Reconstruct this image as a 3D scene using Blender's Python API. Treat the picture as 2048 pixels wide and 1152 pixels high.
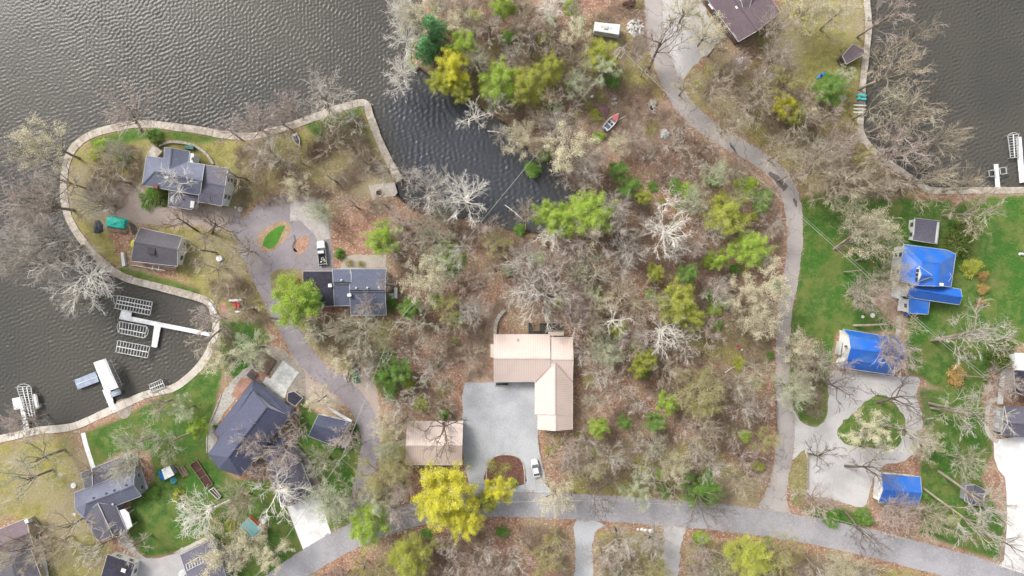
import bpy, bmesh, math, random
import numpy as np
from mathutils import Vector, Matrix
for _o in list(bpy.data.objects): bpy.data.objects.remove(_o)
SC = bpy.context.scene
COL = SC.collection
R = math.radians
# ------------------------------------------------------------------ camera, sky, sun, exposure
S = 0.12          # metres on the ground per photograph pixel
H = 163.84        # flying height of the camera above the ground
cam = bpy.data.cameras.new("camera"); cam.lens = 24; cam.sensor_width = 36
cam.clip_start = 1; cam.clip_end = 12000
camo = bpy.data.objects.new("camera", cam); COL.objects.link(camo)
camo.location = (0, 0, H); camo.rotation_euler = (0, 0, 0)
SC.camera = camo
SUN_EL, SUN_AZ = 44, -48      # elevation; azimuth clockwise from +Y
w = bpy.data.worlds.new("World"); SC.world = w; w.use_nodes = True
nt = w.node_tree
sky = nt.nodes.new("ShaderNodeTexSky"); sky.sky_type = 'NISHITA'; sky.sun_disc = False
sky.sun_elevation = R(SUN_EL); sky.sun_rotation = R(SUN_AZ); sky.dust_density = 4.0; sky.air_density = 1.0
hs = nt.nodes.new("ShaderNodeHueSaturation"); hs.inputs["Saturation"].default_value = 0.3
nt.links.new(sky.outputs[0], hs.inputs["Color"])
bg = nt.nodes["Background"]; bg.inputs[1].default_value = 0.15
nt.links.new(hs.outputs[0], bg.inputs[0])
sl = bpy.data.lights.new("sun", 'SUN'); sl.energy = 1.5; sl.angle = R(16); sl.color = (1.0, 0.97, 0.93)
slo = bpy.data.objects.new("sun", sl); COL.objects.link(slo)
_d = Vector((math.sin(R(SUN_AZ)) * math.cos(R(SUN_EL)), math.cos(R(SUN_AZ)) * math.cos(R(SUN_EL)), math.sin(R(SUN_EL))))
slo.rotation_euler = _d.to_track_quat('Z', 'Y').to_euler(); slo.location = _d * 300
SC.view_settings.view_transform = 'Standard'; SC.view_settings.look = 'None'
SC.view_settings.gamma = 1; SC.view_settings.exposure = 1.1
SC.render.engine = 'CYCLES'
# ------------------------------------------------------------------ helpers
ALB = 0.62
def lin(v):
    v /= 255.0
    return v / 12.92 if v <= 0.04045 else ((v + 0.055) / 1.055) ** 2.4
def A(r, g, b, k=1.0):
    return (min(lin(r) * ALB * k, .85), min(lin(g) * ALB * k, .85), min(lin(b) * ALB * k, .85), 1)
def P(px, py, z=0.0):
    k = S * (H - z) / H
    return Vector(((px - 1024) * k, (576 - py) * k, z))
def tag(o, label=None, cat=None, group=None, kind=None):
    if label: o["label"] = label
    if cat: o["category"] = cat
    if group: o["group"] = group
    if kind: o["kind"] = kind
    return o
def thing(name, label, cat, loc=(0, 0, 0), group=None):
    o = bpy.data.objects.new(name, None); COL.objects.link(o); o.location = loc; o.empty_display_size = .3
    return tag(o, label, cat, group)
class MB:
    def __init__(s): s.v = []; s.f = []; s.uv = {}
    def add(s, vs, fs):
        n = len(s.v); s.v += [tuple(v) for v in vs]; s.f += [tuple(i + n for i in f) for f in fs]; return n
    def box(s, c, size, rz=0.0, bev=0.0, rx=0.0, ry=0.0):
        hx, hy, hz = size[0] / 2, size[1] / 2, size[2] / 2
        m = Matrix.Translation(Vector(c)) @ Matrix.Rotation(rz, 4, 'Z') @ Matrix.Rotation(ry, 4, 'Y') @ Matrix.Rotation(rx, 4, 'X')
        if bev > 0:
            b = min(bev, hx * .9, hy * .9, hz * .9)
            def ring(ix, iy, z): return [(-ix, -iy + b, z), (-ix + b, -iy, z), (ix - b, -iy, z), (ix, -iy + b, z), (ix, iy - b, z), (ix - b, iy, z), (-ix + b, iy, z), (-ix, iy - b, z)]
            rs = [ring(hx, hy, -hz), ring(hx, hy, hz - b), ring(hx - b, hy - b, hz)]
            vs = [m @ Vector(p) for r in rs for p in r]
            fs = [tuple(range(7, -1, -1)), tuple(range(16, 24))]
            for k in range(2):
                for i in range(8): fs.append((k * 8 + i, k * 8 + (i + 1) % 8, k * 8 + 8 + (i + 1) % 8, k * 8 + 8 + i))
            s.add(vs, fs); return s
        vs = [m @ Vector((x * hx, y * hy, z * hz)) for z in (-1, 1) for (x, y) in ((-1, -1), (1, -1), (1, 1), (-1, 1))]
        s.add(vs, [(3, 2, 1, 0), (4, 5, 6, 7), (0, 1, 5, 4), (1, 2, 6, 5), (2, 3, 7, 6), (3, 0, 4, 7)]); return s
    def bar(s, a, b, wd=.08, ht=None):
        ht = ht or wd; a = Vector(a); b = Vector(b); d = b - a; L = d.length
        if L < 1e-6: return s
        d.normalize(); up = Vector((0, 0, 1)) if abs(d.z) < .95 else Vector((0, 1, 0))
        x = d.cross(up).normalized(); y = x.cross(d).normalized()
        vs = []
        for p in (a, b):
            for (i, j) in ((-1, -1), (1, -1), (1, 1), (-1, 1)): vs.append(p + x * (i * wd / 2) + y * (j * ht / 2))
        s.add(vs, [(3, 2, 1, 0), (4, 5, 6, 7), (0, 1, 5, 4), (1, 2, 6, 5), (2, 3, 7, 6), (3, 0, 4, 7)]); return s
    def tube(s, pts, rad, n=6, cap=True):
        base = len(s.v); k = len(pts); pts = [Vector(p) for p in pts]
        if not hasattr(rad, '__len__'): rad = [rad] * k
        for i, p in enumerate(pts):
            d = (pts[min(i + 1, k - 1)] - pts[max(i - 1, 0)])
            d = d.normalized() if d.length > 1e-9 else Vector((0, 0, 1))
            up = Vector((0, 0, 1)) if abs(d.z) < .9 else Vector((1, 0, 0))
            x = d.cross(up).normalized(); y = d.cross(x)
            for j in range(n):
                a = 2 * math.pi * j / n
                s.v.append(tuple(p + (x * math.cos(a) + y * math.sin(a)) * rad[i]))
        for i in range(k - 1):
            for j in range(n):
                s.f.append((base + i * n + j, base + i * n + (j + 1) % n, base + (i + 1) * n + (j + 1) % n, base + (i + 1) * n + j))
        if cap:
            s.f.append(tuple(base + j for j in range(n - 1, -1, -1))); s.f.append(tuple(base + (k - 1) * n + j for j in range(n)))
        return s
    def cyl(s, c, r, h, n=12, r2=None):
        c = Vector(c); return s.tube([c, c + Vector((0, 0, h))], [r, r if r2 is None else r2], n)
    def prism(s, poly, z0, z1):
        """vertical prism over a list of (x,y)"""
        ar = sum(poly[i][0] * poly[(i + 1) % len(poly)][1] - poly[(i + 1) % len(poly)][0] * poly[i][1] for i in range(len(poly)))
        if ar < 0: poly = poly[::-1]
        n = len(poly)
        s.add([(p[0], p[1], z0) for p in poly] + [(p[0], p[1], z1) for p in poly],
              [tuple(range(n - 1, -1, -1)), tuple(range(n, 2 * n))] + [(i, (i + 1) % n, n + (i + 1) % n, n + i) for i in range(n)])
        return s
    def ball(s, c, r, sq=(1, 1, 1), seed=None, amp=.15, nu=8, nv=6):
        rg = random.Random(seed) if seed is not None else None
        c = Vector(c); base = len(s.v)
        for i in range(nv + 1):
            th = math.pi * i / nv
            for j in range(nu):
                ph = 2 * math.pi * j / nu
                k = r * (1 + (rg.uniform(-amp, amp) if rg else 0))
                s.v.append((c.x + k * sq[0] * math.sin(th) * math.cos(ph), c.y + k * sq[1] * math.sin(th) * math.sin(ph), c.z + k * sq[2] * math.cos(th)))
        for i in range(nv):
            for j in range(nu):
                s.f.append((base + i * nu + j, base + (i + 1) * nu + j, base + (i + 1) * nu + (j + 1) % nu, base + i * nu + (j + 1) % nu))
        return s
    def build(s, name, mat, parent=None, smooth=False, world=True):
        me = bpy.data.meshes.new(name)
        off = Vector(parent_loc(parent)) if (parent is not None and world) else Vector((0, 0, 0))
        me.from_pydata([(v[0] - off.x, v[1] - off.y, v[2] - off.z) for v in s.v], [], s.f)
        if s.uv:
            uvl = me.uv_layers.new(name="UVMap")
            for fi, uvs in s.uv.items():
                if fi < len(me.polygons):
                    pl = me.polygons[fi]
                    for k, li in enumerate(pl.loop_indices): uvl.data[li].uv = uvs[k]
        if smooth:
            for p in me.polygons: p.use_smooth = True
        me.materials.append(mat)
        o = bpy.data.objects.new(name, me); COL.objects.link(o)
        if parent is not None: o.parent = parent
        return o
def parent_loc(p):
    l = Vector((0, 0, 0))
    while p is not None:
        l += p.location; p = p.parent
    return l
def one(name, label, cat, mb, mat, group=None, smooth=False):
    """a thing that is a single mesh"""
    return tag(mb.build(name, mat, smooth=smooth), label, cat, group)
# ------------------------------------------------------------------ materials
def newmat(name):
    m = bpy.data.materials.new(name); m.use_nodes = True
    nt = m.node_tree; b = nt.nodes["Principled BSDF"]; return m, nt, b
def noise(nt, vec, scale, detail=3, rough=.6, dist=0):
    n = nt.nodes.new("ShaderNodeTexNoise"); n.inputs["Scale"].default_value = scale; n.inputs["Detail"].default_value = detail
    n.inputs["Roughness"].default_value = rough; n.inputs["Distortion"].default_value = dist
    if vec is not None: nt.links.new(vec, n.inputs["Vector"])
    return n.outputs["Fac"]
def ramp(nt, fac, a, b):
    n = nt.nodes.new("ShaderNodeMapRange"); n.inputs["From Min"].default_value = a; n.inputs["From Max"].default_value = b
    n.interpolation_type = 'SMOOTHSTEP'
    nt.links.new(fac, n.inputs["Value"]); return n.outputs["Result"]
def mix(nt, fac, a, b, mode='MIX'):
    n = nt.nodes.new("ShaderNodeMix"); n.data_type = 'RGBA'; n.blend_type = mode
    for sock, v in ((n.inputs[0], fac), (n.inputs[6], a), (n.inputs[7], b)):
        if isinstance(v, (int, float)): sock.default_value = v
        elif isinstance(v, tuple): sock.default_value = v
        else: nt.links.new(v, sock)
    return n.outputs[2]
def math_(nt, op, a, b=0.0, c=None):
    n = nt.nodes.new("ShaderNodeMath"); n.operation = op
    for i, v in enumerate((a, b, c)):
        if v is None: continue
        if isinstance(v, (int, float)): n.inputs[i].default_value = v
        else: nt.links.new(v, n.inputs[i])
    return n.outputs[0]
def bump(nt, b, h, strength=.5, dist=.1):
    n = nt.nodes.new("ShaderNodeBump"); n.inputs["Strength"].default_value = strength; n.inputs["Distance"].default_value = dist
    nt.links.new(h, n.inputs["Height"]); nt.links.new(n.outputs[0], b.inputs["Normal"])
def coord(nt, kind):
    if kind == 'pos': return nt.nodes.new("ShaderNodeNewGeometry").outputs["Position"]
    return nt.nodes.new("ShaderNodeTexCoord").outputs[kind]
def mat(name, c1, c2=None, c3=None, big=.25, fine=3.0, amt=.6, rough=.8, bmp=.3, metal=0, co='pos', lo=.35, hi=.65, spec=.3):
    m, nt, b = newmat(name); v = coord(nt, co)
    c2 = c2 or tuple([x * .8 for x in c1[:3]] + [1])
    n1 = ramp(nt, noise(nt, v, big, 4), lo, hi)
    col = mix(nt, n1, c1, c2)
    n2 = noise(nt, v, fine, 4, .7)
    if c3: col = mix(nt, math_(nt, 'MULTIPLY', ramp(nt, n2, .45, .7), amt), col, c3)
    nt.links.new(col, b.inputs["Base Color"])
    b.inputs["Roughness"].default_value = rough; b.inputs["Metallic"].default_value = metal
    b.inputs["Specular IOR Level"].default_value = spec
    if bmp: bump(nt, b, n2, bmp, .05)
    return m
def ribbed(name, c1, c2, period=.45, rough=.45, along=0, str_=.35):
    """metal sheet roofing with standing ribs, laid out in the roof's own uv metres"""
    m, nt, b = newmat(name); uv = coord(nt, 'UV')
    sep = nt.nodes.new("ShaderNodeSeparateXYZ"); nt.links.new(uv, sep.inputs[0])
    u = sep.outputs[along]
    fr = math_(nt, 'FRACT', math_(nt, 'MULTIPLY', u, 1.0 / period))
    rib = ramp(nt, math_(nt, 'ABSOLUTE', math_(nt, 'SUBTRACT', fr, .5)), .28, .48)
    v = coord(nt, 'pos')
    dirt = ramp(nt, noise(nt, v, .35, 5), .4, .7)
    col = mix(nt, dirt, c1, c2)
    sp = ramp(nt, noise(nt, v, 4.0, 3), .5, .75)
    col = mix(nt, math_(nt, 'MULTIPLY', sp, .18), col, tuple([x * .6 for x in c1[:3]] + [1]))
    col = mix(nt, math_(nt, 'MULTIPLY', rib, str_), col, tuple([x * .62 for x in c1[:3]] + [1]))
    nt.links.new(col, b.inputs["Base Color"]); b.inputs["Roughness"].default_value = rough
    bump(nt, b, rib, .4, .03)
    return m
def shingle(name, c1, c2, c3=None):
    m, nt, b = newmat(name); uv = coord(nt, 'UV')
    br = nt.nodes.new("ShaderNodeTexBrick"); br.inputs["Scale"].default_value = 1.0
    br.inputs["Brick Width"].default_value = .9; br.inputs["Row Height"].default_value = .3; br.inputs["Mortar Size"].default_value = .02
    br.inputs["Color1"].default_value = c1; br.inputs["Color2"].default_value = tuple([x * .8 for x in c1[:3]] + [1]); br.inputs["Mortar"].default_value = tuple([x * .55 for x in c1[:3]] + [1])
    nt.links.new(uv, br.inputs["Vector"])
    v = coord(nt, 'pos')
    col = mix(nt, math_(nt, 'MULTIPLY', ramp(nt, noise(nt, v, .22, 5, .65), .35, .7), .65), br.outputs["Color"], c2)
    col = mix(nt, math_(nt, 'MULTIPLY', ramp(nt, noise(nt, v, 3.2, 4, .8), .48, .7), .35), col, c3 or tuple([min(x * 1.8, .8) for x in c1[:3]] + [1]))
    nt.links.new(col, b.inputs["Base Color"]); b.inputs["Roughness"].default_value = .85
    bump(nt, b, noise(nt, v, 5, 3), .4, .03)
    return m
def siding(name, c1, c2=None):
    m, nt, b = newmat(name); v = coord(nt, 'pos')
    sep = nt.nodes.new("ShaderNodeSeparateXYZ"); nt.links.new(v, sep.inputs[0])
    fr = math_(nt, 'FRACT', math_(nt, 'MULTIPLY', sep.outputs[2], 5.0))
    col = mix(nt, math_(nt, 'MULTIPLY', ramp(nt, fr, .8, 1.0), .3), c1, tuple([x * .5 for x in c1[:3]] + [1]))
    col = mix(nt, math_(nt, 'MULTIPLY', ramp(nt, noise(nt, v, .8, 4), .45, .75), .3), col, c2 or tuple([x * .75 for x in c1[:3]] + [1]))
    nt.links.new(col, b.inputs["Base Color"]); b.inputs["Roughness"].default_value = .6
    bump(nt, b, fr, .3, .02)
    return m
MT = {}
MT['white'] = mat('white_paint', A(238, 238, 236, 1.1), A(218, 218, 215), A(180, 178, 170), big=.6, fine=2.5, amt=.25, rough=.5)
MT['dockwhite'] = mat('dock_board', A(244, 244, 242, 1.1), A(225, 226, 226), A(190, 190, 186), big=.5, fine=2, amt=.25, rough=.55)
MT['trim'] = mat('trim_paint', A(228, 228, 226), A(205, 203, 198), rough=.5, bmp=0)
MT['galv'] = mat('galvanised_metal', A(222, 222, 220), A(180, 180, 178), rough=.35, metal=.3, big=1.5)
MT['greydeck'] = mat('grey_dock_panel', A(166, 178, 198), A(145, 155, 172), rough=.5, big=.8)
MT['wood'] = mat('weathered_wood', A(150, 128, 108), A(110, 92, 78), A(185, 165, 140), big=1.2, fine=5, amt=.5)
MT['darkwood'] = mat('dark_deck_wood', A(92, 88, 80), A(66, 62, 58), A(130, 120, 105), big=1.0, fine=5, amt=.3)
MT['redwood'] = mat('reddish_deck_wood', A(190, 150, 132), A(168, 126, 108), A(130, 95, 80), big=.6, fine=3, amt=.3)
MT['glass'] = mat('window_glass', (.03, .035, .045, 1), (.05, .055, .06, 1), rough=.08, bmp=0, spec=.6)
MT['black'] = mat('black_rubber', (.015, .015, .016, 1), (.03, .03, .03, 1), rough=.6)
MT['darkmetal'] = mat('dark_metal', (.04, .04, .045, 1), (.07, .07, .07, 1), rough=.4)
MT['conc'] = mat('pale_concrete', A(205, 198, 186), A(178, 168, 155), A(140, 128, 112), big=.5, fine=2.2, amt=.5, rough=.85)
MT['concwhite'] = mat('white_concrete', A(243, 242, 240, 1.15), A(226, 224, 220), A(200, 196, 188), big=.25, fine=2.2, amt=.3, rough=.8)
MT['stone'] = mat('grey_stone', A(205, 198, 184), A(160, 150, 138), A(110, 100, 90), big=2.0, fine=5, amt=.5)
MT['brick'] = mat('chimney_brick', A(140, 90, 78), A(110, 70, 60), big=2)
MT['pole'] = mat('pole_wood', A(190, 178, 158), A(150, 138, 120), A(110, 98, 84), big=1.5, fine=6, amt=.4)
MT['wire'] = mat('wire_metal', A(195, 192, 182), A(165, 160, 150), rough=.5, bmp=0)
MT['soil'] = mat('dark_soil', A(92, 64, 58), A(72, 50, 46), A(120, 90, 78), big=1, fine=4, amt=.5, rough=.95)
def paint(name, r, g, b, rough=.35):
    k = 'p_' + name
    if k not in MT: MT[k] = mat(name, A(r, g, b), A(r * .9, g * .9, b * .9), A(r * .75, g * .75, b * .75), big=1.5, fine=4, amt=.25, rough=rough, bmp=.05, spec=.5)
    return MT[k]
# bark tones
def bark(name, c1, c2):
    m, nt, b = newmat(name)
    oi = nt.nodes.new("ShaderNodeObjectInfo"); v = coord(nt, 'Object')
    n = ramp(nt, noise(nt, v, .35, 4), .35, .68)
    col = mix(nt, n, c1, c2)
    col = mix(nt, math_(nt, 'MULTIPLY', oi.outputs["Random"], .3), col, tuple([x * .62 for x in c1[:3]] + [1]))
    nt.links.new(col, b.inputs["Base Color"]); b.inputs["Roughness"].default_value = .9
    b.inputs["Specular IOR Level"].default_value = .1
    return m
BARK = {
 'white': bark('pale_bark', A(240, 235, 224, 1.35), A(218, 211, 198, 1.3)),
 'grey': bark('grey_bark', A(212, 204, 193, 1.25), A(176, 168, 156, 1.2)),
 'tan': bark('tan_bark', A(204, 192, 168, 1.22), A(168, 154, 132, 1.18)),
 'pink': bark('pinkish_bark', A(206, 190, 180, 1.22), A(174, 158, 147, 1.18)),
 'dark': bark('dark_bark', A(136, 124, 110), A(104, 92, 80)),
 'green': bark('greenish_bark', A(202, 200, 176, 1.25), A(162, 158, 136, 1.2)),
 'stem': bark('stem_bark', A(172, 160, 142, 1.05), A(138, 126, 110, 1.0)),
}
def leafmat(name, c1, c2, c3):
    m, nt, b = newmat(name)
    oi = nt.nodes.new("ShaderNodeObjectInfo"); v = coord(nt, 'Object')
    col = mix(nt, ramp(nt, noise(nt, v, .5, 4), .35, .65), c1, c2)
    col = mix(nt, ramp(nt, noise(nt, v, 2.3, 4, .7), .5, .72), col, c3)
    col = mix(nt, math_(nt, 'MULTIPLY', oi.outputs["Random"], .35), col, tuple([x * .6 for x in c2[:3]] + [1]))
    nt.links.new(col, b.inputs["Base Color"]); b.inputs["Roughness"].default_value = .7
    b.inputs["Specular IOR Level"].default_value = .15
    tr = nt.nodes.new("ShaderNodeBsdfTranslucent"); nt.links.new(col, tr.inputs[0])
    ms = nt.nodes.new("ShaderNodeMixShader"); ms.inputs[0].default_value = .35
    nt.links.new(b.outputs[0], ms.inputs[1]); nt.links.new(tr.outputs[0], ms.inputs[2])
    nt.links.new(ms.outputs[0], nt.nodes["Material Output"].inputs[0])
    return m
LEAF = {
 'yellow': leafmat('yellow_leaves', A(230, 224, 76, 1.6), A(206, 202, 62, 1.5), A(240, 236, 138, 1.5)),
 'lime': leafmat('lime_leaves', A(184, 208, 86, 1.4), A(150, 182, 66, 1.35), A(210, 226, 130, 1.4)),
 'ygreen': leafmat('yellow_green_leaves', A(200, 204, 92, 1.4), A(168, 176, 72, 1.35), A(222, 224, 132, 1.4)),
 'green': leafmat('green_leaves', A(138, 178, 82, 1.4), A(110, 154, 68, 1.4), A(164, 196, 108, 1.3)),
 'olive': leafmat('olive_leaves', A(184, 182, 96, 1.3), A(160, 158, 88, 1.3), A(206, 202, 130, 1.3)),
 'cream': leafmat('cream_buds', A(236, 230, 196, 1.4), A(212, 204, 168, 1.35), A(248, 245, 226, 1.4)),
 'pale': leafmat('pale_green_buds', A(210, 218, 180, 1.35), A(184, 194, 152, 1.3), A(230, 234, 210, 1.35)),
 'ever': leafmat('evergreen_needles', A(128, 178, 118, 1.7), A(98, 150, 98, 1.7), A(164, 200, 146, 1.7)),
 'yew': leafmat('yew_leaves', A(132, 150, 76, 1.3), A(98, 116, 56, 1.3), A(160, 174, 96, 1.3)),
 'orange': leafmat('orange_leaves', A(215, 182, 112, 1.3), A(180, 148, 92, 1.3), A(230, 210, 150, 1.3)),
}
# ------------------------------------------------------------------ curves in photograph pixels, laid out on the ground
def crom(pts, step=6.0, closed=False):
    """Catmull-Rom through points of any dimension"""
    n = len(pts); out = []
    rng = range(n if closed else n - 1)
    for i in rng:
        g = lambda k: np.array(pts[k % n] if closed else pts[max(0, min(n - 1, k))], float)
        p0, p1, p2, p3 = g(i - 1), g(i), g(i + 1), g(i + 2)
        m = max(2, int(np.linalg.norm((p2 - p1)[:2]) / step))
        for k in range(m):
            t = k / m
            out.append(.5 * ((2 * p1) + (-p0 + p2) * t + (2 * p0 - 5 * p1 + 4 * p2 - p3) * t * t + (-p0 + 3 * p1 - 3 * p2 + p3) * t ** 3))
    if not closed: out.append(np.array(pts[-1], float))
    return out
def inside(poly, X, Y):
    poly = np.asarray(poly, float); r = np.zeros(X.shape, bool); n = len(poly)
    for i in range(n):
        x1, y1 = poly[i]; x2, y2 = poly[(i + 1) % n]
        if y1 == y2: continue
        c = ((y1 > Y) != (y2 > Y)) & (X < (x2 - x1) * (Y - y1) / (y2 - y1) + x1)
        r ^= c
    return r
def segdist(poly, X, Y, closed=True):
    poly = np.asarray(poly, float); n = len(poly); best = np.full(X.shape, 1e9); idx = np.zeros(X.shape, int)
    for i in range(n if closed else n - 1):
        a = poly[i]; b = poly[(i + 1) % n]; d = b - a; L = d @ d
        if L < 1e-9: continue
        t = np.clip(((X - a[0]) * d[0] + (Y - a[1]) * d[1]) / L, 0, 1)
        q = np.hypot(X - a[0] - t * d[0], Y - a[1] - t * d[1])
        m = q < best; best[m] = q[m]; idx[m] = i
    return best, idx
def inpoly(poly, x, y): return bool(inside(poly, np.array([float(x)]), np.array([float(y)]))[0])
# shorelines (the middle of the seawall where there is one)
WALL_W1 = [(-160, 905), (0, 878), (70, 862), (145, 853), (205, 828), (290, 790), (345, 776), (385, 748), (412, 715), (427, 680), (432, 645), (424, 612), (405, 598), (330, 577), (250, 555), (205, 524), (170, 488), (140, 440), (128, 390), (131, 335), (146, 298), (178, 272), (228, 256), (290, 248), (380, 258), (480, 273), (545, 263), (620, 238), (680, 216), (728, 206), (740, 232), (756, 275), (776, 318), (800, 360)]
NAT_W = [(806, 385), (835, 410), (880, 424), (935, 425), (985, 440), (1030, 450), (1075, 455), (1105, 432), (1150, 385), (1120, 350), (1075, 322), (1040, 300), (1015, 262), (965, 235), (925, 195), (880, 172), (845, 155), (832, 146)]
WALL_W2 = [(829, 140), (818, 122), (820, 95), (832, 70)]
NAT_W2 = [(838, 50), (832, 20), (826, -30), (815, -140)]
WALL_E = [(1733, -140), (1734, 0), (1737, 50), (1734, 90), (1727, 150), (1723, 215), (1722, 265), (1745, 300), (1790, 335), (1830, 362), (1862, 380), (1930, 381), (2060, 380), (2250, 376)]
LAKE_W = WALL_W1 + NAT_W + WALL_W2 + NAT_W2 + [(770, -420), (520, -760), (-300, -900), (-1800, -860), (-4200, -1500), (-9000, -1600), (-9000, 1500), (-2400, 1250), (-900, 1010)]
LAKE_E = WALL_E + [(2700, 460), (4200, 300), (9000, 500), (9000, -1400), (4200, -1500), (2600, -1000), (1880, -560)]
# ------------------------------------------------------------------ what grows on the ground (patches of lawn, moss, bare earth)
GREEN = [
 [(1590, 400), (1680, 378), (1770, 388), (1800, 440), (1790, 560), (1740, 600), (1795, 660), (1672, 665), (1655, 760), (1655, 830), (1640, 850), (1600, 845), (1582, 800), (1578, 640), (1590, 520)],
 [(1885, 420), (1960, 395), (2200, 385), (2200, 690), (2010, 690), (1985, 740), (1960, 800), (1900, 790), (1850, 760), (1815, 740), (1812, 700), (1925, 610), (1925, 540), (1895, 480)],
 [(1780, 395), (1900, 400), (1945, 520), (1945, 640), (1840, 730), (1812, 720), (1815, 640), (1790, 560), (1800, 470)],
 [(1840, 780), (1960, 780), (1985, 900), (1960, 960), (2010, 1050), (2000, 1120), (1930, 1100), (1840, 1065), (1850, 1000), (1840, 940), (1850, 880)],
 [(1600, 1010), (1700, 1020), (1760, 1050), (1700, 1060), (1620, 1035)],
 [(172, 865), (240, 838), (330, 790), (400, 745), (440, 700), (445, 740), (420, 860), (420, 915), (470, 960), (540, 960), (575, 1020), (610, 1108), (560, 1152), (470, 1160), (430, 1078), (340, 1108), (290, 1115), (255, 1070), (262, 1000), (310, 960), (300, 900), (240, 905), (180, 940)],
 [(600, 800), (640, 830), (700, 850), (740, 840), (735, 900), (722, 980), (708, 1050), (660, 1060), (640, 960), (590, 900)],
 [(240, 535), (320, 555), (400, 580), (400, 600), (330, 572), (240, 550)],
 [(180, 280), (260, 255), (380, 265), (470, 278), (400, 285), (300, 275), (190, 300)],
 [(880, 478), (915, 480), (935, 525), (905, 560), (885, 555)], [(780, 590), (800, 590), (790, 630), (775, 625)],
 [(430, 645), (520, 640), (540, 680), (530, 720), (470, 760), (440, 720)],
 [(1370, 940), (1420, 950), (1440, 990), (1400, 1005), (1370, 985)],
 [(600, 240), (720, 215), (745, 300), (700, 290), (640, 280)],
 [(750, 700), (790, 700), (800, 760), (770, 800), (750, 770)],
]
OLIVE = [
 [(300, 445), (490, 440), (512, 560), (545, 650), (440, 640), (400, 592), (370, 556), (260, 500)],
 [(-200, 890), (0, 885), (140, 868), (165, 930), (158, 1000), (180, 1060), (240, 1110), (220, 1300), (90, 1300), (60, 1060), (30, 1035), (-200, 1060)],
 [(1500, 60), (1600, -30), (1732, -20), (1724, 215), (1715, 262), (1640, 280), (1560, 230), (1540, 150)],
 [(1370, 150), (1450, 110), (1560, 120), (1720, 290), (1850, 380), (1790, 400), (1620, 395), (1570, 340), (1450, 240), (1380, 210)],
 [(140, 300), (230, 262), (480, 282), (730, 215), (795, 360), (760, 400), (640, 370), (560, 380), (470, 430), (300, 380), (210, 440), (240, 520), (380, 575), (410, 600), (330, 575), (200, 520), (135, 430)],
 [(1375, 1080), (1620, 1110), (1900, 1160), (1900, 1300), (1375, 1300)],
 [(1195, 1062), (1330, 1068), (1335, 1300), (1185, 1300)],
 [(640, 640), (780, 640), (780, 700), (740, 790), (640, 720), (590, 680)],
 [(1170, 40), (1290, 60), (1310, 160), (1330, 200), (1250, 180), (1190, 130)],
 [(1160, 880), (1400, 880), (1520, 960), (1520, 1010), (1120, 990)],
 [(1360, 560), (1420, 620), (1540, 640), (1540, 740), (1400, 720), (1330, 640)],
 [(740, 860), (810, 850), (812, 1000), (735, 1030)],
 [(1590, 640), (1660, 640), (1660, 900), (1590, 900)],
 [(430, 1080), (560, 1130), (520, 1200), (430, 1200)],
 [(1000, 60), (1180, 100), (1180, 200), (980, 230), (900, 160)],
]
TAN = [
 [(945, 600), (1010, 610), (985, 660), (985, 770), (925, 775), (930, 690)],
 [(210, 380), (300, 372), (340, 415), (470, 430), (470, 460), (280, 450), (230, 430)],
 [(330, 890), (400, 860), (470, 990), (440, 1030), (350, 1030), (310, 980)],
 [(1080, 980), (1110, 975), (1120, 1000), (1080, 1000)],
 [(1850, 1010), (1960, 1010), (1960, 1100), (1850, 1080)],
 [(590, 700), (690, 740), (700, 800), (640, 830), (600, 800), (540, 700)],
 [(1180, 230), (1340, 200), (1370, 270), (1250, 320), (1180, 300)],
 [(1745, 560), (1785, 540), (1800, 640), (1760, 625)],
]
def axis(a, b, step, far):
    c = list(np.arange(a, b + 1e-6, step)); lo = [a]; s = step
    while lo[-1] > -far: s *= 1.5; lo.append(lo[-1] - s)
    hi = [c[-1]]; s = step
    while hi[-1] < far: s *= 1.5; hi.append(hi[-1] + s)
    return np.array(lo[::-1][:-1] + c + hi[1:])
gx = axis(-138, 138, .6, 4000); gy = axis(-84, 84, .6, 4000)
GX, GY = np.meshgrid(gx, gy)
PX = GX / S + 1024; PY = 576 - GY / S
def shore_sd(PX, PY):
    """metres to the nearest shoreline, negative over water; and whether that shore is a natural bank"""
    lw = [list(p) for p in LAKE_W]; le = [list(p) for p in LAKE_E]
    dw, iw = segdist(lw, PX, PY); de, ie = segdist(le, PX, PY)
    water = inside(lw, PX, PY) | inside(le, PX, PY)
    n1 = len(WALL_W1); n2 = n1 + len(NAT_W); n3 = n2 + len(WALL_W2)
    nat = ((iw >= n1 - 1) & (iw < n2)) | (iw >= n3)
    nat = np.where(dw < de, nat, False)
    d = np.minimum(dw, de) * S
    return np.where(water, -d, d), nat
sd, nat = shore_sd(PX, PY)
wd = np.where(nat, 3.0, .55)
t = np.clip((sd + wd) / (2 * wd), 0, 1); t = t * t * (3 - 2 * t)
GZ = -2.6 + 2.6 * t
GZ = np.where(nat & (sd > -4), GZ + .1 * np.sin(GX * 2.1) * np.cos(GY * 1.7) * np.clip(1 - np.abs(sd) / 4, 0, 1), GZ)
nyg, nxg = GX.shape
me = bpy.data.meshes.new("ground")
vv = np.stack([GX.ravel(), GY.ravel(), GZ.ravel()], 1).astype(np.float32)
ii = np.arange(nyg * nxg).reshape(nyg, nxg)
ff = np.stack([ii[:-1, :-1], ii[:-1, 1:], ii[1:, 1:], ii[1:, :-1]], -1).reshape(-1, 4)
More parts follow.
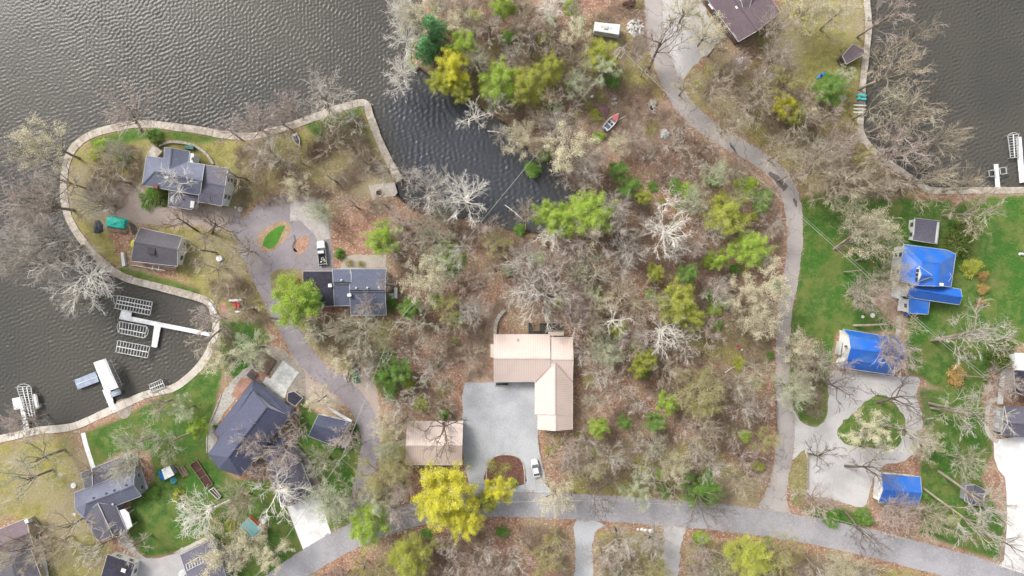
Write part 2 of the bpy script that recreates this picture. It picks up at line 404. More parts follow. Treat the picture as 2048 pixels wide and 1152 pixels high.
def fastmesh(me, v, f):
    me.vertices.add(len(v)); me.vertices.foreach_set("co", np.ascontiguousarray(v, np.float32).ravel())
    k = f.shape[1]; me.loops.add(f.size); me.loops.foreach_set("vertex_index", np.ascontiguousarray(f, np.int32).ravel())
    me.polygons.add(len(f)); me.polygons.foreach_set("loop_start", np.arange(0, f.size, k, dtype=np.int32))
    me.polygons.foreach_set("loop_total", np.full(len(f), k, np.int32)); me.update(calc_edges=True)
fastmesh(me, vv, ff)
def zone(polys, feather=2.4):
    out = np.zeros(PX.shape)
    for p in polys:
        pp = np.array(p, float)
        m = (PX > pp[:, 0].min() - 60) & (PX < pp[:, 0].max() + 60) & (PY > pp[:, 1].min() - 60) & (PY < pp[:, 1].max() + 60)
        if not m.any(): continue
        d, _ = segdist(p, PX[m], PY[m]); d = d * S; d = np.where(inside(p, PX[m], PY[m]), d, -d)
        out[m] = np.maximum(out[m], np.clip(.5 + d / (2 * feather), 0, 1))
    return out
ca = me.color_attributes.new("zone", 'FLOAT_COLOR', 'POINT')
ca.data.foreach_set("color", np.stack([zone(GREEN), zone(OLIVE, 4), zone(TAN, 3), np.ones(PX.shape)], -1).astype(np.float32).ravel())
for p in me.polygons: pass
gnd = bpy.data.objects.new("ground", me); COL.objects.link(gnd); tag(gnd, kind='structure')
m, nt, b = newmat("leafy_ground")
v = coord(nt, 'pos')
at = nt.nodes.new("ShaderNodeAttribute"); at.attribute_name = "zone"
sp = nt.nodes.new("ShaderNodeSeparateColor"); nt.links.new(at.outputs["Color"], sp.inputs[0])
nB = noise(nt, v, .07, 5, .6); nM = noise(nt, v, .45, 5, .65); nF = noise(nt, v, 1.9, 4, .75); nF2 = noise(nt, v, 3.3, 3, .8)
# leaf litter
lit = mix(nt, ramp(nt, nM, .38, .62), A(156, 116, 95), A(184, 148, 124))
lit = mix(nt, ramp(nt, nB, .45, .62), lit, A(166, 146, 118))
lit = mix(nt, ramp(nt, nF, .5, .68), lit, A(236, 206, 184))
lit = mix(nt, math_(nt, 'MULTIPLY', ramp(nt, nF2, .55, .7), .8), lit, A(80, 58, 46))
oli = mix(nt, ramp(nt, nM, .38, .62), A(140, 136, 78), A(168, 158, 98))
oli = mix(nt, ramp(nt, nB, .45, .6), oli, A(166, 154, 122))
oli = mix(nt, math_(nt, 'MULTIPLY', ramp(nt, nF, .52, .7), .7), oli, A(208, 198, 150))
oli = mix(nt, math_(nt, 'MULTIPLY', ramp(nt, nF2, .55, .72), .6), oli, A(88, 92, 46))
nL = noise(nt, v, .16, 5, .7)
gre = mix(nt, ramp(nt, nM, .35, .65), A(74, 108, 50), A(106, 132, 66))
gre = mix(nt, ramp(nt, nB, .44, .62), gre, A(70, 116, 46))
gre = mix(nt, math_(nt, 'MULTIPLY', ramp(nt, nM, .5, .66), .35), gre, A(140, 140, 84))
gre = mix(nt, math_(nt, 'MULTIPLY', ramp(nt, nF, .5, .7), .5), gre, A(140, 158, 92))
gre = mix(nt, math_(nt, 'MULTIPLY', ramp(nt, nF2, .55, .72), .4), gre, A(48, 82, 36))
tan = mix(nt, ramp(nt, nM, .38, .62), A(178, 150, 128), A(196, 172, 150))
tan = mix(nt, math_(nt, 'MULTIPLY', ramp(nt, nF, .52, .7), .5), tan, A(212, 196, 176))
tan = mix(nt, math_(nt, 'MULTIPLY', ramp(nt, nF2, .56, .72), .5), tan, A(120, 98, 80))
def zw(s, lo=.36, hi=.62, k=.55):
    q = math_(nt, 'ADD', s, math_(nt, 'MULTIPLY', math_(nt, 'SUBTRACT', nM, .5), k))
    q = math_(nt, 'ADD', q, math_(nt, 'MULTIPLY', math_(nt, 'SUBTRACT', nF, .5), .35))
    return math_(nt, 'MULTIPLY', ramp(nt, q, lo, hi), ramp(nt, s, .02, .15))
gre = mix(nt, math_(nt, 'MULTIPLY', ramp(nt, nL, .46, .6), .55), gre, A(128, 130, 74))
gre = mix(nt, math_(nt, 'MULTIPLY', ramp(nt, nL, .6, .7), .5), gre, A(150, 134, 102))
c = mix(nt, zw(sp.outputs[1], .3, .7, .9), lit, oli)
c = mix(nt, zw(sp.outputs[2], .35, .65, .9), c, tan)
c = mix(nt, zw(sp.outputs[0]), c, gre)
# mud under the water line
sx = nt.nodes.new("ShaderNodeSeparateXYZ"); nt.links.new(v, sx.inputs[0])
c = mix(nt, ramp(nt, sx.outputs[2], -.1, -.5), c, (.03, .026, .02, 1))
nt.links.new(c, b.inputs["Base Color"]); b.inputs["Roughness"].default_value = .95; b.inputs["Specular IOR Level"].default_value = .1
bump(nt, b, math_(nt, 'ADD', nF, math_(nt, 'MULTIPLY', nM, .8)), .9, .3)
me.materials.append(m)
# ------------------------------------------------------------------ water
WATER_Z = -.62
wx = axis(-132, 132, .25, 4200); wy = axis(-78, 78, .25, 4200)
WX, WY = np.meshgrid(wx, wy); wrs = np.random.RandomState(9)
near = (np.abs(WX) < 131) & (np.abs(WY) < 77)
def chop(X, Y, ang, spread, lo, hi, n, seed):
    r_ = np.random.RandomState(seed); z = np.zeros(X.shape)
    for k in range(n):
        lam = lo * (hi / lo) ** r_.rand(); a = R(ang) + r_.normal() * spread; kx, ky = math.cos(a) * 2 * math.pi / lam, math.sin(a) * 2 * math.pi / lam
        z += lam * np.sin(kx * X + ky * Y + r_.rand() * 6.28 + .8 * np.sin(X * .05 * r_.rand() + Y * .06 * r_.rand() + k))
    return z / math.sqrt(n)
inlet_poly = [(735, 195), (800, 130), (838, 128), (900, 150), (970, 200), (1040, 250), (1095, 310), (1185, 385), (1110, 480), (1000, 480), (880, 450), (800, 405), (765, 330), (742, 255)]
WPX, WPY = WX / S + 1024, 576 - WY / S
dI, _i = segdist(inlet_poly, WPX, WPY); inI = np.where(inside(inlet_poly, WPX, WPY), 1.0, 0.0) * np.clip(dI * S / 7, 0, 1)
# open lakes: short steep chop, coarser towards the east lake; the inlet: longer, smoother trains and rings from a dipping branch
amp = .95 + .22 * np.sin(WX * .045 + 1.0) * np.cos(WY * .06) + .2 * np.sin(WX * .11 + WY * .09)
WZ = .035 * chop(WX, WY, 125, .55, .62, 1.15, 26, 1) + .034 * chop(WX, WY, 60, .9, .6, 1.0, 20, 2)
WZ = WZ * amp * np.where(WX > 60, 2.1, np.where(WY < -5, 1.35, 1.0))
rx_, ry_ = P(985, 292).x, P(985, 292).y; rr = np.hypot(WX - rx_, WY - ry_)
inz = .062 * chop(WX, WY, 200, .28, 1.0, 1.9, 16, 3) + .036 * chop(WX, WY, 120, .6, .8, 1.2, 12, 4)
inz = inz * (.35 + .65 * np.clip(rr / 16, 0, 1)) + .034 * np.sin(rr * 5.4 + .7 * np.sin(WX * .7) + .6 * np.cos(WY * .8)) * np.exp(-((rr - 5) / 7) ** 2)
WZ = WZ * (1 - inI) + inz * inI
WZ = np.where(near, WZ, 0) + WATER_Z
me = bpy.data.meshes.new("water"); nwy, nwx = WX.shape
wi = np.arange(nwy * nwx).reshape(nwy, nwx)
fastmesh(me, np.stack([WX.ravel(), WY.ravel(), WZ.ravel()], 1).astype(np.float32), np.stack([wi[:-1, :-1], wi[:-1, 1:], wi[1:, 1:], wi[1:, :-1]], -1).reshape(-1, 4))
me.polygons.foreach_set("use_smooth", np.ones(len(me.polygons), bool))
ca = me.color_attributes.new("inlet_sky_tint", 'FLOAT_COLOR', 'POINT')
ca.data.foreach_set("color", np.stack([inI, inI, inI, np.ones(WX.shape)], -1).astype(np.float32).ravel())
wo = bpy.data.objects.new("water", me); COL.objects.link(wo); tag(wo, kind='structure')
m, nt, b = newmat("lake_water"); v = coord(nt, 'pos')
at = nt.nodes.new("ShaderNodeAttribute"); at.attribute_name = "inlet_sky_tint"
col = mix(nt, ramp(nt, noise(nt, v, .018, 3), .4, .62), (.062, .058, .050, 1), (.050, .048, .043, 1))
col = mix(nt, at.outputs["Fac"], col, (.042, .044, .050, 1))  # the inlet's weaker sky reflection, put into the water colour
nt.links.new(col, b.inputs["Base Color"]); b.inputs["Roughness"].default_value = .22; b.inputs["IOR"].default_value = 1.33; b.inputs["Specular IOR Level"].default_value = .22
bump(nt, b, noise(nt, v, 2.6, 3, .6), .35, .12)
me.materials.append(m)
def sheet(name, pts, z, material, kind='structure', label=None, cat=None, jitter=0.0, seed=1, smooth=True, thick=None, closed=True, step=8):
    """a flat sheet on the ground from an outline in photograph pixels"""
    q = crom(pts, step, True) if smooth else [np.array(p, float) for p in pts]
    rg = random.Random(seed)
    vs = []
    for a in q:
        p = P(a[0] + rg.uniform(-jitter, jitter) / S, a[1] + rg.uniform(-jitter, jitter) / S, 0); vs.append((p.x, p.y))
    mb = MB()
    if thick: mb.prism(vs, z - thick, z)
    else:
        ar = sum(vs[i][0] * vs[(i + 1) % len(vs)][1] - vs[(i + 1) % len(vs)][0] * vs[i][1] for i in range(len(vs)))
        if ar < 0: vs = vs[::-1]
        mb.add([(a, b_, z) for a, b_ in vs], [tuple(range(len(vs)))])
    o = mb.build(name, material)
    bm = bmesh.new(); bm.from_mesh(o.data); bmesh.ops.triangulate(bm, faces=[f for f in bm.faces if len(f.verts) > 4]); bm.to_mesh(o.data); bm.free()
    return tag(o, label, cat, kind=kind)
# ------------------------------------------------------------------ roads, drives, paths
def ribbon(name, pts, z, material, edge_j=.12, seed=3, kind='structure', thick=None, label=None, cat=None, lap=0):
    q = crom(pts, 7.0); rg = random.Random(seed); L = []; Rr = []
    for i, a in enumerate(q):
        d = (q[min(i + 1, len(q) - 1)] - q[max(0, i - 1)])[:2]; d = d / (np.linalg.norm(d) + 1e-9); n = np.array([-d[1], d[0]])
        hw = a[2] / 2
        for side, lst in ((1, L), (-1, Rr)):
            e = a[:2] + n * side * (hw + rg.uniform(-edge_j, edge_j) / S); p = P(e[0], e[1], 0); lst.append((p.x, p.y))
    mb = MB(); n = len(L)
    if thick:
        base = mb.add([(x, y, z) for x, y in L] + [(x, y, z) for x, y in Rr] + [(x, y, z - thick) for x, y in L] + [(x, y, z - thick) for x, y in Rr], [])
        for i in range(n - 1):
            mb.f += [(i, i + 1, n + i + 1, n + i), (2 * n + i, 2 * n + i + 1, i + 1, i), (n + i, n + i + 1, 3 * n + i + 1, 3 * n + i), (3 * n + i, 3 * n + i + 1, 2 * n + i + 1, 2 * n + i)]
        mb.f += [(0, n, 3 * n, 2 * n), (n - 1, 2 * n + n - 1, 3 * n + n - 1, n + n - 1)]
    else:
        mb.add([(x, y, z) for x, y in L] + [(x, y, z) for x, y in Rr], [(i, i + 1, n + i + 1, n + i) for i in range(n - 1)])
    o = mb.build(name, material)
    bm = bmesh.new(); bm.from_mesh(o.data); bmesh.ops.recalc_face_normals(bm, faces=bm.faces)
    if not thick and bm.faces and sum(f.normal.z for f in bm.faces) < 0: bmesh.ops.reverse_faces(bm, faces=bm.faces)
    bm.to_mesh(o.data); bm.free()
    return tag(o, label, cat, kind=kind)
asphalt = mat('worn_asphalt', A(172, 169, 172), A(156, 153, 155), A(198, 195, 193), big=.16, fine=1.8, amt=.5, rough=.9)
def cracked(name, c1, c2, c3):
    m, nt, b = newmat(name); v = coord(nt, 'pos')
    vo = nt.nodes.new("ShaderNodeTexVoronoi"); vo.feature = 'DISTANCE_TO_EDGE'; vo.inputs["Scale"].default_value = .16
    wn = nt.nodes.new("ShaderNodeTexNoise"); wn.inputs["Scale"].default_value = .5; wn.inputs["Detail"].default_value = 4; nt.links.new(v, wn.inputs["Vector"])
    va = nt.nodes.new("ShaderNodeVectorMath"); va.operation = 'MULTIPLY_ADD'; nt.links.new(wn.outputs["Color"], va.inputs[0]); va.inputs[1].default_value = (4, 4, 0); nt.links.new(v, va.inputs[2])
    nt.links.new(va.outputs[0], vo.inputs["Vector"])
    crk = math_(nt, 'MULTIPLY', ramp(nt, vo.outputs["Distance"], .02, .004), .55)
    col = mix(nt, ramp(nt, noise(nt, v, .1, 4), .38, .62), c1, c2)
    col = mix(nt, math_(nt, 'MULTIPLY', ramp(nt, noise(nt, v, 2.2, 4, .75), .48, .72), .35), col, c3)
    col = mix(nt, math_(nt, 'MULTIPLY', ramp(nt, noise(nt, v, .6, 4, .75), .6, .75), .35), col, tuple([x * .6 for x in c1[:3]] + [1]))
    col = mix(nt, crk, col, tuple([x * .45 for x in c1[:3]] + [1]))
    nt.links.new(col, b.inputs["Base Color"]); b.inputs["Roughness"].default_value = .9; b.inputs["Specular IOR Level"].default_value = .2
    return m
asph2 = cracked('cracked_asphalt', A(160, 152, 156), A(146, 138, 140), A(188, 180, 178))
asph3 = cracked('grey_lane_surface', A(184, 176, 170), A(168, 160, 156), A(206, 200, 192))
def gravelmat(name, c1, c2, c3, c4):
    m, nt, b = newmat(name); v = coord(nt, 'pos')
    col = mix(nt, ramp(nt, noise(nt, v, .13, 5, .6), .4, .62), c1, c2)
    f = noise(nt, v, 3.4, 4, .85)
    col = mix(nt, math_(nt, 'MULTIPLY', ramp(nt, f, .5, .66), .6), col, c3)
    col = mix(nt, math_(nt, 'MULTIPLY', ramp(nt, noise(nt, v, 2.1, 4, .85), .56, .68), .55), col, c4)
    nt.links.new(col, b.inputs["Base Color"]); b.inputs["Roughness"].default_value = .95; b.inputs["Specular IOR Level"].default_value = .15
    bump(nt, b, f, .8, .12); return m
gravel = gravelmat('grey_gravel', A(192, 193, 195), A(174, 175, 177), A(224, 225, 227), A(138, 138, 140))
gravel2 = gravelmat('pale_gravel', A(208, 204, 202), A(190, 186, 182), A(230, 227, 224), A(158, 152, 146))
gravel3 = gravelmat('brown_gravel', A(186, 170, 158), A(170, 154, 142), A(210, 198, 186), A(134, 118, 106))
MAIN = [(480, 1215, 50), (540, 1175, 50), (600, 1133, 50), (660, 1096, 50), (720, 1066, 50), (780, 1043, 49), (850, 1024, 48), (920, 1013, 48), (1000, 1009, 49), (1100, 1011, 51), (1200, 1016, 52), (1300, 1023, 53), (1400, 1031, 53), (1500, 1042, 53), (1600, 1057, 54), (1700, 1077, 54), (1800, 1101, 55), (1900, 1128, 56), (2000, 1158, 57), (2120, 1198, 58), (2300, 1255, 58)]
LANE = [(1300, -140, 36), (1306, -20, 37), (1308, 40, 37), (1317, 95, 38), (1336, 150, 38), (1368, 212, 37), (1425, 262, 35), (1490, 300, 34), (1540, 333, 34), (1570, 368, 34), (1585, 410, 34), (1590, 455, 33), (1588, 505, 31), (1580, 565, 30), (1570, 625, 29), (1565, 700, 28), (1567, 780, 29), (1572, 850, 36), (1568, 905, 38), (1560, 955, 34), (1550, 1000, 48), (1546, 1030, 78)]
WLANE = [(718, 1056, 44), (724, 980, 38), (737, 920, 38), (742, 875, 38), (724, 822, 40), (690, 780, 40), (642, 745, 38), (606, 705, 38), (576, 655, 38), (550, 605, 40), (526, 555, 42), (505, 505, 46), (486, 468, 40), (462, 446, 30)]
sheet("gravel_drive", [(1583, 822), (1606, 847), (1627, 855), (1648, 843), (1657, 806), (1659, 750), (1700, 741), (1790, 752), (1838, 755), (1833, 790), (1844, 835), (1843, 880), (1826, 908), (1800, 924), (1770, 930), (1750, 950), (1738, 985), (1728, 1013), (1690, 1006), (1650, 994), (1616, 988), (1612, 940), (1608, 902), (1585, 920), (1570, 900)], .012, gravel2, jitter=.2, seed=5)
sheet("gravel_courtyard", [(928, 772), (965, 765), (1070, 764), (1078, 800), (1076, 860), (1080, 900), (1088, 950), (1100, 984), (1060, 992), (1000, 992), (945, 992), (938, 960), (928, 930), (926, 850)], .010, gravel, jitter=.15, seed=6)
sheet("gravel_apron", [(1326, -20), (1326, 60), (1334, 130), (1345, 175), (1362, 185), (1372, 150), (1400, 118), (1435, 92), (1450, 70), (1430, 50), (1405, 10), (1395, -20)], .010, gravel2, jitter=.4, seed=7)
ribbon("south_drive", [(1180, 1036, 60), (1170, 1060, 44), (1167, 1090, 36), (1168, 1160, 36), (1168, 1300, 36)], .013, gravel, .3, 8)
ribbon("south_drive", [(1350, 1044, 60), (1348, 1070, 40), (1344, 1100, 34), (1342, 1160, 30), (1338, 1300, 30)], .013, gravel2, .3, 9)
sheet("brown_drive", [(215, 378), (250, 368), (300, 385), (345, 402), (370, 412), (470, 418), (480, 440), (462, 462), (400, 452), (300, 448), (240, 440), (205, 455), (215, 420)], .010, gravel3, jitter=.4, seed=10)
sheet("tractor_drive", [(700, 770), (712, 742), (728, 738), (745, 758), (756, 785), (762, 830), (750, 862), (728, 830), (700, 790)], .011, gravel3, jitter=.4, seed=11)
sheet("gravel_bank", [(520, 700), (545, 690), (600, 722), (645, 752), (692, 790), (700, 810), (660, 812), (625, 800), (600, 790), (560, 740)], .009, gravel3, jitter=.5, seed=12)
sheet("asphalt_court", [(448, 452), (470, 434), (492, 436), (512, 412), (540, 396), (580, 388), (610, 390), (640, 402), (656, 440), (662, 480), (664, 540), (606, 545), (575, 538), (548, 550), (530, 575), (505, 520), (480, 480)], .015, asph2, jitter=.2, seed=13)
sheet("concrete_pad", [(582, 392), (610, 392), (640, 404), (655, 440), (661, 478), (634, 482), (628, 470), (600, 440), (580, 442)], .020, mat('worn_concrete', A(192, 186, 180), A(172, 164, 158), A(146, 136, 128), big=.3, fine=1.5, amt=.5), smooth=False, jitter=.1)
sheet("white_pad", [(574, 1014), (627, 992), (641, 988), (655, 1045), (664, 1072), (640, 1092), (610, 1108), (592, 1062)], .024, MT['concwhite'], smooth=False)
sheet("white_drive", [(1987, 880), (2030, 874), (2250, 870), (2250, 1300), (2090, 1160), (2030, 1142), (1997, 1131), (2008, 1120), (2014, 1050), (2013, 985), (2010, 955), (1996, 938), (1988, 915)], .040, MT['concwhite'], smooth=False)
sheet("village_drive", [(240, 1062), (262, 1085), (285, 1112), (312, 1117), (350, 1108), (372, 1104), (372, 1300), (262, 1300), (275, 1140), (262, 1105)], .012, gravel2, jitter=.1, seed=14)
ribbon("west_lane", WLANE, .022, asph2, .12, 15)
ribbon("side_lane", LANE, .024, asph3, .15, 16)
ribbon("main_road", MAIN, .032, asphalt, .12, 17)
tar = mat('tar_patch', A(96, 88, 86), A(120, 110, 104), A(150, 140, 134), big=.8, fine=2, amt=.4, rough=.9)
ribbon("road_patch", [(1538, 345, 6), (1552, 356, 12), (1564, 370, 16), (1572, 378, 12)], .030, tar, .3, 61)
ribbon("road_patch", [(1589, 396, 3), (1590, 404, 6), (1592, 414, 3)], .030, tar, .2, 62)
ribbon("road_patch", [(1460, 286, 3), (1468, 300, 4), (1476, 312, 3)], .030, tar, .2, 63)
ribbon("road_patch", [(588, 470, 3), (590, 482, 4), (586, 494, 4), (593, 504, 3)], .030, tar, .1, 64)
ribbon("road_patch", [(536, 634, 3), (556, 638, 4), (578, 636, 3)], .030, tar, .2, 65)
islemat = gnd.data.materials[0]
def patch(name, pts, z, cols, seed=1, j=.25):
    mm = mat(name + '_cover', *cols, big=.45, fine=2.2, amt=.7, rough=.95, bmp=.7)
    return sheet(name, pts, z, mm, jitter=j, seed=seed)
GRN = (A(72, 112, 42), A(112, 128, 62), A(150, 150, 92))
patch("lawn_island", [(1764, 789), (1781, 799), (1806, 830), (1811, 860), (1801, 887), (1781, 899), (1737, 896), (1690, 887), (1674, 868), (1683, 847), (1710, 823), (1737, 799)], .030, GRN, 21)
patch("leaf_island", [(1608, 900), (1615, 925), (1612, 985), (1592, 1012), (1578, 985), (1584, 930)], .030, (A(150, 138, 98), A(120, 118, 70), A(196, 186, 140)), 22)
patch("turnaround_island", [(575, 444), (580, 462), (572, 480), (552, 498), (528, 505), (514, 488), (520, 464), (548, 448)], .030, (A(176, 150, 120), A(150, 125, 98), A(206, 184, 156)), 23)
patch("turnaround_lawn", [(570, 450), (564, 468), (556, 486), (538, 497), (524, 490), (538, 466)], .040, (A(66, 122, 38), A(84, 136, 44), A(108, 150, 60)), 24)
patch("leaf_bed", [(598, 474), (618, 476), (616, 496), (600, 508), (586, 500)], .030, (A(190, 150, 124), A(160, 120, 100), A(214, 184, 160)), 25)
patch("verge_bed", [(540, 560), (556, 540), (600, 541), (602, 575), (580, 610), (556, 600)], .026, (A(150, 140, 96), A(130, 118, 80), A(190, 176, 134)), 26)
for k_, (rd_, sd2) in enumerate(((MAIN, 71), (LANE, 72))):
    pass
patch("courtyard_bed", [(973, 969), (974, 936), (986, 915), (1004, 909), (1030, 911), (1043, 921), (1048, 942), (1048, 969)], .030, (A(112, 76, 68), A(96, 64, 58), A(150, 118, 92)), 27, .05)
patch("white_stone_bed", [(416, 905), (418, 860), (436, 812), (446, 785), (478, 748), (508, 722), (530, 712), (524, 735), (500, 760), (440, 840), (426, 866), (434, 874), (424, 905)], .02, (A(196, 192, 182), A(180, 174, 164), A(110, 104, 96)), 28)
patch("stone_bank", [(560, 700), (596, 728), (612, 760), (604, 806), (575, 776), (598, 746), (566, 720), (548, 745), (538, 740)], .018, (A(182, 172, 158), A(162, 152, 138), A(96, 90, 80)), 29)
sheet("white_terrace", [(566, 721), (598, 745), (575, 778), (570, 796), (560, 797), (526, 766), (532, 753), (541, 757)], .060, mat('marked_concrete', A(232, 232, 226, 1.1), A(210, 208, 200), A(165, 162, 155), big=.6, fine=1.3, amt=.5), smooth=False, thick=.15)
sheet("brick_terrace", [(507, 742), (536, 752), (524, 768), (508, 760), (474, 798), (462, 790), (482, 755), (490, 757)], .055, MT['redwood'], smooth=False, thick=.12)
sheet("patio", [(258, 938), (282, 934), (297, 976), (281, 990), (262, 962)], .10, mat('white_patio', A(225, 232, 226, 1.1), A(205, 210, 205), A(170, 172, 168), big=.6, fine=1.2, amt=.5), smooth=False, thick=.2)
sheet("crushed_patio", [(682, 537), (688, 515), (706, 510), (772, 508), (773, 537)], .03, gravelmat('crushed_stone', A(190, 180, 168), A(176, 166, 154), A(214, 206, 196), A(112, 102, 92)), smooth=False, jitter=.3)
sheet("lake_patio", [(234, 802), (258, 797), (264, 812), (260, 830), (248, 838), (238, 832), (231, 818)], .05, mat('patio_pavers', A(176, 166, 154), A(152, 142, 130), A(118, 108, 98), big=.6, fine=1.6, amt=.6), thick=.1)
sheet("lake_patio", [(737, 370), (765, 368), (789, 364), (795, 385), (790, 392), (752, 396), (746, 402)], .05, MT['conc'], smooth=False, thick=.1)
sheet("lake_patio", [(437, 608), (452, 604), (457, 626), (440, 628)], .05, MT['redwood'], smooth=False, thick=.1)
ribbon("footpath", [(556, 868, 9), (580, 884, 9), (603, 908, 10), (618, 928, 10), (630, 958, 10), (642, 992, 10)], .045, MT['conc'], 0, 31, thick=.1)
ribbon("footpath", [(558, 882, 6), (578, 896, 6), (592, 912, 6), (604, 930, 6), (612, 950, 6), (618, 975, 6)], .045, MT['conc'], 0, 32, thick=.1)
ribbon("footpath", [(1798, 632, 9), (1797, 650, 9), (1795, 676, 9)], .045, MT['conc'], 0, 33, thick=.1)
ribbon("footpath", [(2034, 722, 10), (2015, 730, 11), (2007, 748, 11), (2003, 775, 11), (2000, 808, 11)], .050, MT['concwhite'], 0, 34, thick=.1)
ribbon("footpath", [(1999, 797, 9), (1985, 801, 9), (1977, 812, 9), (1974, 835, 9), (1974, 858, 9), (1982, 874, 9), (1996, 884, 9)], .046, MT['conc'], 0, 35, thick=.1)
ribbon("footpath", [(166, 866, 9), (172, 890, 9), (180, 915, 9), (187, 936, 9)], .045, MT['concwhite'], 0, 36, thick=.1)
ribbon("footpath", [(226, 346, 8), (245, 358, 8), (262, 370, 8), (284, 384, 8)], .030, MT['conc'], .05, 37, thick=.06)
ribbon("footpath", [(240, 1076, 8), (254, 1092, 8), (270, 1108, 8), (280, 1118, 8)], .030, MT['conc'], .05, 38, thick=.06)
# seawalls and curved garden walls are things
def wall(name, label, pts, z, thick, material, cat='seawall', group=None, j=.03, seed=40):
    if name == 'seawall': return capped(label, pts, z, thick, material, seed)
    o = ribbon(name, pts, z, material, j, seed, None, thick, label, cat)
    if group: o['group'] = group
    return o
def capped(label, pts, z, thick, material, seed):
    """a core wall with cast cap slabs, each a little out of line with the next"""
    q = crom(pts, 1.6); rg = random.Random(seed); mb = MB(); core = []; n = len(q)
    def side(i, sgn, ex):
        d = (q[min(i + 1, n - 1)] - q[max(0, i - 1)])[:2]; d = d / (np.linalg.norm(d) + 1e-9); e = q[i][:2] + np.array([-d[1], d[0]]) * sgn * (q[i][2] / 2 + ex); p = P(e[0], e[1]); return (p.x, p.y)
    i = 0
    while i < n - 1:
        L_ = rg.choice([9, 12, 14, 18, 24]); k = min(i + L_, n - 1); e1, e2, zz = rg.uniform(-.5, .4), rg.uniform(-.5, .4), z + rg.uniform(-.03, .03)
        idx = list(range(i, k)) + [k]
        A_ = [side(t_, 1, e1) for t_ in idx]; B_ = [side(t_, -1, e2) for t_ in idx]
        if len(idx) > 1:
            # a narrow open joint at the far end
            f = .06 / max(math.hypot(A_[-1][0] - A_[-2][0], A_[-1][1] - A_[-2][1]), .1)
            for S_ in (A_, B_): S_[-1] = (S_[-1][0] + (S_[-2][0] - S_[-1][0]) * f, S_[-1][1] + (S_[-2][1] - S_[-1][1]) * f)
            mb.prism(A_ + B_[::-1], zz - .22, zz)
        i = k
    o = mb.build('cap', material)
    c = ribbon('seawall', [(a, b_, w_ - 1.6) for a, b_, w_ in pts], z - .1, material, .02, seed, None, thick, label, 'seawall'); o.parent = c
    return c
SW = mat('seawall_concrete', A(208, 198, 184), A(178, 166, 150), A(132, 122, 108), big=.5, fine=1.3, amt=.7, rough=.9)
i0 = WALL_W1.index((424, 612))
wall("seawall", "long pale concrete seawall curving round the lawn point with the grey hip-roofed house", [(a, b_, 15) for a, b_ in WALL_W1[i0:]], .12, 3.2, SW)
wall("seawall", "pale concrete seawall along the lawns behind the docks with covered boat lift", [(a, b_, 15) for a, b_ in WALL_W1[:i0 + 1]], .13, 3.2, mat('seawall_white', A(222, 214, 202), A(200, 190, 176), A(165, 155, 140), big=.35, fine=2.0, amt=.5), seed=41)
wall("seawall", "straight concrete seawall of the mossy lawn opposite the long bare lakeside trees", [(a, b_, 13) for a, b_ in WALL_E], .12, 3.2, SW, seed=42)
wall("seawall", "short mossy stone seawall beside the dark evergreens", [(a, b_, 10) for a, b_ in WALL_W2], .1, 3.0, mat('mossy_wall', A(150, 160, 120), A(120, 130, 90), A(180, 176, 156)), seed=43)
wall("garden_wall", "curved stacked stone wall at the corner of the pink-roofed house", [(1010, 620, 6), (1000, 630, 7), (992, 646, 7), (990, 670, 7)], .7, .9, MT['stone'], 'garden wall')
wall("garden_wall", "low curved stone wall ringing the porch of the grey hip-roofed house", [(303, 309, 4), (316, 296, 4), (334, 286, 5), (360, 285, 5), (385, 290, 5), (405, 301, 5), (420, 316, 5), (427, 329, 5)], .5, .7, MT['stone'], 'garden wall')
wall("kerb", "pale stone kerb curving round the dark planting bed in the gravel courtyard", [(973, 971, 2.4), (974, 936, 2.4), (986, 915, 2.4), (1004, 909, 2.4), (1030, 911, 2.4), (1043, 921, 2.4), (1049, 942, 2.4), (1049, 971, 2.4)], .2, .4, MT['stone'], 'kerb')
wall("kerb", "low dark edging along the gravel courtyard beside the parked white car", [(1076, 872, 2), (1080, 905, 2), (1088, 940, 2), (1098, 975, 2), (1112, 984, 2)], .18, .4, MT['wood'], 'kerb')
wall("kerb", "curved stone edging of the white stone bed beside the slate-blue house", [(414, 905, 2.2), (416, 860, 2.2), (434, 812, 2.2), (443, 788, 2.2)], .18, .4, MT['stone'], 'kerb')
# ------------------------------------------------------------------ buildings
FOOT = []      # footprints in photograph pixels, kept clear of trees
def loops_of(F):
    cnt = {}
    for f in F:
        for i in range(len(f)):
            e = (f[i], f[(i + 1) % len(f)]); cnt[e] = 1
    nxt = {a: b_ for (a, b_) in cnt if (b_, a) not in cnt}
    s = min(nxt); L = [s]; k = nxt[s]
    while k != s and len(L) < 99: L.append(k); k = nxt[k]
    return L
def inset(pts, d):
    n = len(pts); out = []
    ar = sum(pts[i].x * pts[(i + 1) % n].y - pts[(i + 1) % n].x * pts[i].y for i in range(n)); sg = 1 if ar > 0 else -1
    for i in range(n):
        a, p, c = pts[i - 1], pts[i], pts[(i + 1) % n]
        e1 = Vector((p.x - a.x, p.y - a.y)).normalized(); e2 = Vector((c.x - p.x, c.y - p.y)).normalized()
        n1 = Vector((-e1.y, e1.x)) * sg; n2 = Vector((-e2.y, e2.x)) * sg
        k = n1 + n2; q = k.dot(n1)
        k = k / q if q > .35 else k.normalized() * 1.5
        out.append(Vector((p.x + k.x * d, p.y + k.y * d, p.z)))
    return out
